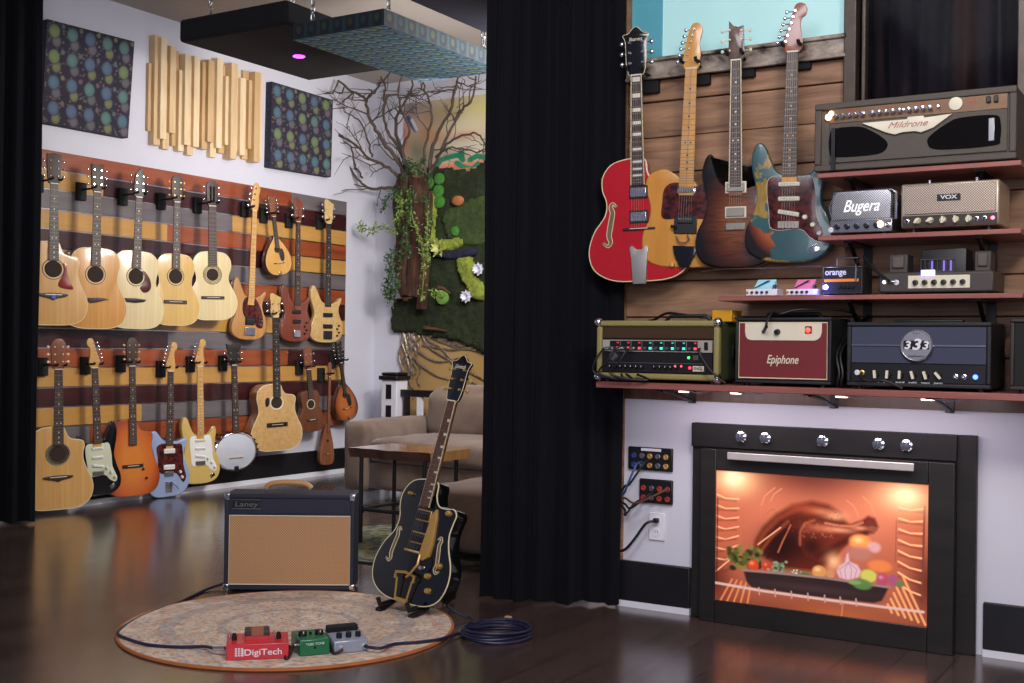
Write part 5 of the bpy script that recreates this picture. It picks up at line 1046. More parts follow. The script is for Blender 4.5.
for sx in (-.005, .005): B((sx - .001, -.0095, h * .28), (sx + .001, -.009, h * .36)).obj('slot', M_black, r)
B((-.008, -.030, h * .66), (.014, -.009, h * .82)).obj('plug', M_black, r, bevel=.004)
ox = r.location.x; oz = Bb.z + h * .72
e = onY(624, 550, YO - .05)
cable('power_cord', [(ox - .004, YO - .028, oz), (ox - .03, YO - .045, oz - .012), (ox - .075, YO - .05, oz - .075), tuple(e), (e.x - .06, YO - .04, e.z - .01)], .0055, 'black power cord from the wall outlet behind the curtain')
# ================================================================== oven-like cabinet with the backlit roast picture
M_ov = wood('blackened_oak', '0d0b0c', '1f1917', rough=.5, coat=.1, scale=(2, 20, 14), grain=1.6)
yo = YO - .03; TLo, TRo = onY(693, 424.5, yo), onY(977, 433.5, yo)
ov = empty('picture_oven', ((TLo.x + TRo.x) / 2, YO, 0), 0, 'black wooden mock oven against the wall showing a backlit picture of a roast turkey', 'mock oven')
W2 = (TRo.x - TLo.x) / 2; HT = (TLo.z + TRo.z) / 2 - .0
B((-W2, -.03, 0), (W2, 0, HT)).obj('back_frame', M_ov, ov, bevel=.003)
yd = YO - .075; xc = ov.location.x
dl, dr = onY(700, 500, yd).x - xc, onY(954.5, 500, yd).x - xc; dt = (onY(700, 452, yd).z + onY(954, 459, yd).z) / 2
pTL, pTR, pBR, pBL = onY(716.5, 471, yd), onY(929, 484, yd), onY(926, 626, yd), onY(714, 601, yd)
px0, px1 = (pTL.x + pBL.x) / 2 - xc, (pTR.x + pBR.x) / 2 - xc; pz1 = (pTL.z + pTR.z) / 2; pz0 = (pBL.z + pBR.z) / 2
d = MB(); y0, y1 = -.03, -.075
d.box((dl, y1, 0), (px0, y0, dt)); d.box((px1, y1, 0), (dr, y0, dt)); d.box((px0, y1, 0), (px1, y0, pz0)); d.box((px0, y1, pz1), (px1, y0, dt)); door = d.obj('oven_door', M_ov, ov, bevel=.003)
pt = B((-W2, -.045, dt + .004), (dr + .0, -.03, HT - .0)).obj('control_fascia', M_ov, ov, bevel=.002)
for px in (741, 765, 822.5, 878.5, 906.5):
    x = onY(px, 438, YO - .05).x - xc; k_ = MB().lathe([(.021, 0), (.021, .006), (.015, .008), (.015, .022), (0, .023)], (x, -.045, HT - .045), (0, -1, 0), 20).obj('control_knob', M_chrome, ov); B((x - .003, -.072, HT - .060), (x + .003, -.066, HT - .030)).obj('grip', M_metal, k_, bevel=.001)
hx0, hx1 = onY(727, 458, yd - .03).x - xc, onY(914, 466, yd - .03).x - xc; hz = (onY(727, 457, yd - .03).z + onY(914, 466, yd - .03).z) / 2
hd = B((hx0, y1 - .032, hz - .014), (hx1, y1 - .024, hz + .014)).obj('bar_handle', mat('polished_bar_steel', 'd2ccc8', .38, .65, var=.05), door, bevel=.003)
for x in (hx0 + .06, hx1 - .06): B((x - .006, y1 - .026, hz - .006), (x + .006, y1, hz + .006)).obj('handle_post', M_metal, door)
P = Paint(430, 280, (176, 104, 80)); P.asp = .62
def c_(x, y): t_ = 78 + .058 * (x - 62); return ((x - 60) / 760, (y - t_) / (467 + .056 * (x - 55)))
def pl(pts): return [c_(*p) for p in pts]
def PG(x, y, rx, ry, col, op=1): u, v = c_(x, y); P.glow(u, v, rx / 760, ry / 480, col, op)
def PE(x, y, rx, ry, col, soft=.2, op=1, rot=0): u, v = c_(x, y); P.ell(u, v, rx / 760, ry / 480, col, soft, op, rot)
def PL(pts, w, col, op=1, soft=.8, w2=None): P.line(pl(pts), w / 760, col, op, soft, None if w2 is None else w2 / 760)
PG(430, 110, 210, 70, (104, 54, 44), .95); PG(430, 60, 300, 50, (84, 44, 38), .8); PG(280, 240, 150, 100, (206, 128, 98), .7); PG(620, 240, 160, 100, (214, 134, 104), .8)
PG(90, 250, 60, 160, (196, 110, 78), .6); PG(780, 260, 50, 160, (200, 116, 84), .6)
PG(430, 640, 500, 90, (96, 48, 32), .95); PG(60, 470, 70, 90, (92, 36, 22), .8); PG(815, 480, 60, 120, (96, 40, 26), .8); PG(520, 590, 170, 26, (176, 104, 64), .8)
for pts in ([(236, 205), (248, 172), (285, 142)], [(270, 190), (282, 165), (310, 145)], [(545, 185), (570, 205), (585, 240)], [(600, 170), (625, 195), (642, 232)]): PL(pts, 2.2, (214, 150, 118), .6, 1.5)
for i in range(8):
    y = 175 + 38 * i; PL([(66, y - 8), (100, y + 6 - 1.2 * i), (150, y + 8 - 5 * i)] if i < 7 else [(66, y), (130, y - 50)], 2.6, (244, 190, 150), .75, 1.2); PL([(66, y + 8), (140, y + 16 - 4 * i)], 4, (120, 52, 34), .4, 1.2)
    y2 = 208 + 37 * i; PL([(722, y2 - 2 + 1.5 * i), (760, y2 + 8 + 4 * i), (800, y2 + 2 + 7 * i)], 3, (250, 196, 150), .8, 1.2); PL([(722, y2 + 10 + 2 * i), (800, y2 + 14 + 7 * i)], 4, (130, 56, 36), .45, 1.2)
PL([(68, 180), (68, 480)], 3, (90, 44, 34), .8); PL([(158, 200), (158, 380)], 2, (190, 120, 90), .5); PL([(806, 200), (800, 540)], 3.5, (120, 70, 60), .9); PL([(714, 250), (712, 400)], 2, (150, 80, 60), .6)
for i in range(5): PL([(84 + 26 * i, 545 + 2 * i), (128 + 18 * i, 470 + 4 * i)], 3.5, (232, 150, 96), .7, 1)
for i in range(6): PL([(812 - 22 * i, 590 - 8 * i + 30), (738 - 10 * i, 452 + 20 * i)], 4, (244, 176, 120), .75, 1)
PG(130, 108, 34, 26, (255, 244, 214), 1); PG(135, 115, 80, 55, (255, 212, 160), .75); PG(742, 166, 40, 26, (255, 244, 214), 1); PG(735, 172, 85, 55, (255, 208, 156), .75)
# the bird
P.poly(pl([(206, 372), (214, 330), (240, 285), (290, 236), (350, 202), (420, 188), (480, 200), (525, 228), (545, 262), (520, 350), (490, 410), (440, 440), (330, 430), (270, 400)]), (104, 44, 28), 9)
PG(320, 335, 80, 65, (40, 13, 8), .95); PG(300, 370, 60, 40, (46, 16, 10), .8); PG(400, 215, 60, 18, (168, 82, 54), .8); PG(505, 240, 38, 16, (232, 170, 134), .8); PG(455, 225, 40, 12, (206, 130, 96), .7)
PL([(222, 350), (250, 300), (300, 250), (370, 215)], 9, (150, 76, 50), .7, 1.4); PL([(238, 366), (275, 318), (335, 262)], 6, (156, 82, 54), .6, 1.4); PL([(225, 345), (262, 318), (308, 284)], 2.6, (236, 176, 140), .8, 1.1); PL([(300, 372), (318, 330), (345, 275)], 3, (196, 118, 84), .7, 1.3)
PL([(262, 392), (300, 340), (330, 292)], 5, (60, 22, 14), .7, 1.3)
P.poly(pl([(372, 330), (380, 285), (408, 258), (450, 250), (500, 258), (560, 268), (596, 254), (618, 238), (642, 246), (654, 276), (638, 300), (604, 308), (562, 330), (530, 360), (504, 396), (450, 402), (400, 385)]), (118, 52, 34), 6)
PG(420, 350, 44, 40, (56, 20, 13), .9); PG(460, 285, 55, 14, (190, 112, 82), .8); PG(520, 290, 50, 9, (222, 158, 126), .75); PL([(380, 345), (380, 300), (396, 268), (430, 256)], 4, (190, 112, 80), .5, 1.6); PG(590, 282, 28, 8, (220, 150, 120), .8); PE(628, 262, 16, 14, (120, 62, 46), .5); PE(634, 284, 16, 10, (150, 88, 68), .5); PL([(440, 385), (480, 365), (515, 342), (560, 318), (610, 300)], 9, (78, 28, 18), .7, 1.3); PL([(470, 266), (520, 275), (565, 276), (600, 262)], 4, (206, 134, 104), .7, 1.2)
rg = random.Random(4)
for i in range(70):
    x, y = rg.uniform(390, 500), rg.uniform(266, 320)
    PE(x, y, 3.4, 2.2, (200, 130, 100), .9, rg.uniform(.1, .35))
for i in range(90): PE(rg.uniform(240, 520), rg.uniform(215, 300), 3, 2, rg.choice([(150, 84, 60), (80, 32, 22)]), .6, .3)
PG(500, 402, 24, 26, (246, 196, 150), .7)
# vegetables
PE(592, 332, 36, 26, (236, 150, 84), .5); PG(585, 325, 18, 12, (255, 208, 150), .7); PE(640, 350, 22, 18, (206, 170, 168), .6, .8); PE(590, 372, 40, 26, (176, 124, 112), .7, .8)
for i in range(60): PE(rg.uniform(112, 235), rg.uniform(362, 430) - (8 if i % 2 else 0), 11, 9, rg.choice([(92, 98, 48), (128, 126, 66), (58, 60, 30), (44, 44, 24)]), .7, .85)
PE(208, 419, 21, 20, (194, 78, 46), .3); PG(202, 412, 8, 6, (244, 160, 126), .7); PE(258, 423, 16, 18, (182, 72, 46), .3); PG(254, 416, 6, 5, (236, 150, 120), .6)
for i in range(34): PE(302 + rg.gauss(0, 14), 425 + rg.gauss(0, 11), 6, 5, rg.choice([(104, 124, 96), (66, 88, 64), (138, 152, 122)]), .6, .9)
PE(303, 460, 16, 13, (150, 160, 138), .5)
for i in range(16): PE(335 + i * 3.6, 446 + rg.uniform(-12, 12), 4, 3.5, rg.choice([(214, 210, 194), (96, 120, 84), (160, 168, 140)]), .6, .9)
PE(402, 456, 22, 12, (82, 116, 62), .5); PE(450, 440, 25, 22, (196, 146, 92), .3); PG(444, 432, 10, 7, (236, 200, 150), .7); PE(490, 447, 15, 16, (190, 138, 98), .35)
P.poly(pl([(512, 440), (520, 418), (540, 405), (546, 375), (552, 372), (556, 402), (584, 414), (596, 436), (588, 458), (552, 468), (522, 460)]), (204, 172, 176), 4)
for q_ in (-1, -.4, .4, 1): PL([(552, 405), (552 + 30 * q_, 430), (552 + 22 * q_, 462)], 1.6, (160, 118, 132), .6, 1.2)
PE(660, 416, 40, 20, (212, 130, 80), .5); PE(622, 452, 28, 22, (188, 186, 96), .35); PE(669, 464, 20, 22, (172, 84, 108), .3); PG(664, 456, 8, 6, (220, 160, 180), .6); PE(706, 466, 17, 19, (160, 92, 122), .35); PE(728, 478, 14, 12, (112, 124, 78), .6)
# roasting tin and rack
P.poly(pl([(170, 438), (300, 446), (480, 462), (692, 490), (668, 540), (640, 548), (420, 528), (200, 498), (184, 480)]), (58, 42, 42), 4)
PL([(170, 438), (300, 447), (480, 463), (692, 491)], 4, (150, 128, 124), .9, .9); PG(420, 500, 200, 14, (84, 64, 64), .6); PE(600, 482, 34, 18, (98, 130, 76), .4, .95, 8); PE(575, 476, 22, 8, (128, 156, 100), .5, .9, -10)
PL([(56, 482), (250, 512), (500, 542), (806, 576)], 4.5, (206, 176, 166), .95, .8); [PL([(x, 505 + .1 * x - 28), (x + 2, 505 + .1 * x - 4)], 3, (190, 150, 138), .8) for x in (170, 230, 290, 350, 410, 470, 525, 580)]
PL([(535, 545), (530, 600)], 2.5, (200, 140, 110), .6)
P.c = np.clip(P.c, 0, 1) ** 1.22 * 1.12
P.obj('roast_picture', [(px0 - .002, -.0705, pz1 + .002), (px1 + .002, -.0705, pz1 + .002), (px1 + .002, -.0705, pz0 - .002), (px0 - .002, -.0705, pz0 - .002)], attrmat('backlit_picture', .35, .6), ov)
B((px0, -.069, pz0), (px1, -.03, pz1)).obj('picture_backing', M_blk, ov)
# ================================================================== things hung on the white wall over the guitars
def cloth_paint(nx, ny, rows, cols, seed):
    P = Paint(nx, ny, (40, 33, 50)); rg = random.Random(seed); P.asp = 1
    for i in range(420): P.ell(rg.random(), rg.random(), .011, .011, rg.choice([(96, 80, 78), (120, 92, 84), (70, 62, 92), (92, 104, 70), (58, 70, 92)]), .6, .8)
    for j in range(rows):
        for i in range(cols):
            u = (i + .45) / cols + .012 * j; v = (j + .38) / rows + .0
            for du, dv, ru, c in ((.022, .096, .044, rg.choice([(88, 88, 90), (94, 86, 96), (102, 106, 74)])), (-.008, 0, .056, rg.choice([(72, 100, 114), (80, 110, 106), (100, 116, 78), (76, 94, 116)]))):
                P.ell(u + du, v + dv, ru + .010, ru * 1.15 + .010, (52, 48, 70), .3); P.ell(u + du, v + dv, ru, ru * 1.15, c, .3); P.ell(u + du - .004, v + dv, ru * .55, ru * .6, tuple(min(255, int(x * 1.10)) for x in c), .6, .7)
            P.ell(u + .085, v - .06, .022, .024, rg.choice([(112, 116, 84), (104, 88, 92), (88, 100, 104)]), .4, .8)
    return P
M_cl = attrmat('patterned_cloth_print', .85)
M_edge = mat('patterned_cloth_edge', '2b2a3e', .85, var=.5, vscale=50)
def wall_panel(c, th, label, seed, rows, cols):
    """c: TL TR BR BL as seen on the panel front"""
    Q = [onX(a, b, XW + th) for a, b in c]; cy = sum(q.y for q in Q) / 4; cz = min(q.z for q in Q); r = empty('fabric_wall_panel', (XW, cy, cz), 0, label, 'acoustic panel', 'patterned fabric panels on the white wall')
    L = [Vector((th, q.y - cy, q.z - cz)) for q in Q]; bk = [Vector((0.0, q.y, q.z)) for q in L]; fr = [Vector((th - .001, q.y, q.z)) for q in L]
    MB().add(fr + bk, [(0, 1, 2, 3), (7, 6, 5, 4), (0, 4, 5, 1), (1, 5, 6, 2), (2, 6, 7, 3), (3, 7, 4, 0)]).obj('padded_core', M_edge, r)
    cloth_paint(190, 190, rows, cols, seed).obj('patterned_front', L, M_cl, r)
wall_panel([(47.5, 19), (134.5, 41.5), (128, 138), (41.5, 122)], .06, 'square dark fabric panel with teal, green and purple circles, upper wall next to the curtain', 3, 4, 5)
wall_panel([(272, 81.5), (333, 100), (331, 177), (270, 167)], .06, 'square dark patterned fabric panel between the wooden bars and the bare branches', 5, 4, 5)
# wooden bar diffuser
DB = [wood('pale_pine_bar', 'd6b98e', 'ead6b2', coat=.05, scale=(20, 20, 3)), wood('light_oak_bar', 'cbab7e', 'dfc49c', coat=.05, scale=(20, 20, 3)), wood('tan_pine_bar', 'bd9a6c', 'd2b186', coat=.05, scale=(20, 20, 3))]
df = empty('wooden_bar_diffuser', (XW + .001, onX(200, 100, XW).y, onX(200, 150, XW).z), 0, 'wall sculpture of vertical pale wooden bars of uneven length and depth', 'wall sculpture'); rg = random.Random(12)
tops = [63, 35, 38, 60, 46, 50, 70, 54, 62, 56, 72, 62, 60, 70, 58, 64, 76, 63, 70, 78, 70, 80, 72, 72]; bots = [132, 146, 140, 150, 134, 147, 152, 146, 156, 148, 140, 150, 143, 158, 149, 154, 146, 160, 152, 156, 160, 150, 163, 160]
x = 147.5
for i, (t_, b_) in enumerate(zip(tops, bots)):
    wpx = 4.9 - .02 * i + rg.uniform(-.3, .3); dp = .025 + .055 * ((i * 7) % 5) / 4; a = onX(x, t_, XW + dp * .5); b2 = onX(x + wpx - .2, b_, XW + dp * .5)
    o = B((0, a.y - df.location.y, b2.z - df.location.z), (dp, b2.y - df.location.y, a.z - df.location.z)).obj('wooden_bar', DB[rg.randrange(3)], df, bevel=.002); x += wpx
# ------------------------------------------------------------------ panels hung from the ceiling
def chain(name, p, z1, label, group):
    L_ = .052; n = max(2, int((z1 - p[2]) / (L_ * .72))); q = MB(); st_ = (z1 - p[2]) / n
    for i in range(n):
        zc = p[2] + st_ * (i + .5); hl = st_ * .66; a = R_(90 * (i % 2)); pts = []
        for k in range(14):
            t = 2 * math.pi * k / 14; xx = .012 * math.cos(t); zz = hl * math.sin(t); pts.append((p[0] + xx * math.cos(a), p[1] + xx * math.sin(a), zc + zz))
        q.tube(pts, .003, 5, True)
    return tag(q.obj(name, M_metal), label, 'chain', group)
dk = empty('ceiling_panel', (-4.66, 5.15, 2.70), 0, 'dark navy ceiling panel hung on chains with a small purple spotlight in it', 'ceiling panel', 'ceiling panels hung on chains')
B((-.40, -.54, 0), (.40, .54, .13)).obj('panel', mat('navy_felt', '07070e', .9, var=.1), dk, bevel=.02)
pl_ = onZ(299, 57, 2.695) - dk.location
MB().lathe([(.035, 0), (.035, .004), (.030, .006), (0, .004)], (pl_.x, pl_.y, .0), (0, 0, -1), 20).obj('purple_light', mat('glow_d040ff', 'd850ff', .4, emis=4, var=0), dk)
pp = empty('ceiling_panel', (-3.81, 5.03, 2.565), 0, 'ceiling panel in blue-green patterned fabric hung on chains, in front of the branches', 'ceiling panel', 'ceiling panels hung on chains')
def wave_cloth():
    P = Paint(150, 230, (50, 58, 92)); rg = random.Random(9)
    P.c[:] = np.array(lin((66, 96, 110))[:3])
    for j in range(12):
        for i in range(8):
            u = (i + .5 * (j % 2)) / 8 + .05; v = (j + .5) / 12
            P.ell(u, v, .060, .034, (34, 32, 62), .25); P.ell(u, v - .004, .050, .018, (60, 88, 98), .4); P.ell(u + .055, v - .012, .05, .012, rg.choice([(88, 132, 136), (104, 122, 84), (74, 110, 136)]), .4)
            P.ell(u, v + .008, .022, .009, rg.choice([(110, 140, 84), (90, 130, 150)]), .5)
    return P
B((-.29, -.54, .001), (.29, .54, .08)).obj('padded_core', M_edge, pp, bevel=.004)
def side_paint(nx, ny, n, seed):
    P = Paint(nx, ny, (22, 38, 46)); rg = random.Random(seed)
    for i in range(n):
        u = (i + .5) / n; P.ell(u, .5, .36 / n, .42, (22, 20, 42), .3); P.ell(u - .05 / n, .42, .2 / n, .26, (32, 50, 54) if i % 2 else (48, 56, 40), .4); P.ell(u + .5 / n, .5, .14 / n, .6, (32, 56, 58), .5, .8)
    return P
wave_cloth().obj('patterned_underside', [(.29, -.54, 0), (-.29, -.54, 0), (-.29, .54, 0), (.29, .54, 0)], M_cl, pp)
side_paint(220, 40, 12, 4).obj('patterned_side', [(.2905, -.54, .08), (.2905, .54, .08), (.2905, .54, 0), (.2905, -.54, 0)], attrmat('side_cloth', .85), pp)
side_paint(120, 40, 7, 8).obj('patterned_end', [(-.29, -.5405, .08), (.29, -.5405, .08), (.29, -.5405, 0), (-.29, -.5405, 0)], attrmat('side_cloth', .85), pp)
for x, y, z, what in ((-4.93, 4.72, 2.83, 'dark ceiling panel, nearest the wooden bars'), (-4.32, 4.72, 2.83, 'dark ceiling panel, beside the patterned panel'), (-4.32, 5.55, 2.83, 'far corner of the dark ceiling panel'), (-4.07, 4.60, 2.645, 'near left corner of the patterned ceiling panel'), (-3.58, 4.60, 2.645, 'near right corner of the patterned ceiling panel'), (-3.56, 5.42, 2.645, 'patterned ceiling panel, close to the curtain')):
    chain('hanging_chain', (x, y, z), ZC, 'thin steel chain on the ' + what, 'chains holding the ceiling panels')
# ================================================================== mural wall: painted boards, moss, tree
yb = YM - .012
mx0 = onY(403, 200, yb).x
def mz(px, py): return onY(px, py, yb)
top_z = onY(445, 99, yb).z; zmid = mz(440, 170).z; zlo = mz(440, 340).z; zbot = .2
P = Paint(170, 100, (196, 184, 156)); P.asp = .6
x1m = -4.70
def PU(px, py):   # photo point -> u,v on the upper board
    q = mz(px, py); return ((q.x - mx0) / (x1m - mx0), (top_z - q.z) / (top_z - zmid))
def pg(px, py, rx, ry, c, op=1): u, v = PU(px, py); P.glow(u, v, rx, ry, c, op)
pg(412, 110, .16, .18, (122, 108, 128), .9); pg(425, 120, .2, .15, (150, 120, 120), .6); pg(450, 112, .2, .15, (170, 150, 96), .7); pg(478, 108, .15, .2, (200, 190, 120), .8); pg(404, 140, .06, .25, (190, 96, 92), .9); pg(428, 132, .12, .2, (196, 140, 100), .8); pg(462, 128, .25, .2, (206, 196, 166), .7)
pg(470, 150, .25, .2, (202, 196, 180), .8); pg(465, 135, .12, .06, (210, 140, 110), .7); pg(478, 168, .35, .12, (226, 92, 66), .95); pg(450, 172, .3, .10, (220, 96, 72), .9); pg(415, 150, .08, .25, (80, 90, 60), .7); pg(434, 137, .10, .10, (212, 150, 110), .8)
for pts in ([(436, 167), (441, 160), (450, 157), (459, 155), (463, 160), (461, 153)], [(457, 163), (463, 167), (472, 169), (478, 164)], [(470, 160), (477, 156), (488, 158), (500, 160)]): P.line([PU(*p) for p in pts], .022, (34, 130, 96), 1, .3)
P.line([PU(408, 118), PU(412, 125), PU(416, 130)], .02, (40, 48, 110), .9); P.line([PU(412, 120), PU(417, 130)], .012, (210, 215, 225), .8)
cv = empty('mural_painting', (mx0, YM - .002, 0), 0, 'painted mural in ochre and coral with green squiggles behind branches, painted roots on tan below', 'mural')
loc_ = lambda x, z: (x - mx0, -.012, z)
P.obj('upper_canvas', [loc_(mx0, top_z), loc_(x1m, top_z), loc_(x1m, zmid), loc_(mx0, zmid)], attrmat('mural_paint', .6), cv)
B((0, -.011, .2), (x1m - mx0, 0, top_z)).obj('backing_board', M_cream, cv)
P = Paint(120, 80, (168, 136, 84)); [P.glow(random.random(), random.random(), .2, .1, random.choice([(190, 158, 104), (140, 108, 62), (176, 140, 84)]), .6) for _ in range(30)]
P.obj('tan_lower_board', [loc_(mx0, zmid), loc_(x1m, zmid), loc_(x1m, .2), loc_(mx0, .2)], attrmat('mural_paint', .6), cv)
M_root = mat('silver_brown_root', '837468', .4, .3, var=.6, vscale=40)
rg = random.Random(21); zr = mz(420, 336).z
for i in range(20):
    x0 = mx0 + .02 + .019 * i; drift = (-.1 + .055 * i) * rg.uniform(.6, 1.4) if i > 8 else rg.uniform(-.05, .05); L_ = rg.uniform(.35, .75) if i < 11 else rg.uniform(.18, .35); pts = []
    for k in range(9): t = k / 8; pts.append((min(x1m - mx0 - .02, max(.012, x0 - mx0 + drift * t * (1 + t))) + .026 * math.sin(k * 1.9 + i * 2.3), -.022, max(.24, zr + .04 - L_ * t * (1 - .3 * t if i > 10 else 1)) + .01 * math.cos(k + i)))
    MB().tube(crom([Vector(p) for p in pts], 3, False), .012, 6, taper=.45).obj('painted_root', M_root, cv)
for i, (pa, pb, pc) in enumerate((((424, 345), (455, 350), (472, 344)), ((420, 352), (440, 362), (468, 355)), ((418, 362), (436, 375), (452, 380)))):
    A_, B__, C_ = [mz(*p) for p in (pa, pb, pc)]; MB().tube(crom([Vector((a.x - mx0, -.022, a.z)) for a in (A_, B__, C_)], 5, False), .012, 6, taper=.3).obj('painted_root', M_root, cv)
# moss panel
def moss_mat(name, a, b, sc=40):
    t = NT(name); nz = t.noise(t.coord(), sc, 6, .7); n2 = t.noise(t.coord(), 5, 3)
    c = t.ramp(nz, [(.3, lin(a)), (.7, lin(b))]); c = t.mix(.5, c, t.ramp(n2, [(.35, (.5, .5, .5, 1)), (.65, (1.2, 1.2, 1.1, 1))]), 'MULTIPLY'); t.l(c, t.b.inputs['Base Color']); t.b.inputs['Roughness'].default_value = .95; t.bump(nz, .8, .02); return t.m
M_mossd = moss_mat('deep_green_moss', '141c0f', '2e3a1c'); M_mossm = moss_mat('mid_green_moss', '2a3a1a', '46582a'); M_lime = moss_mat('lime_moss', '6d7a28', 'a0ac44', 60)
mo = empty('moss_wall_panel', (mx0, YM, zlo), 0, 'wall panel of dark green moss with lime patches and flowers, right of the trunk', 'moss wall')
def moss_blob(pts, th, m_, nm, res=.016, seed=0, amp=.02):
    """lumpy relief filling an outline given in photo points"""
    W_ = [mz(*p) for p in pts]; poly = closed([(a.x - mx0, a.z - zlo) for a in W_], 4); xs = [p[0] for p in poly]; zs = [p[1] for p in poly]
    def inside(x, z):
        c = False; n = len(poly)
        for i in range(n):
            x1_, z1_ = poly[i]; x2, z2 = poly[i - 1]
            if (z1_ > z) != (z2 > z) and x < (x2 - x1_) * (z - z1_) / (z2 - z1_) + x1_: c = not c
        return c
    idx = {}; vs = []; fs = []; nx, nz_ = int((max(xs) - min(xs)) / res) + 1, int((max(zs) - min(zs)) / res) + 1
    cell = {(i, j) for i in range(nx) for j in range(nz_) if inside(min(xs) + (i + .5) * res, min(zs) + (j + .5) * res)}
    def V(i, j, f):
        key = (i, j, f)
        if key not in idx:
            x, z = min(xs) + i * res, min(zs) + j * res; edge = sum((i - a, j - b) in cell for a in (0, 1) for b in (0, 1)) < 4
            nn = noise.noise(Vector((x * 9, z * 9, seed))) * .6 + noise.noise(Vector((x * 28, z * 28, seed + 3))) * .6
            y = -.014 - (0 if f == 0 else (th * (.45 if edge else 1) + amp * nn)); idx[key] = len(vs); vs.append((x + noise.noise(Vector((z * 30, x * 30, 1))) * res * .4, y, z + noise.noise(Vector((x * 30, z * 30, 5))) * res * .4))
        return idx[key]
    for i, j in cell:
        fs.append((V(i, j, 1), V(i + 1, j, 1), V(i + 1, j + 1, 1), V(i, j + 1, 1)))
        for (a, b), (p, q) in (((-1, 0), ((i, j), (i, j + 1))), ((1, 0), ((i + 1, j + 1), (i + 1, j))), ((0, -1), ((i + 1, j), (i, j))), ((0, 1), ((i, j + 1), (i + 1, j + 1)))):
            if (i + a, j + b) not in cell: fs.append((V(*p, 0), V(*q, 0), V(*q, 1), V(*p, 1)))
    return MB().add(vs, fs).obj(nm, m_, mo, smooth=180)
moss_blob([(396, 300), (394, 329), (403, 332), (430, 336), (460, 341), (500, 342), (500, 170), (470, 171), (440, 168), (428, 175), (428, 250), (412, 298)], .05, M_mossd, 'dark_moss', .02, 1, .03)
moss_blob([(446, 215), (460, 205), (500, 196), (500, 240), (470, 246), (452, 240)], .07, M_mossm, 'mid_green_moss', .018, 2, .02)
for pts in ([(434, 194), (440, 194), (442, 212), (439, 228), (443, 240), (466, 238), (466, 248), (448, 252), (436, 246), (433, 225)], [(463, 258), (476, 258), (480, 275), (488, 285), (488, 300), (476, 298), (472, 288), (464, 275)]): moss_blob(pts, .10, M_lime, 'lime_moss', .014, 4, .03)
moss_blob([(440, 252), (462, 250), (480, 248), (480, 256), (460, 260), (442, 258)], .10, mat('ink_blue_moss', '1c1c34', .9, var=.4, vscale=60), 'ink_blue_moss', .012, 6)
M_disc = mat('green_moss_disc', '3f7a2c', .8, var=.25, vscale=50); M_disc2 = mat('pale_green_disc', '5f8e3c', .8, var=.25, vscale=50)
for px, py, rp, m_ in ((434, 184, 6.5, M_disc), (445, 180, 6, M_disc), (444, 192, 6.5, M_disc), (445, 203, 6.5, M_disc), (461, 232, 5, M_disc), (404, 269, 5.5, M_disc), (448, 298, 7.5, M_disc2)):
    q = mz(px, py); rr = rp / 1181 * 9.4; MB().lathe([(rr * .3, 0), (rr, .010), (rr * .92, .024), (rr * .5, .030), (0, .030)], (q.x - mx0, -.075, q.z - zlo), (0, -1, 0), 14).obj('green_disc', m_, mo)
def flower(px, py, rp, n, m_, nm, w_=.3, lift=.06):
    q = mz(px, py); rr = rp / 1181 * 9.4; c = Vector((q.x - mx0, -.10, q.z - zlo)); f = MB()
    for ly in range(2):
        for i in range(n):
            a = 2 * math.pi * (i + .5 * ly) / n; d = Vector((math.cos(a), 0, math.sin(a))); s_ = Vector((-math.sin(a), 0, math.cos(a))); L_ = rr * (1 - .35 * ly); up = Vector((0, -lift * (.5 + .5 * ly), 0))
            f.add([c, c + d * L_ * .5 + s_ * rr * w_ + up * .6, c + d * L_ + up, c + d * L_ * .5 - s_ * rr * w_ + up * .6, c + d * L_ * .5 + Vector((0, .006, 0))], [(0, 1, 2, 3), (0, 4, 1), (1, 4, 2), (2, 4, 3), (3, 4, 0)])
    return f.obj(nm, m_, mo, smooth=0)
M_wf = mat('white_petals', 'd8d8e4', .6, var=.03)
flower(474, 297, 7, 8, M_wf, 'white_flower', .35); flower(486, 270, 7, 8, M_wf, 'white_flower', .35)
flower(446, 249, 11, 6, mat('yellow_green_petals', 'b8bc6a', .5, var=.1), 'star_flower', .22); flower(408, 277, 5, 7, mat('magenta_petals', 'b83058', .5), 'magenta_flower', .4)
q = mz(464, 202); MB().ball((q.x - mx0, -.10, q.z - zlo), .055, 12, 8, (1.1, .5, .75)).obj('orange_wood_chunk', mat('orange_cork', '9a6236', .8, var=.3, vscale=30), mo)
for a, b_ in (((430, 328), (452, 331)), ((444, 288), (456, 294))): A_, B__ = mz(*a), mz(*b_); MB().tube([(A_.x - mx0, -.09, A_.z - zlo), ((A_.x + B__.x) / 2 - mx0, -.10, A_.z - zlo - .01), (B__.x - mx0, -.09, B__.z - zlo)], .016, 7, taper=.4).obj('bark_strip', mat('bark_strip_brown', '5a3a24', .8, var=.3), mo)
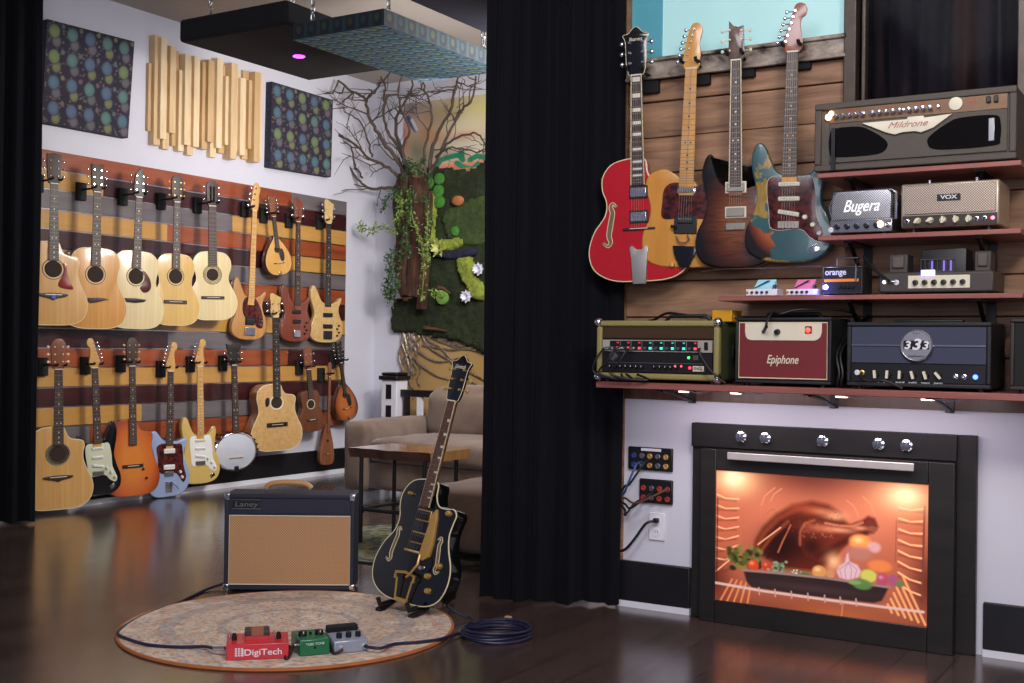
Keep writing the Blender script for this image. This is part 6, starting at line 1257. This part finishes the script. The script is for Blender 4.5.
# ------------------------------------------------------------------ tree: trunk relief, bare branches, creepers
M_bark = NT('brown_bark'); _v = M_bark.coord((26, 26, 3)); _n = M_bark.noise(_v, 2, 6, .65, .8); M_bark.l(M_bark.ramp(_n, [(.3, lin('1c100c')), (.52, lin('46291d')), (.75, lin('6b4a36'))]), M_bark.b.inputs['Base Color']); M_bark.b.inputs['Roughness'].default_value = .85; M_bark.bump(_n, .7, .02); M_bark = M_bark.m
YT = YM - .16
tp = lambda px, py, y=YT: onY(px, py, y)
base = tp(412, 300); tr = empty('branch_tree', (base.x, YM, base.z), 0, 'brown bark trunk with bare spreading branches fixed to the mural wall, hung with green creepers', 'tree')
def rel(p): return (p.x - tr.location.x, p.y - tr.location.y, p.z - tr.location.z)
def bark(pts, r, nm, n=16, seed=0, flat=.7):
    pts = crom([Vector(rel(tp(*p))) for p in pts], 6, False); q = MB(); q.tube(pts, r, n)
    vs = []
    for v_ in q.v:
        k = noise.noise(Vector((v_[0] * 30, v_[1] * 30, v_[2] * 5 + seed))); vs.append((v_[0] + k * .018, v_[1] * 1 + k * .012, v_[2]))
    q.v = vs; return q.obj(nm, M_bark, tr, 60)
bark([(409, 176), (404, 200), (406, 240), (405, 272), (409, 295)], [.085] * 10 + [.08] * 8 + [.075] * 7, 'trunk', seed=1)
bark([(418, 180), (421, 210), (419, 240), (416, 280), (414, 296)], [.075] * 25, 'trunk', seed=5)
bark([(427, 192), (426, 220), (424, 255), (423, 285), (422, 309)], [.045] * 20 + [.038] * 5, 'trunk', seed=9)
M_br = mat('grey_brown_twig', '4c4038', .8, var=.25, vscale=30)
rg = random.Random(5)
def branch(pts, r0, r1, depth0=0, depth1=0, twigs=6, lvl=0):
    P3 = []
    for i, p in enumerate(pts): t = i / (len(pts) - 1); P3.append(tp(p[0], p[1], YT - (depth0 + (depth1 - depth0) * t)))
    c = crom(P3, 5, False); c = [p + Vector((rg.uniform(-1, 1), rg.uniform(-1, 1), rg.uniform(-1, 1))) * .008 for p in c]
    r0 *= .72; r1 *= .8; twigs = int(twigs * .8)
    o = MB().tube([rel(p) for p in c], r0, 6, taper=r1 / r0).obj('branch', M_br, tr, 60); tw = MB()
    def grow(p, d, L, r, lv):
        n = 6; q = [p]; dd = d.copy()
        for k in range(n): dd = (dd + Vector((rg.uniform(-1, 1) * .45, rg.uniform(-1, 1) * .22, rg.uniform(-1, 1) * .45 + .05))).normalized(); p = p + dd * L / n; p.y = min(p.y, YM - .03); p.z = min(p.z, 2.62 if p.y < 5.8 else 3.0); q.append(p)
        tw.tube([rel(x_) for x_ in q], r, 5, taper=.35)
        if lv > 0:
            for _ in range(rg.choice((1, 2, 2))): k = rg.randrange(2, n); a = (q[k] - q[k - 1]).normalized(); grow(q[k], (a + Vector((rg.uniform(-1, 1), rg.uniform(-1, 1) * .5, rg.uniform(-1, 1)))).normalized(), L * .6, r * .65, lv - 1)
    for _ in range(twigs):
        k = rg.randrange(3, len(c) - 1); a = (c[k] - c[k - 1]).normalized(); grow(c[k], (a * .8 + Vector((rg.uniform(-1, 1), rg.uniform(-1, 1) * .6, rg.uniform(-1, 1)))).normalized(), rg.uniform(.18, .42), r0 * .38, 1)
    tw.obj('twig', M_br, o, 60)['kind'] = 'stuff'
branch([(402, 186), (385, 188), (366, 187), (356, 176), (345, 160), (335, 142)], .020, .008, .02, .25, 6)
branch([(404, 182), (388, 168), (370, 158), (352, 142), (334, 134)], .022, .008, .02, .35, 9)
branch([(406, 178), (396, 158), (380, 138), (370, 118), (364, 98), (350, 90), (338, 80)], .026, .009, .02, .45, 10)
branch([(408, 176), (400, 150), (388, 132), (384, 112), (385, 92), (382, 76)], .022, .008, .02, .3, 8)
branch([(366, 100), (374, 92), (386, 78), (394, 70)], .014, .007, .4, .55, 4)
branch([(410, 176), (398, 140), (396, 118), (404, 104), (412, 88), (410, 72)], .022, .008, .0, .2, 8)
branch([(412, 174), (403, 158), (404, 142), (410, 130), (402, 112), (398, 92), (402, 74)], .020, .007, .1, .3, 8)
branch([(430, 176), (432, 150), (440, 130), (450, 110), (455, 90), (458, 72)], .024, .008, .0, .3, 8)
branch([(428, 178), (438, 158), (446, 140), (460, 112), (472, 100), (476, 76)], .022, .008, .0, .35, 8)
branch([(426, 176), (424, 150), (432, 118), (425, 90), (420, 74)], .018, .007, .05, .25, 7)
branch([(436, 156), (450, 142), (466, 134), (480, 136), (486, 150), (476, 152)], .014, .006, .05, .25, 5)
branch([(438, 154), (452, 148), (466, 150), (478, 152), (486, 148)], .012, .006, .1, .2, 4)
branch([(362, 178), (355, 165), (352, 150), (346, 138)], .012, .006, .1, .2, 5)
branch([(372, 158), (368, 140), (358, 120), (344, 112)], .012, .006, .2, .35, 6)
M_leaf = [mat('creeper_leaf_dark', '2c4a1e', .6, var=.3), mat('creeper_leaf_light', '6a8236', .6, var=.25)]
for i, (pts, yy, m_) in enumerate((([(402, 186), (398, 210), (402, 240), (399, 268), (393, 300)], .12, 0), ([(410, 188), (412, 215), (420, 240), (424, 262), (422, 296)], .14, 1), ([(398, 190), (388, 198), (383, 210)], .18, 0), ([(396, 232), (382, 226), (370, 230), (358, 226)], .22, 1), ([(396, 252), (388, 258), (392, 278), (384, 292)], .2, 0), ([(428, 210), (427, 240), (428, 262)], .16, 1), ([(432, 292), (442, 296)], .16, 1), ([(394, 262), (388, 282), (390, 302)], .16, 0), ([(404, 178), (412, 168), (422, 172), (432, 180)], .15, 0), ([(408, 160), (416, 166), (426, 158)], .14, 0), ([(414, 190), (410, 212), (406, 232), (410, 256)], .17, 0), ([(424, 196), (430, 216), (426, 240)], .13, 0), ([(398, 196), (402, 208), (396, 222)], .16, 1), ([(386, 296), (394, 290), (398, 280)], .18, 0))):
    P3 = crom([tp(a, b, YT - yy) for a, b in pts], 12, False); q = MB(); q.tube([rel(p) for p in P3], .004, 5); lf = MB()
    for p in P3:
        for _ in range(4):
            d = Vector((rg.uniform(-1, 1), rg.uniform(-1, .3), rg.uniform(-1, .7))).normalized(); s_ = d.orthogonal().normalized(); L_ = rg.uniform(.018, .042); b0 = Vector(rel(p)) + Vector((rg.uniform(-1, 1), rg.uniform(-.5, .5), rg.uniform(-1, 1))) * .03
            lf.add([b0, b0 + d * L_ * .5 + s_ * L_ * .2, b0 + d * L_, b0 + d * L_ * .5 - s_ * L_ * .2], [(0, 1, 2, 3)])
    v_ = q.obj('creeper', M_leaf[m_], tr); l_ = lf.obj('creeper_leaves', M_leaf[m_], v_, smooth=0); l_['kind'] = 'stuff'
# ================================================================== newel post and rail behind the sofa
YN = 7.45; A_ = onY(377, 381, YN); B__ = onY(401, 381, YN); hw = (B__.x - A_.x) * .31; zc_ = onY(388, 380, YN).z
po = empty('newel_post', ((A_.x + B__.x) / 2, YN + hw, 0), 0, 'white square post with black inset panels and cap, in the corner behind the sofa', 'post')
B((-hw, -hw, 0), (hw, hw, zc_)).obj('shaft', M_white, po, bevel=.004)
for k in range(4):
    z1 = zc_ - .035 - k * .165
    if z1 > .2: B((-hw * .35, -hw - .004, z1 - .115), (hw * .35, -hw + .002, z1)).obj('inset_panel', M_blk, po)
B((-hw * 1.25, -hw * 1.25, zc_), (hw * 1.25, hw * 1.25, zc_ + .035)).obj('cap', M_blk, po, bevel=.008); B((-hw * 1.05, -hw * 1.05, zc_ + .035), (hw * 1.05, hw * 1.05, zc_ + .06)).obj('cap_top', M_blk, po, bevel=.012)
zr_ = onY(420, 390, YN + hw).z
ra = empty('stair_railing', (po.location.x + hw, YN + hw, 0), 0, 'low railing with a black handrail and white and black balusters behind the sofa', 'railing')
B((.0, -.025, zr_ - .055), (1.2, .025, zr_)).obj('handrail', M_blk, ra, bevel=.006); B((0, -.02, .08), (1.2, .02, .12)).obj('bottom_rail', M_white, ra)
for i in range(9): B((.03 + .13 * i, -.018, .12), (.07 + .13 * i, .018, zr_ - .055)).obj('baluster', M_white if i % 2 else M_blk, ra)
# ================================================================== sofa
def suede(name, a, b):
    t = NT(name); nz = t.noise(t.coord(), 4, 5, .6, .8); n2 = t.noise(t.coord(), 260, 2)
    t.l(t.ramp(nz, [(.32, lin(a)), (.68, lin(b))]), t.b.inputs['Base Color']); t.b.inputs['Roughness'].default_value = .85; t.b.inputs['Sheen Weight'].default_value = .3; t.bump(n2, .2, .003); return t.m
M_sof = suede('taupe_suede', '54433a', '746052')
def cushion(a, b, nm, par, m_, puff=.03, r=.05):
    bm = bmesh.new(); bmesh.ops.create_cube(bm, size=1); bmesh.ops.subdivide_edges(bm, edges=bm.edges[:], cuts=9, use_grid_fill=True); c = [(a[i] + b[i]) / 2 for i in range(3)]; d = [abs(b[i] - a[i]) / 2 for i in range(3)]
    for v_ in bm.verts:
        p = Vector((v_.co.x * 2, v_.co.y * 2, v_.co.z * 2)); q = Vector([p[i] * d[i] for i in range(3)])
        inner = Vector([max(-d[i] + r, min(d[i] - r, q[i])) for i in range(3)]); dd = q - inner
        if dd.length > r: q = inner + dd.normalized() * r
        ax = max(range(3), key=lambda i: abs(p[i])); oth = [i for i in range(3) if i != ax]; q[ax] += math.copysign(puff * (1 - p[oth[0]] ** 2) * (1 - p[oth[1]] ** 2), p[ax])
        k = noise.noise(q * 7 + Vector(c)) * .008; v_.co = Vector(c) + q + Vector((k, k, k))
    me = bpy.data.meshes.new(nm); bm.to_mesh(me); bm.free(); me.materials.append(m_); me.polygons.foreach_set('use_smooth', [True] * len(me.polygons)); o = bpy.data.objects.new(nm, me); COL.objects.link(o); o.parent = par; return o
sx0 = onY(342, 450, 6.1).x
so = empty('sofa', (sx0, 6.1, 0), 0, 'taupe suede sofa with low padded arms behind the side table', 'sofa')
cushion((0, 0, .06), (.20, .92, .52), 'armrest', so, M_sof, .012, .04); cushion((2.2, 0, .06), (2.4, .92, .52), 'armrest', so, M_sof, .012, .04)
cushion((.16, .04, .07), (2.24, .90, .26), 'base', so, M_sof, .004, .03)
cushion((.20, .72, .20), (2.2, .95, .62), 'backrest', so, M_sof, .01, .05)
for x0, x1 in ((.21, 1.19), (1.21, 2.19)):
    cushion((x0, .02, .25), (x1, .74, .42), 'seat_cushion', so, M_sof, .015, .045)
    o = cushion((x0 + .01, .62, .36), (x1, .84, .735), 'back_cushion', so, M_sof, .03, .09)
for x in (.06, 2.34):
    for y in (.06, .86): MB().cyl((x, y, 0), (x, y, .07), .02, .028, 10).obj('foot', M_blk, so)
ot = empty('ottoman', (-3.05, 4.90, 0), 0, 'brown suede ottoman standing in front of the sofa, behind the black hollow-body guitar', 'ottoman')
M_ot = suede('brown_suede', '58402f', '785a45')
cushion((-.31, -.30, .05), (.33, .30, .355), 'body', ot, M_ot, .01, .04)
for x in (-.25, .27):
    for y in (-.24, .24): MB().cyl((x, y, 0), (x, y, .06), .018, .024, 10).obj('foot', M_blk, ot)
# ================================================================== live-edge side table
tb = empty('side_table', (-3.655, 4.92, 0), 0, 'live-edge wooden side table with black pipe legs in front of the sofa', 'side table')
M_sl = wood('live_edge_slab', '8a5630', 'b5824a', rough=.18, coat=.8, scale=(3, 18, 18), grain=1.1); M_barkd = mat('dark_live_edge', '42261a', .7, var=.4, vscale=20)
zt_ = .495; pts = []
for i in range(26): t = i / 25; pts.append((-.262 + .524 * t, -.175 + .012 * math.sin(t * 9) + .008 * math.sin(t * 23)))
for i in range(26): t = 1 - i / 25; pts.append((-.262 + .524 * t, .175 + .012 * math.sin(t * 8 + 1)))
sl = MB(); n = len(pts); sl.add([(x, y, zt_) for x, y in pts] + [(x * .98, y * .93, zt_ - .048) for x, y in pts], [tuple(range(n)), tuple(range(2 * n - 1, n - 1, -1))])
so_ = sl.obj('tabletop', M_sl, tb); e = MB(); e.add([(x, y, zt_ - .0005) for x, y in pts] + [(x * .98, y * .93, zt_ - .048) for x, y in pts], [(i, (i + 1) % n, n + (i + 1) % n, n + i) for i in range(25)] + [(i, (i + 1) % n, n + (i + 1) % n, n + i) for i in range(26, n - 1)]); e.obj('bark_edge', M_barkd, so_)
e = MB(); e.add([(x, y, zt_ - .0005) for x, y in pts] + [(x * .98, y * .93, zt_ - .048) for x, y in pts], [(i, (i + 1) % n, n + (i + 1) % n, n + i) for i in (25, n - 1)]); e.obj('end_grain', wood('end_grain_oak', 'a07038', 'c29250', coat=.5), so_)
for x in (-.20, .20):
    for y in (-.14, .14): MB().cyl((x, y, .0), (x, y, zt_ - .048), .011, n=12).lathe([(.02, 0), (.02, .01), (.012, .014)], (x, y, 0), (0, 0, 1), 12).cyl((x, y, .16), (x, y, .20), .015, n=12).obj('leg', M_blk, tb)
for x in (-.20, .20): MB().cyl((x, -.14, .18), (x, .14, .18), .010, n=10).obj('stretcher', M_blk, tb)
for y in (-.14, .14): MB().cyl((-.20, y, .18), (.20, y, .18), .010, n=10).obj('stretcher', M_blk, tb)
# ================================================================== rugs
def disc_rug(c, R1, paintf, name, label, th, edge_mat, N=190):
    P = paintf(N); r = empty(name, (c[0], c[1], 0), 0, label, 'rug')
    vs, fs, cols = [], [], []; nr, na = 90, 260; vs.append((0, 0, th)); cols.append(P(0, 0))
    for i in range(1, nr + 1):
        for j in range(na): a = 2 * math.pi * j / na; rr = R1 * i / nr; x, y = rr * math.cos(a), rr * math.sin(a); vs.append((x, y, th)); cols.append(P(x / R1, y / R1))
    for j in range(na): fs.append((0, 1 + j, 1 + (j + 1) % na))
    for i in range(nr - 1):
        for j in range(na): b0 = 1 + i * na; fs.append((b0 + j, b0 + na + j, b0 + na + (j + 1) % na, b0 + (j + 1) % na))
    me = bpy.data.meshes.new('pile'); me.from_pydata(vs, [], fs); me.materials.append(attrmat('woven_rug', .95)); at = me.color_attributes.new('Col', 'FLOAT_COLOR', 'POINT')
    at.data.foreach_set('color', np.array([tuple(c_[:3]) + (1,) for c_ in cols], np.float32).reshape(-1)); o = bpy.data.objects.new('pile', me); COL.objects.link(o); o.parent = r
    MB().tube([(R1 * math.cos(2 * math.pi * j / 120), R1 * math.sin(2 * math.pi * j / 120), th * .5) for j in range(120)], th * .75, 6, True).obj('binding', edge_mat, r); return r
def rug_a(N):
    A = [lin(c) for c in ((214, 192, 172), (190, 168, 152), (196, 126, 86), (118, 130, 146), (232, 212, 192), (160, 76, 66), (200, 150, 98))]
    def f(x, y):
        r = math.hypot(x, y); a = math.atan2(y, x); v = Vector((x * 5, y * 5, 0)); n1 = noise.noise(v * 1.3); n2 = noise.noise(v * 5.5 + Vector((5, 1, 2))); n3 = noise.noise(v * 11 + Vector((1, 8, 2)))
        c = np.array(A[0][:3]); mixc = lambda c, k, w: c * (1 - w) + np.array(A[k][:3]) * w
        if n1 > 0: c = mixc(c, 4, min(1, n1 * 2))
        band = abs(r - .72) < .05 or abs(r - .40) < .03; w = .55 if band else .0
        if n2 > .22: c = mixc(c, 3, min(.7, (n2 - .22) * 3))
        if n2 < -.25: c = mixc(c, 2, min(.8, (-n2 - .25) * 3.4))
        if band: c = mixc(c, 3, .35 + .3 * max(0, n3))
        s_ = math.sin(a * 16 + 6 * n1) * math.sin(r * 26)
        if s_ > .55 and n3 > -.1: c = mixc(c, 5 if n1 > 0.1 else 6, .5)
        if n3 > .28: c = mixc(c, 6, .5)
        if n3 < -.32: c = mixc(c, 3, .5)
        return c * (.92 + .12 * noise.noise(v * 20))
    return f
rc = Vector((-2.925, 3.225, 0)); disc_rug(rc, .592, rug_a, 'round_rug', 'round faded Persian-style rug in cream, rust and blue with orange edging, under the pedals', .009, mat('orange_rug_binding', 'a8602e', .8, var=.1))
def rug_b(N):
    A = [np.array(lin(c)[:3]) for c in ((116, 110, 58), (64, 70, 52), (70, 44, 50), (92, 106, 96), (150, 140, 70))]
    def f(x, y):
        v = Vector((x * 6, y * 6, 3)); n1 = noise.noise(v); n2 = noise.noise(v * 3); r = math.hypot(x, y); c = A[0] if int(r * 9 + n1) % 2 else A[1]
        if n2 > .15: c = A[3]
        if n2 < -.25: c = A[2]
        return c
    return f
disc_rug((-3.55, 5.02), .66, rug_b, 'round_rug', 'round olive and yellow patterned rug under the side table', .008, mat('dark_rug_edge', '2a2a22', .9))
# ================================================================== combo amplifier on the floor
A_ = at_depth(288.5, 595, 4.87); rz = YAW + R_(1.5)
M_nav = mat('navy_tolex', '1d2033', .6, var=.12, vscale=200, bump=.3)
w, h, dp = .535, .396, .18
am = empty('combo_amplifier', (A_.x, A_.y, .008), rz, 'navy combo amplifier with woven tan grille and leather handle standing behind the round rug', 'amplifier')
MB().box((-w / 2, .008, 0), (w / 2, dp, h)).obj('cabinet', M_nav, am, bevel=.010); frame_front(MB(), w, h, .018, .02).obj('face_frame', M_nav, am, bevel=.004)
B((-w / 2 + .018, .005, h * .80), (w / 2 - .018, .01, h - .018)).obj('badge_panel', M_nav, am)
def weave():
    t = NT('woven_tan_grille'); s_ = t.n('ShaderNodeSeparateXYZ'); t.l(t.coord(), s_.inputs[0])
    def wv(o1, f, ph=0):
        m1 = t.n('ShaderNodeMath', operation='MULTIPLY'); t.l(o1, m1.inputs[0]); m1.inputs[1].default_value = f; m2 = t.n('ShaderNodeMath', operation='SINE'); t.l(m1.outputs[0], m2.inputs[0]); return m2.outputs[0]
    m3 = t.n('ShaderNodeMath', operation='MULTIPLY'); t.l(wv(s_.outputs['X'], 620), m3.inputs[0]); t.l(wv(s_.outputs['Z'], 620), m3.inputs[1])
    t.l(t.ramp(m3.outputs[0], [(.0, lin('a87d55')), (.5, lin('cfa37a'))]), t.b.inputs['Base Color']); t.b.inputs['Roughness'].default_value = .8; return t.m
gz0, gz1 = .024, h * .775; B((-w / 2 + .020, .002, gz0), (w / 2 - .018, .01, gz1)).obj('grille_cloth', weave(), am)
MB().tube([(x, .001, z) for x, z in ((-w / 2 + .020, gz0), (w / 2 - .018, gz0), (w / 2 - .018, gz1), (-w / 2 + .020, gz1))], .0028, 6, True).obj('cream_piping', M_cream, am)
B((-w / 2 + .030, .0, h * .845), (-w / 2 + .148, .006, h * .94)).obj('badge', M_black, am, bevel=.001); MB().tube([(x, -.001, z) for x, z in ((-w / 2 + .030, h * .845), (-w / 2 + .148, h * .845), (-w / 2 + .148, h * .94), (-w / 2 + .030, h * .94))], .0014, 5, True).obj('badge_rim', M_metal, am)
text('badge_lettering', 'Laney', TM(-w / 2 + .089, -.001, h * .892), .095, .026, M_metal, am, .1)
for sx in (-1, 1):
    for z in (.012, h - .012): B((sx * (w / 2 - .022), -.004, z - .014), (sx * (w / 2 + .003), .024, z + .014)).obj('corner_cap', M_chrome, am, bevel=.005)
    MB().cyl((sx * .2, .05, -.008), (sx * .2, .05, 0), .014).obj('rubber_foot', M_rubber, am); MB().cyl((sx * .2, .15, -.008), (sx * .2, .15, 0), .014).obj('rubber_foot', M_rubber, am)
hx = -.015; hn = MB().tube(crom([Vector(p) for p in ((hx - .095, .06, h + .018), (hx - .07, .06, h + .036), (hx, .06, h + .043), (hx + .07, .06, h + .036), (hx + .095, .06, h + .018))], 5, False), .012, 8).obj('leather_handle', mat('tan_leather', 'b98a54', .5, var=.1), am)
for sg in (-1, 1): MB().cyl((hx + sg * .085, .06, h - .004), (hx + sg * .085, .06, h + .024), .005).obj('handle_post', M_chrome, hn)
# ================================================================== pedals
def floor_pt(px, py, z=0): return onZ(px, py, z)
RZ = .009
def pedal(name, pl, pr, rotd, label):
    a, b = floor_pt(*pl, RZ), floor_pt(*pr, RZ); w = (b - a).length; ang = math.atan2(b.y - a.y, b.x - a.x); c = (a + b) / 2
    return empty(name, (c.x, c.y, RZ), ang, label, 'effects pedal', 'effects pedals on the round rug'), w
M_pr = mat('red_pedal_enamel', 'c4262c', .35, coat=.3, var=.04)
p, w = pedal('effects_pedal', (226, 661), (288.5, 658.5), 0, 'wide red double-switch pedal with a small dark display, first of the three pedals')
hh = .050
q = MB(); q.add([(-w / 2, 0, 0), (w / 2, 0, 0), (w / 2, .115, 0), (-w / 2, .115, 0), (-w / 2, .006, hh), (w / 2, .006, hh), (w / 2, .115, hh + .010), (-w / 2, .115, hh + .010)], [(3, 2, 1, 0), (4, 5, 6, 7), (0, 1, 5, 4), (1, 2, 6, 5), (2, 3, 7, 6), (3, 0, 4, 7)]); q.obj('case', M_pr, p, bevel=.003)
def TMs(x, y, z, lean): return Matrix.Translation((x, y, z)) @ Matrix.Rotation(R_(90 - lean), 4, 'X')
text('pedal_lettering', 'DigiTech', TMs(w * .09, .0015, hh * .46, 6.8), w * .60, hh * .50, M_white, p, 0, bold=.01)
lg = MB()
for i in range(3):
    for j in range(4): lg.box((-w * .36 + i * .009, .0015, hh * .25 + j * .007), (-w * .36 + i * .009 + .006, .004, hh * .25 + j * .007 + .005))
lg.obj('emblem_grid', M_white, p); B((-w * .245, .001, hh * .24), (-w * .225, .004, hh * .72)).obj('emblem_bar', M_white, p)
dk_ = B((-.042, .038, hh), (.038, .100, hh + .020)).obj('display_block', M_pr, p, bevel=.003); B((-.042, .034, hh + .018), (.038, .102, hh + .034)).obj('display_housing', mat('brown_black_housing', '3a2c28', .4), p, bevel=.003); B((-.020, .0325, hh + .0195), (.018, .095, hh + .0348)).obj('display', mat('copper_display', '8a4a3c', .3, emis=.2), p)
for sx in (-.38, .34): MB().cyl((w * sx, .05, hh), (w * sx, .05, hh + .018), .0085, n=14).cyl((w * sx, .05, hh + .018), (w * sx, .05, hh + .026), .006, n=14).obj('foot_switch', M_black, p); MB().cyl((w * sx - .015, .06, hh), (w * sx - .015, .06, hh + .026), .003, n=10).obj('toggle', M_chrome, p)
pA0 = Vector(p.location); angA = p.rotation_euler.z; wA = w
M_pg = mat('green_pedal_enamel', '1f6b42', .35, coat=.3, var=.04)
p, w = pedal('effects_pedal', (300, 657), (330, 654), 0, 'small green pedal with two black knobs, between the red and the silver pedals')
hh = .052; q = MB(); q.add([(-w / 2, 0, 0), (w / 2, 0, 0), (w / 2, .12, 0), (-w / 2, .12, 0), (-w / 2, .006, hh), (w / 2, .006, hh), (w / 2, .12, hh + .006), (-w / 2, .12, hh + .006)], [(3, 2, 1, 0), (4, 5, 6, 7), (0, 1, 5, 4), (1, 2, 6, 5), (2, 3, 7, 6), (3, 0, 4, 7)]); q.obj('case', M_pg, p, bevel=.004)
text('pedal_lettering', 'TUBE TONE', TMs(0, .0005, hh * .72, 6), w * .62, hh * .14, M_white, p); B((-.004, .002, hh * .42), (.004, .004, hh * .56)).obj('button', M_black, p)
text('pedal_lettering', 'on', TMs(0, .002, hh * .22, 6), w * .10, hh * .10, M_white, p)
for sx in (-.28, .28): MB().lathe([(.015, 0), (.013, .018), (0, .019)], (w * sx, .055, hh), (0, 0, 1), 18).obj('knob', M_black, p); B((w * sx - .0015, .040, hh + .012), (w * sx + .0015, .043, hh + .019)).obj('pointer', M_cream, p)
MB().cyl((0, .06, hh), (0, .06, hh + .012), .004).obj('switch', M_black, p)
for sg in (-1, 1): MB().cyl((sg * w / 2, .05, .026), (sg * (w / 2 + .008), .05, .026), .008, n=12).obj('socket', M_metal, p)
pB0 = Vector(p.location); angB = p.rotation_euler.z; wB = w
M_ps = mat('silver_pedal_enamel', '9aa0b0', .35, .3, var=.04)
p, w = pedal('effects_pedal', (334.5, 654.5), (368.5, 651), 0, 'silver-grey pedal with three dark knobs and a black footswitch bar, last of the three pedals')
hh = .040; q = MB(); q.add([(-w / 2, 0, 0), (w / 2, 0, 0), (w / 2, .12, 0), (-w / 2, .12, 0), (-w / 2, .006, hh), (w / 2, .006, hh), (w / 2, .12, hh + .02), (-w / 2, .12, hh + .02)], [(3, 2, 1, 0), (4, 5, 6, 7), (0, 1, 5, 4), (1, 2, 6, 5), (2, 3, 7, 6), (3, 0, 4, 7)]); q.obj('case', M_ps, p, bevel=.004)
for i in range(3): MB().lathe([(.010, 0), (.009, .018), (0, .019)], (w * (-.28 + .28 * i), .035, hh + .003), (0, 0, 1), 14).obj('knob', M_black, p)
B((-w * .50, .078, hh + .010), (w * .40, .108, hh + .034)).obj('footswitch_bar', M_matte, p, bevel=.004)
q = MB(); [q.cyl((w * (-.42 + .1 * i), .076, hh + .022), (w * (-.42 + .1 * i), .079, hh + .022), .004, n=8) for i in range(9)]; q.obj('bar_ridge', M_black, p)
for sx in (-.28, .38): MB().cyl((w * sx, .003, .018), (w * sx, -.008, .018), .008, n=12).obj('socket', M_chrome, p)
pC0 = Vector(p.location); angC = p.rotation_euler.z; wC = w
def lp(p0, a, x, y, z): return p0 + Vector((x * math.cos(a) - y * math.sin(a), x * math.sin(a) + y * math.cos(a), z))
# short patch leads between pedals
for i, (a, b) in enumerate(((lp(pA0, angA, wA / 2, .07, .022), lp(pB0, angB, -wB / 2 - .008, .05, .026)), (lp(pB0, angB, wB / 2 + .008, .05, .026), lp(pC0, angC, -wC * .28, -.010, .018)))):
    fwd = Vector((math.sin(YAW), -math.cos(YAW), 0)); mid = (a + b) / 2 + fwd * (.075 if i == 0 else .03); mid.z = .015
    cable('patch_lead', [a, a + Vector((.008, 0, -.002)), mid + Vector((-.006, 0, 0)), mid + Vector((.008, 0, 0)), b], .0045, ('short black lead joining the red and green pedals', 'short black lead joining the green and silver pedals')[i])
M_cab = mat('navy_instrument_cable', '1a1c3a', .45, var=.1)
pts = [floor_pt(226, 583, .02), floor_pt(205, 590, .006), floor_pt(180, 602, .006), floor_pt(162, 608, .006), floor_pt(140, 617, .006), floor_pt(122, 628, .008), floor_pt(118, 634, .015), floor_pt(128, 639, .015), floor_pt(150, 645, .015), floor_pt(180, 647, .015), floor_pt(204, 646.5, .02)]
end = lp(pA0, angA, -wA / 2 - .005, .06, .026); pts.append(end + Vector((-.04, -.012, -.004)))
cb = cable('instrument_cable', pts, .0055, 'navy cable curving round the rug rim from the combo amplifier to the red pedal', M_cab)
MB().cyl(pts[-1], end, .0065, n=10).obj('jack_plug', M_chrome, cb)
# coil and cable from silver pedal
cc = floor_pt(497, 637); pts = []
st0 = lp(pC0, angC, wC * .38, -.010, .018)
pts += [st0, st0 + Vector((.05, .015, -.001)), floor_pt(395, 644, .016), floor_pt(420, 642, .016), floor_pt(440, 639, .016), floor_pt(457, 634, .010)]
for i in range(56): a = R_(200) + 2 * math.pi * i / 14; rr = .112 + .010 * math.sin(i * .9); pts.append(cc + Vector((rr * math.cos(a) + .008 * math.sin(i * .31), rr * math.sin(a), .007 + .0095 * (i // 14) + .002 * math.sin(i))))
pts += [floor_pt(470, 618, .012), floor_pt(455, 612, .03)]
je = at_depth(437, 590, 4.56); pts += [je + Vector((.03, -.02, -.03)), je]
cb = cable('instrument_cable', pts, .0055, 'navy cable from the silver pedal, loosely coiled on the floor, up to the black guitar', M_cab, k=5)
MB().cyl(je, je + Vector((-.015, .02, .045)), .0055, n=10).obj('jack_plug', M_gold, cb)
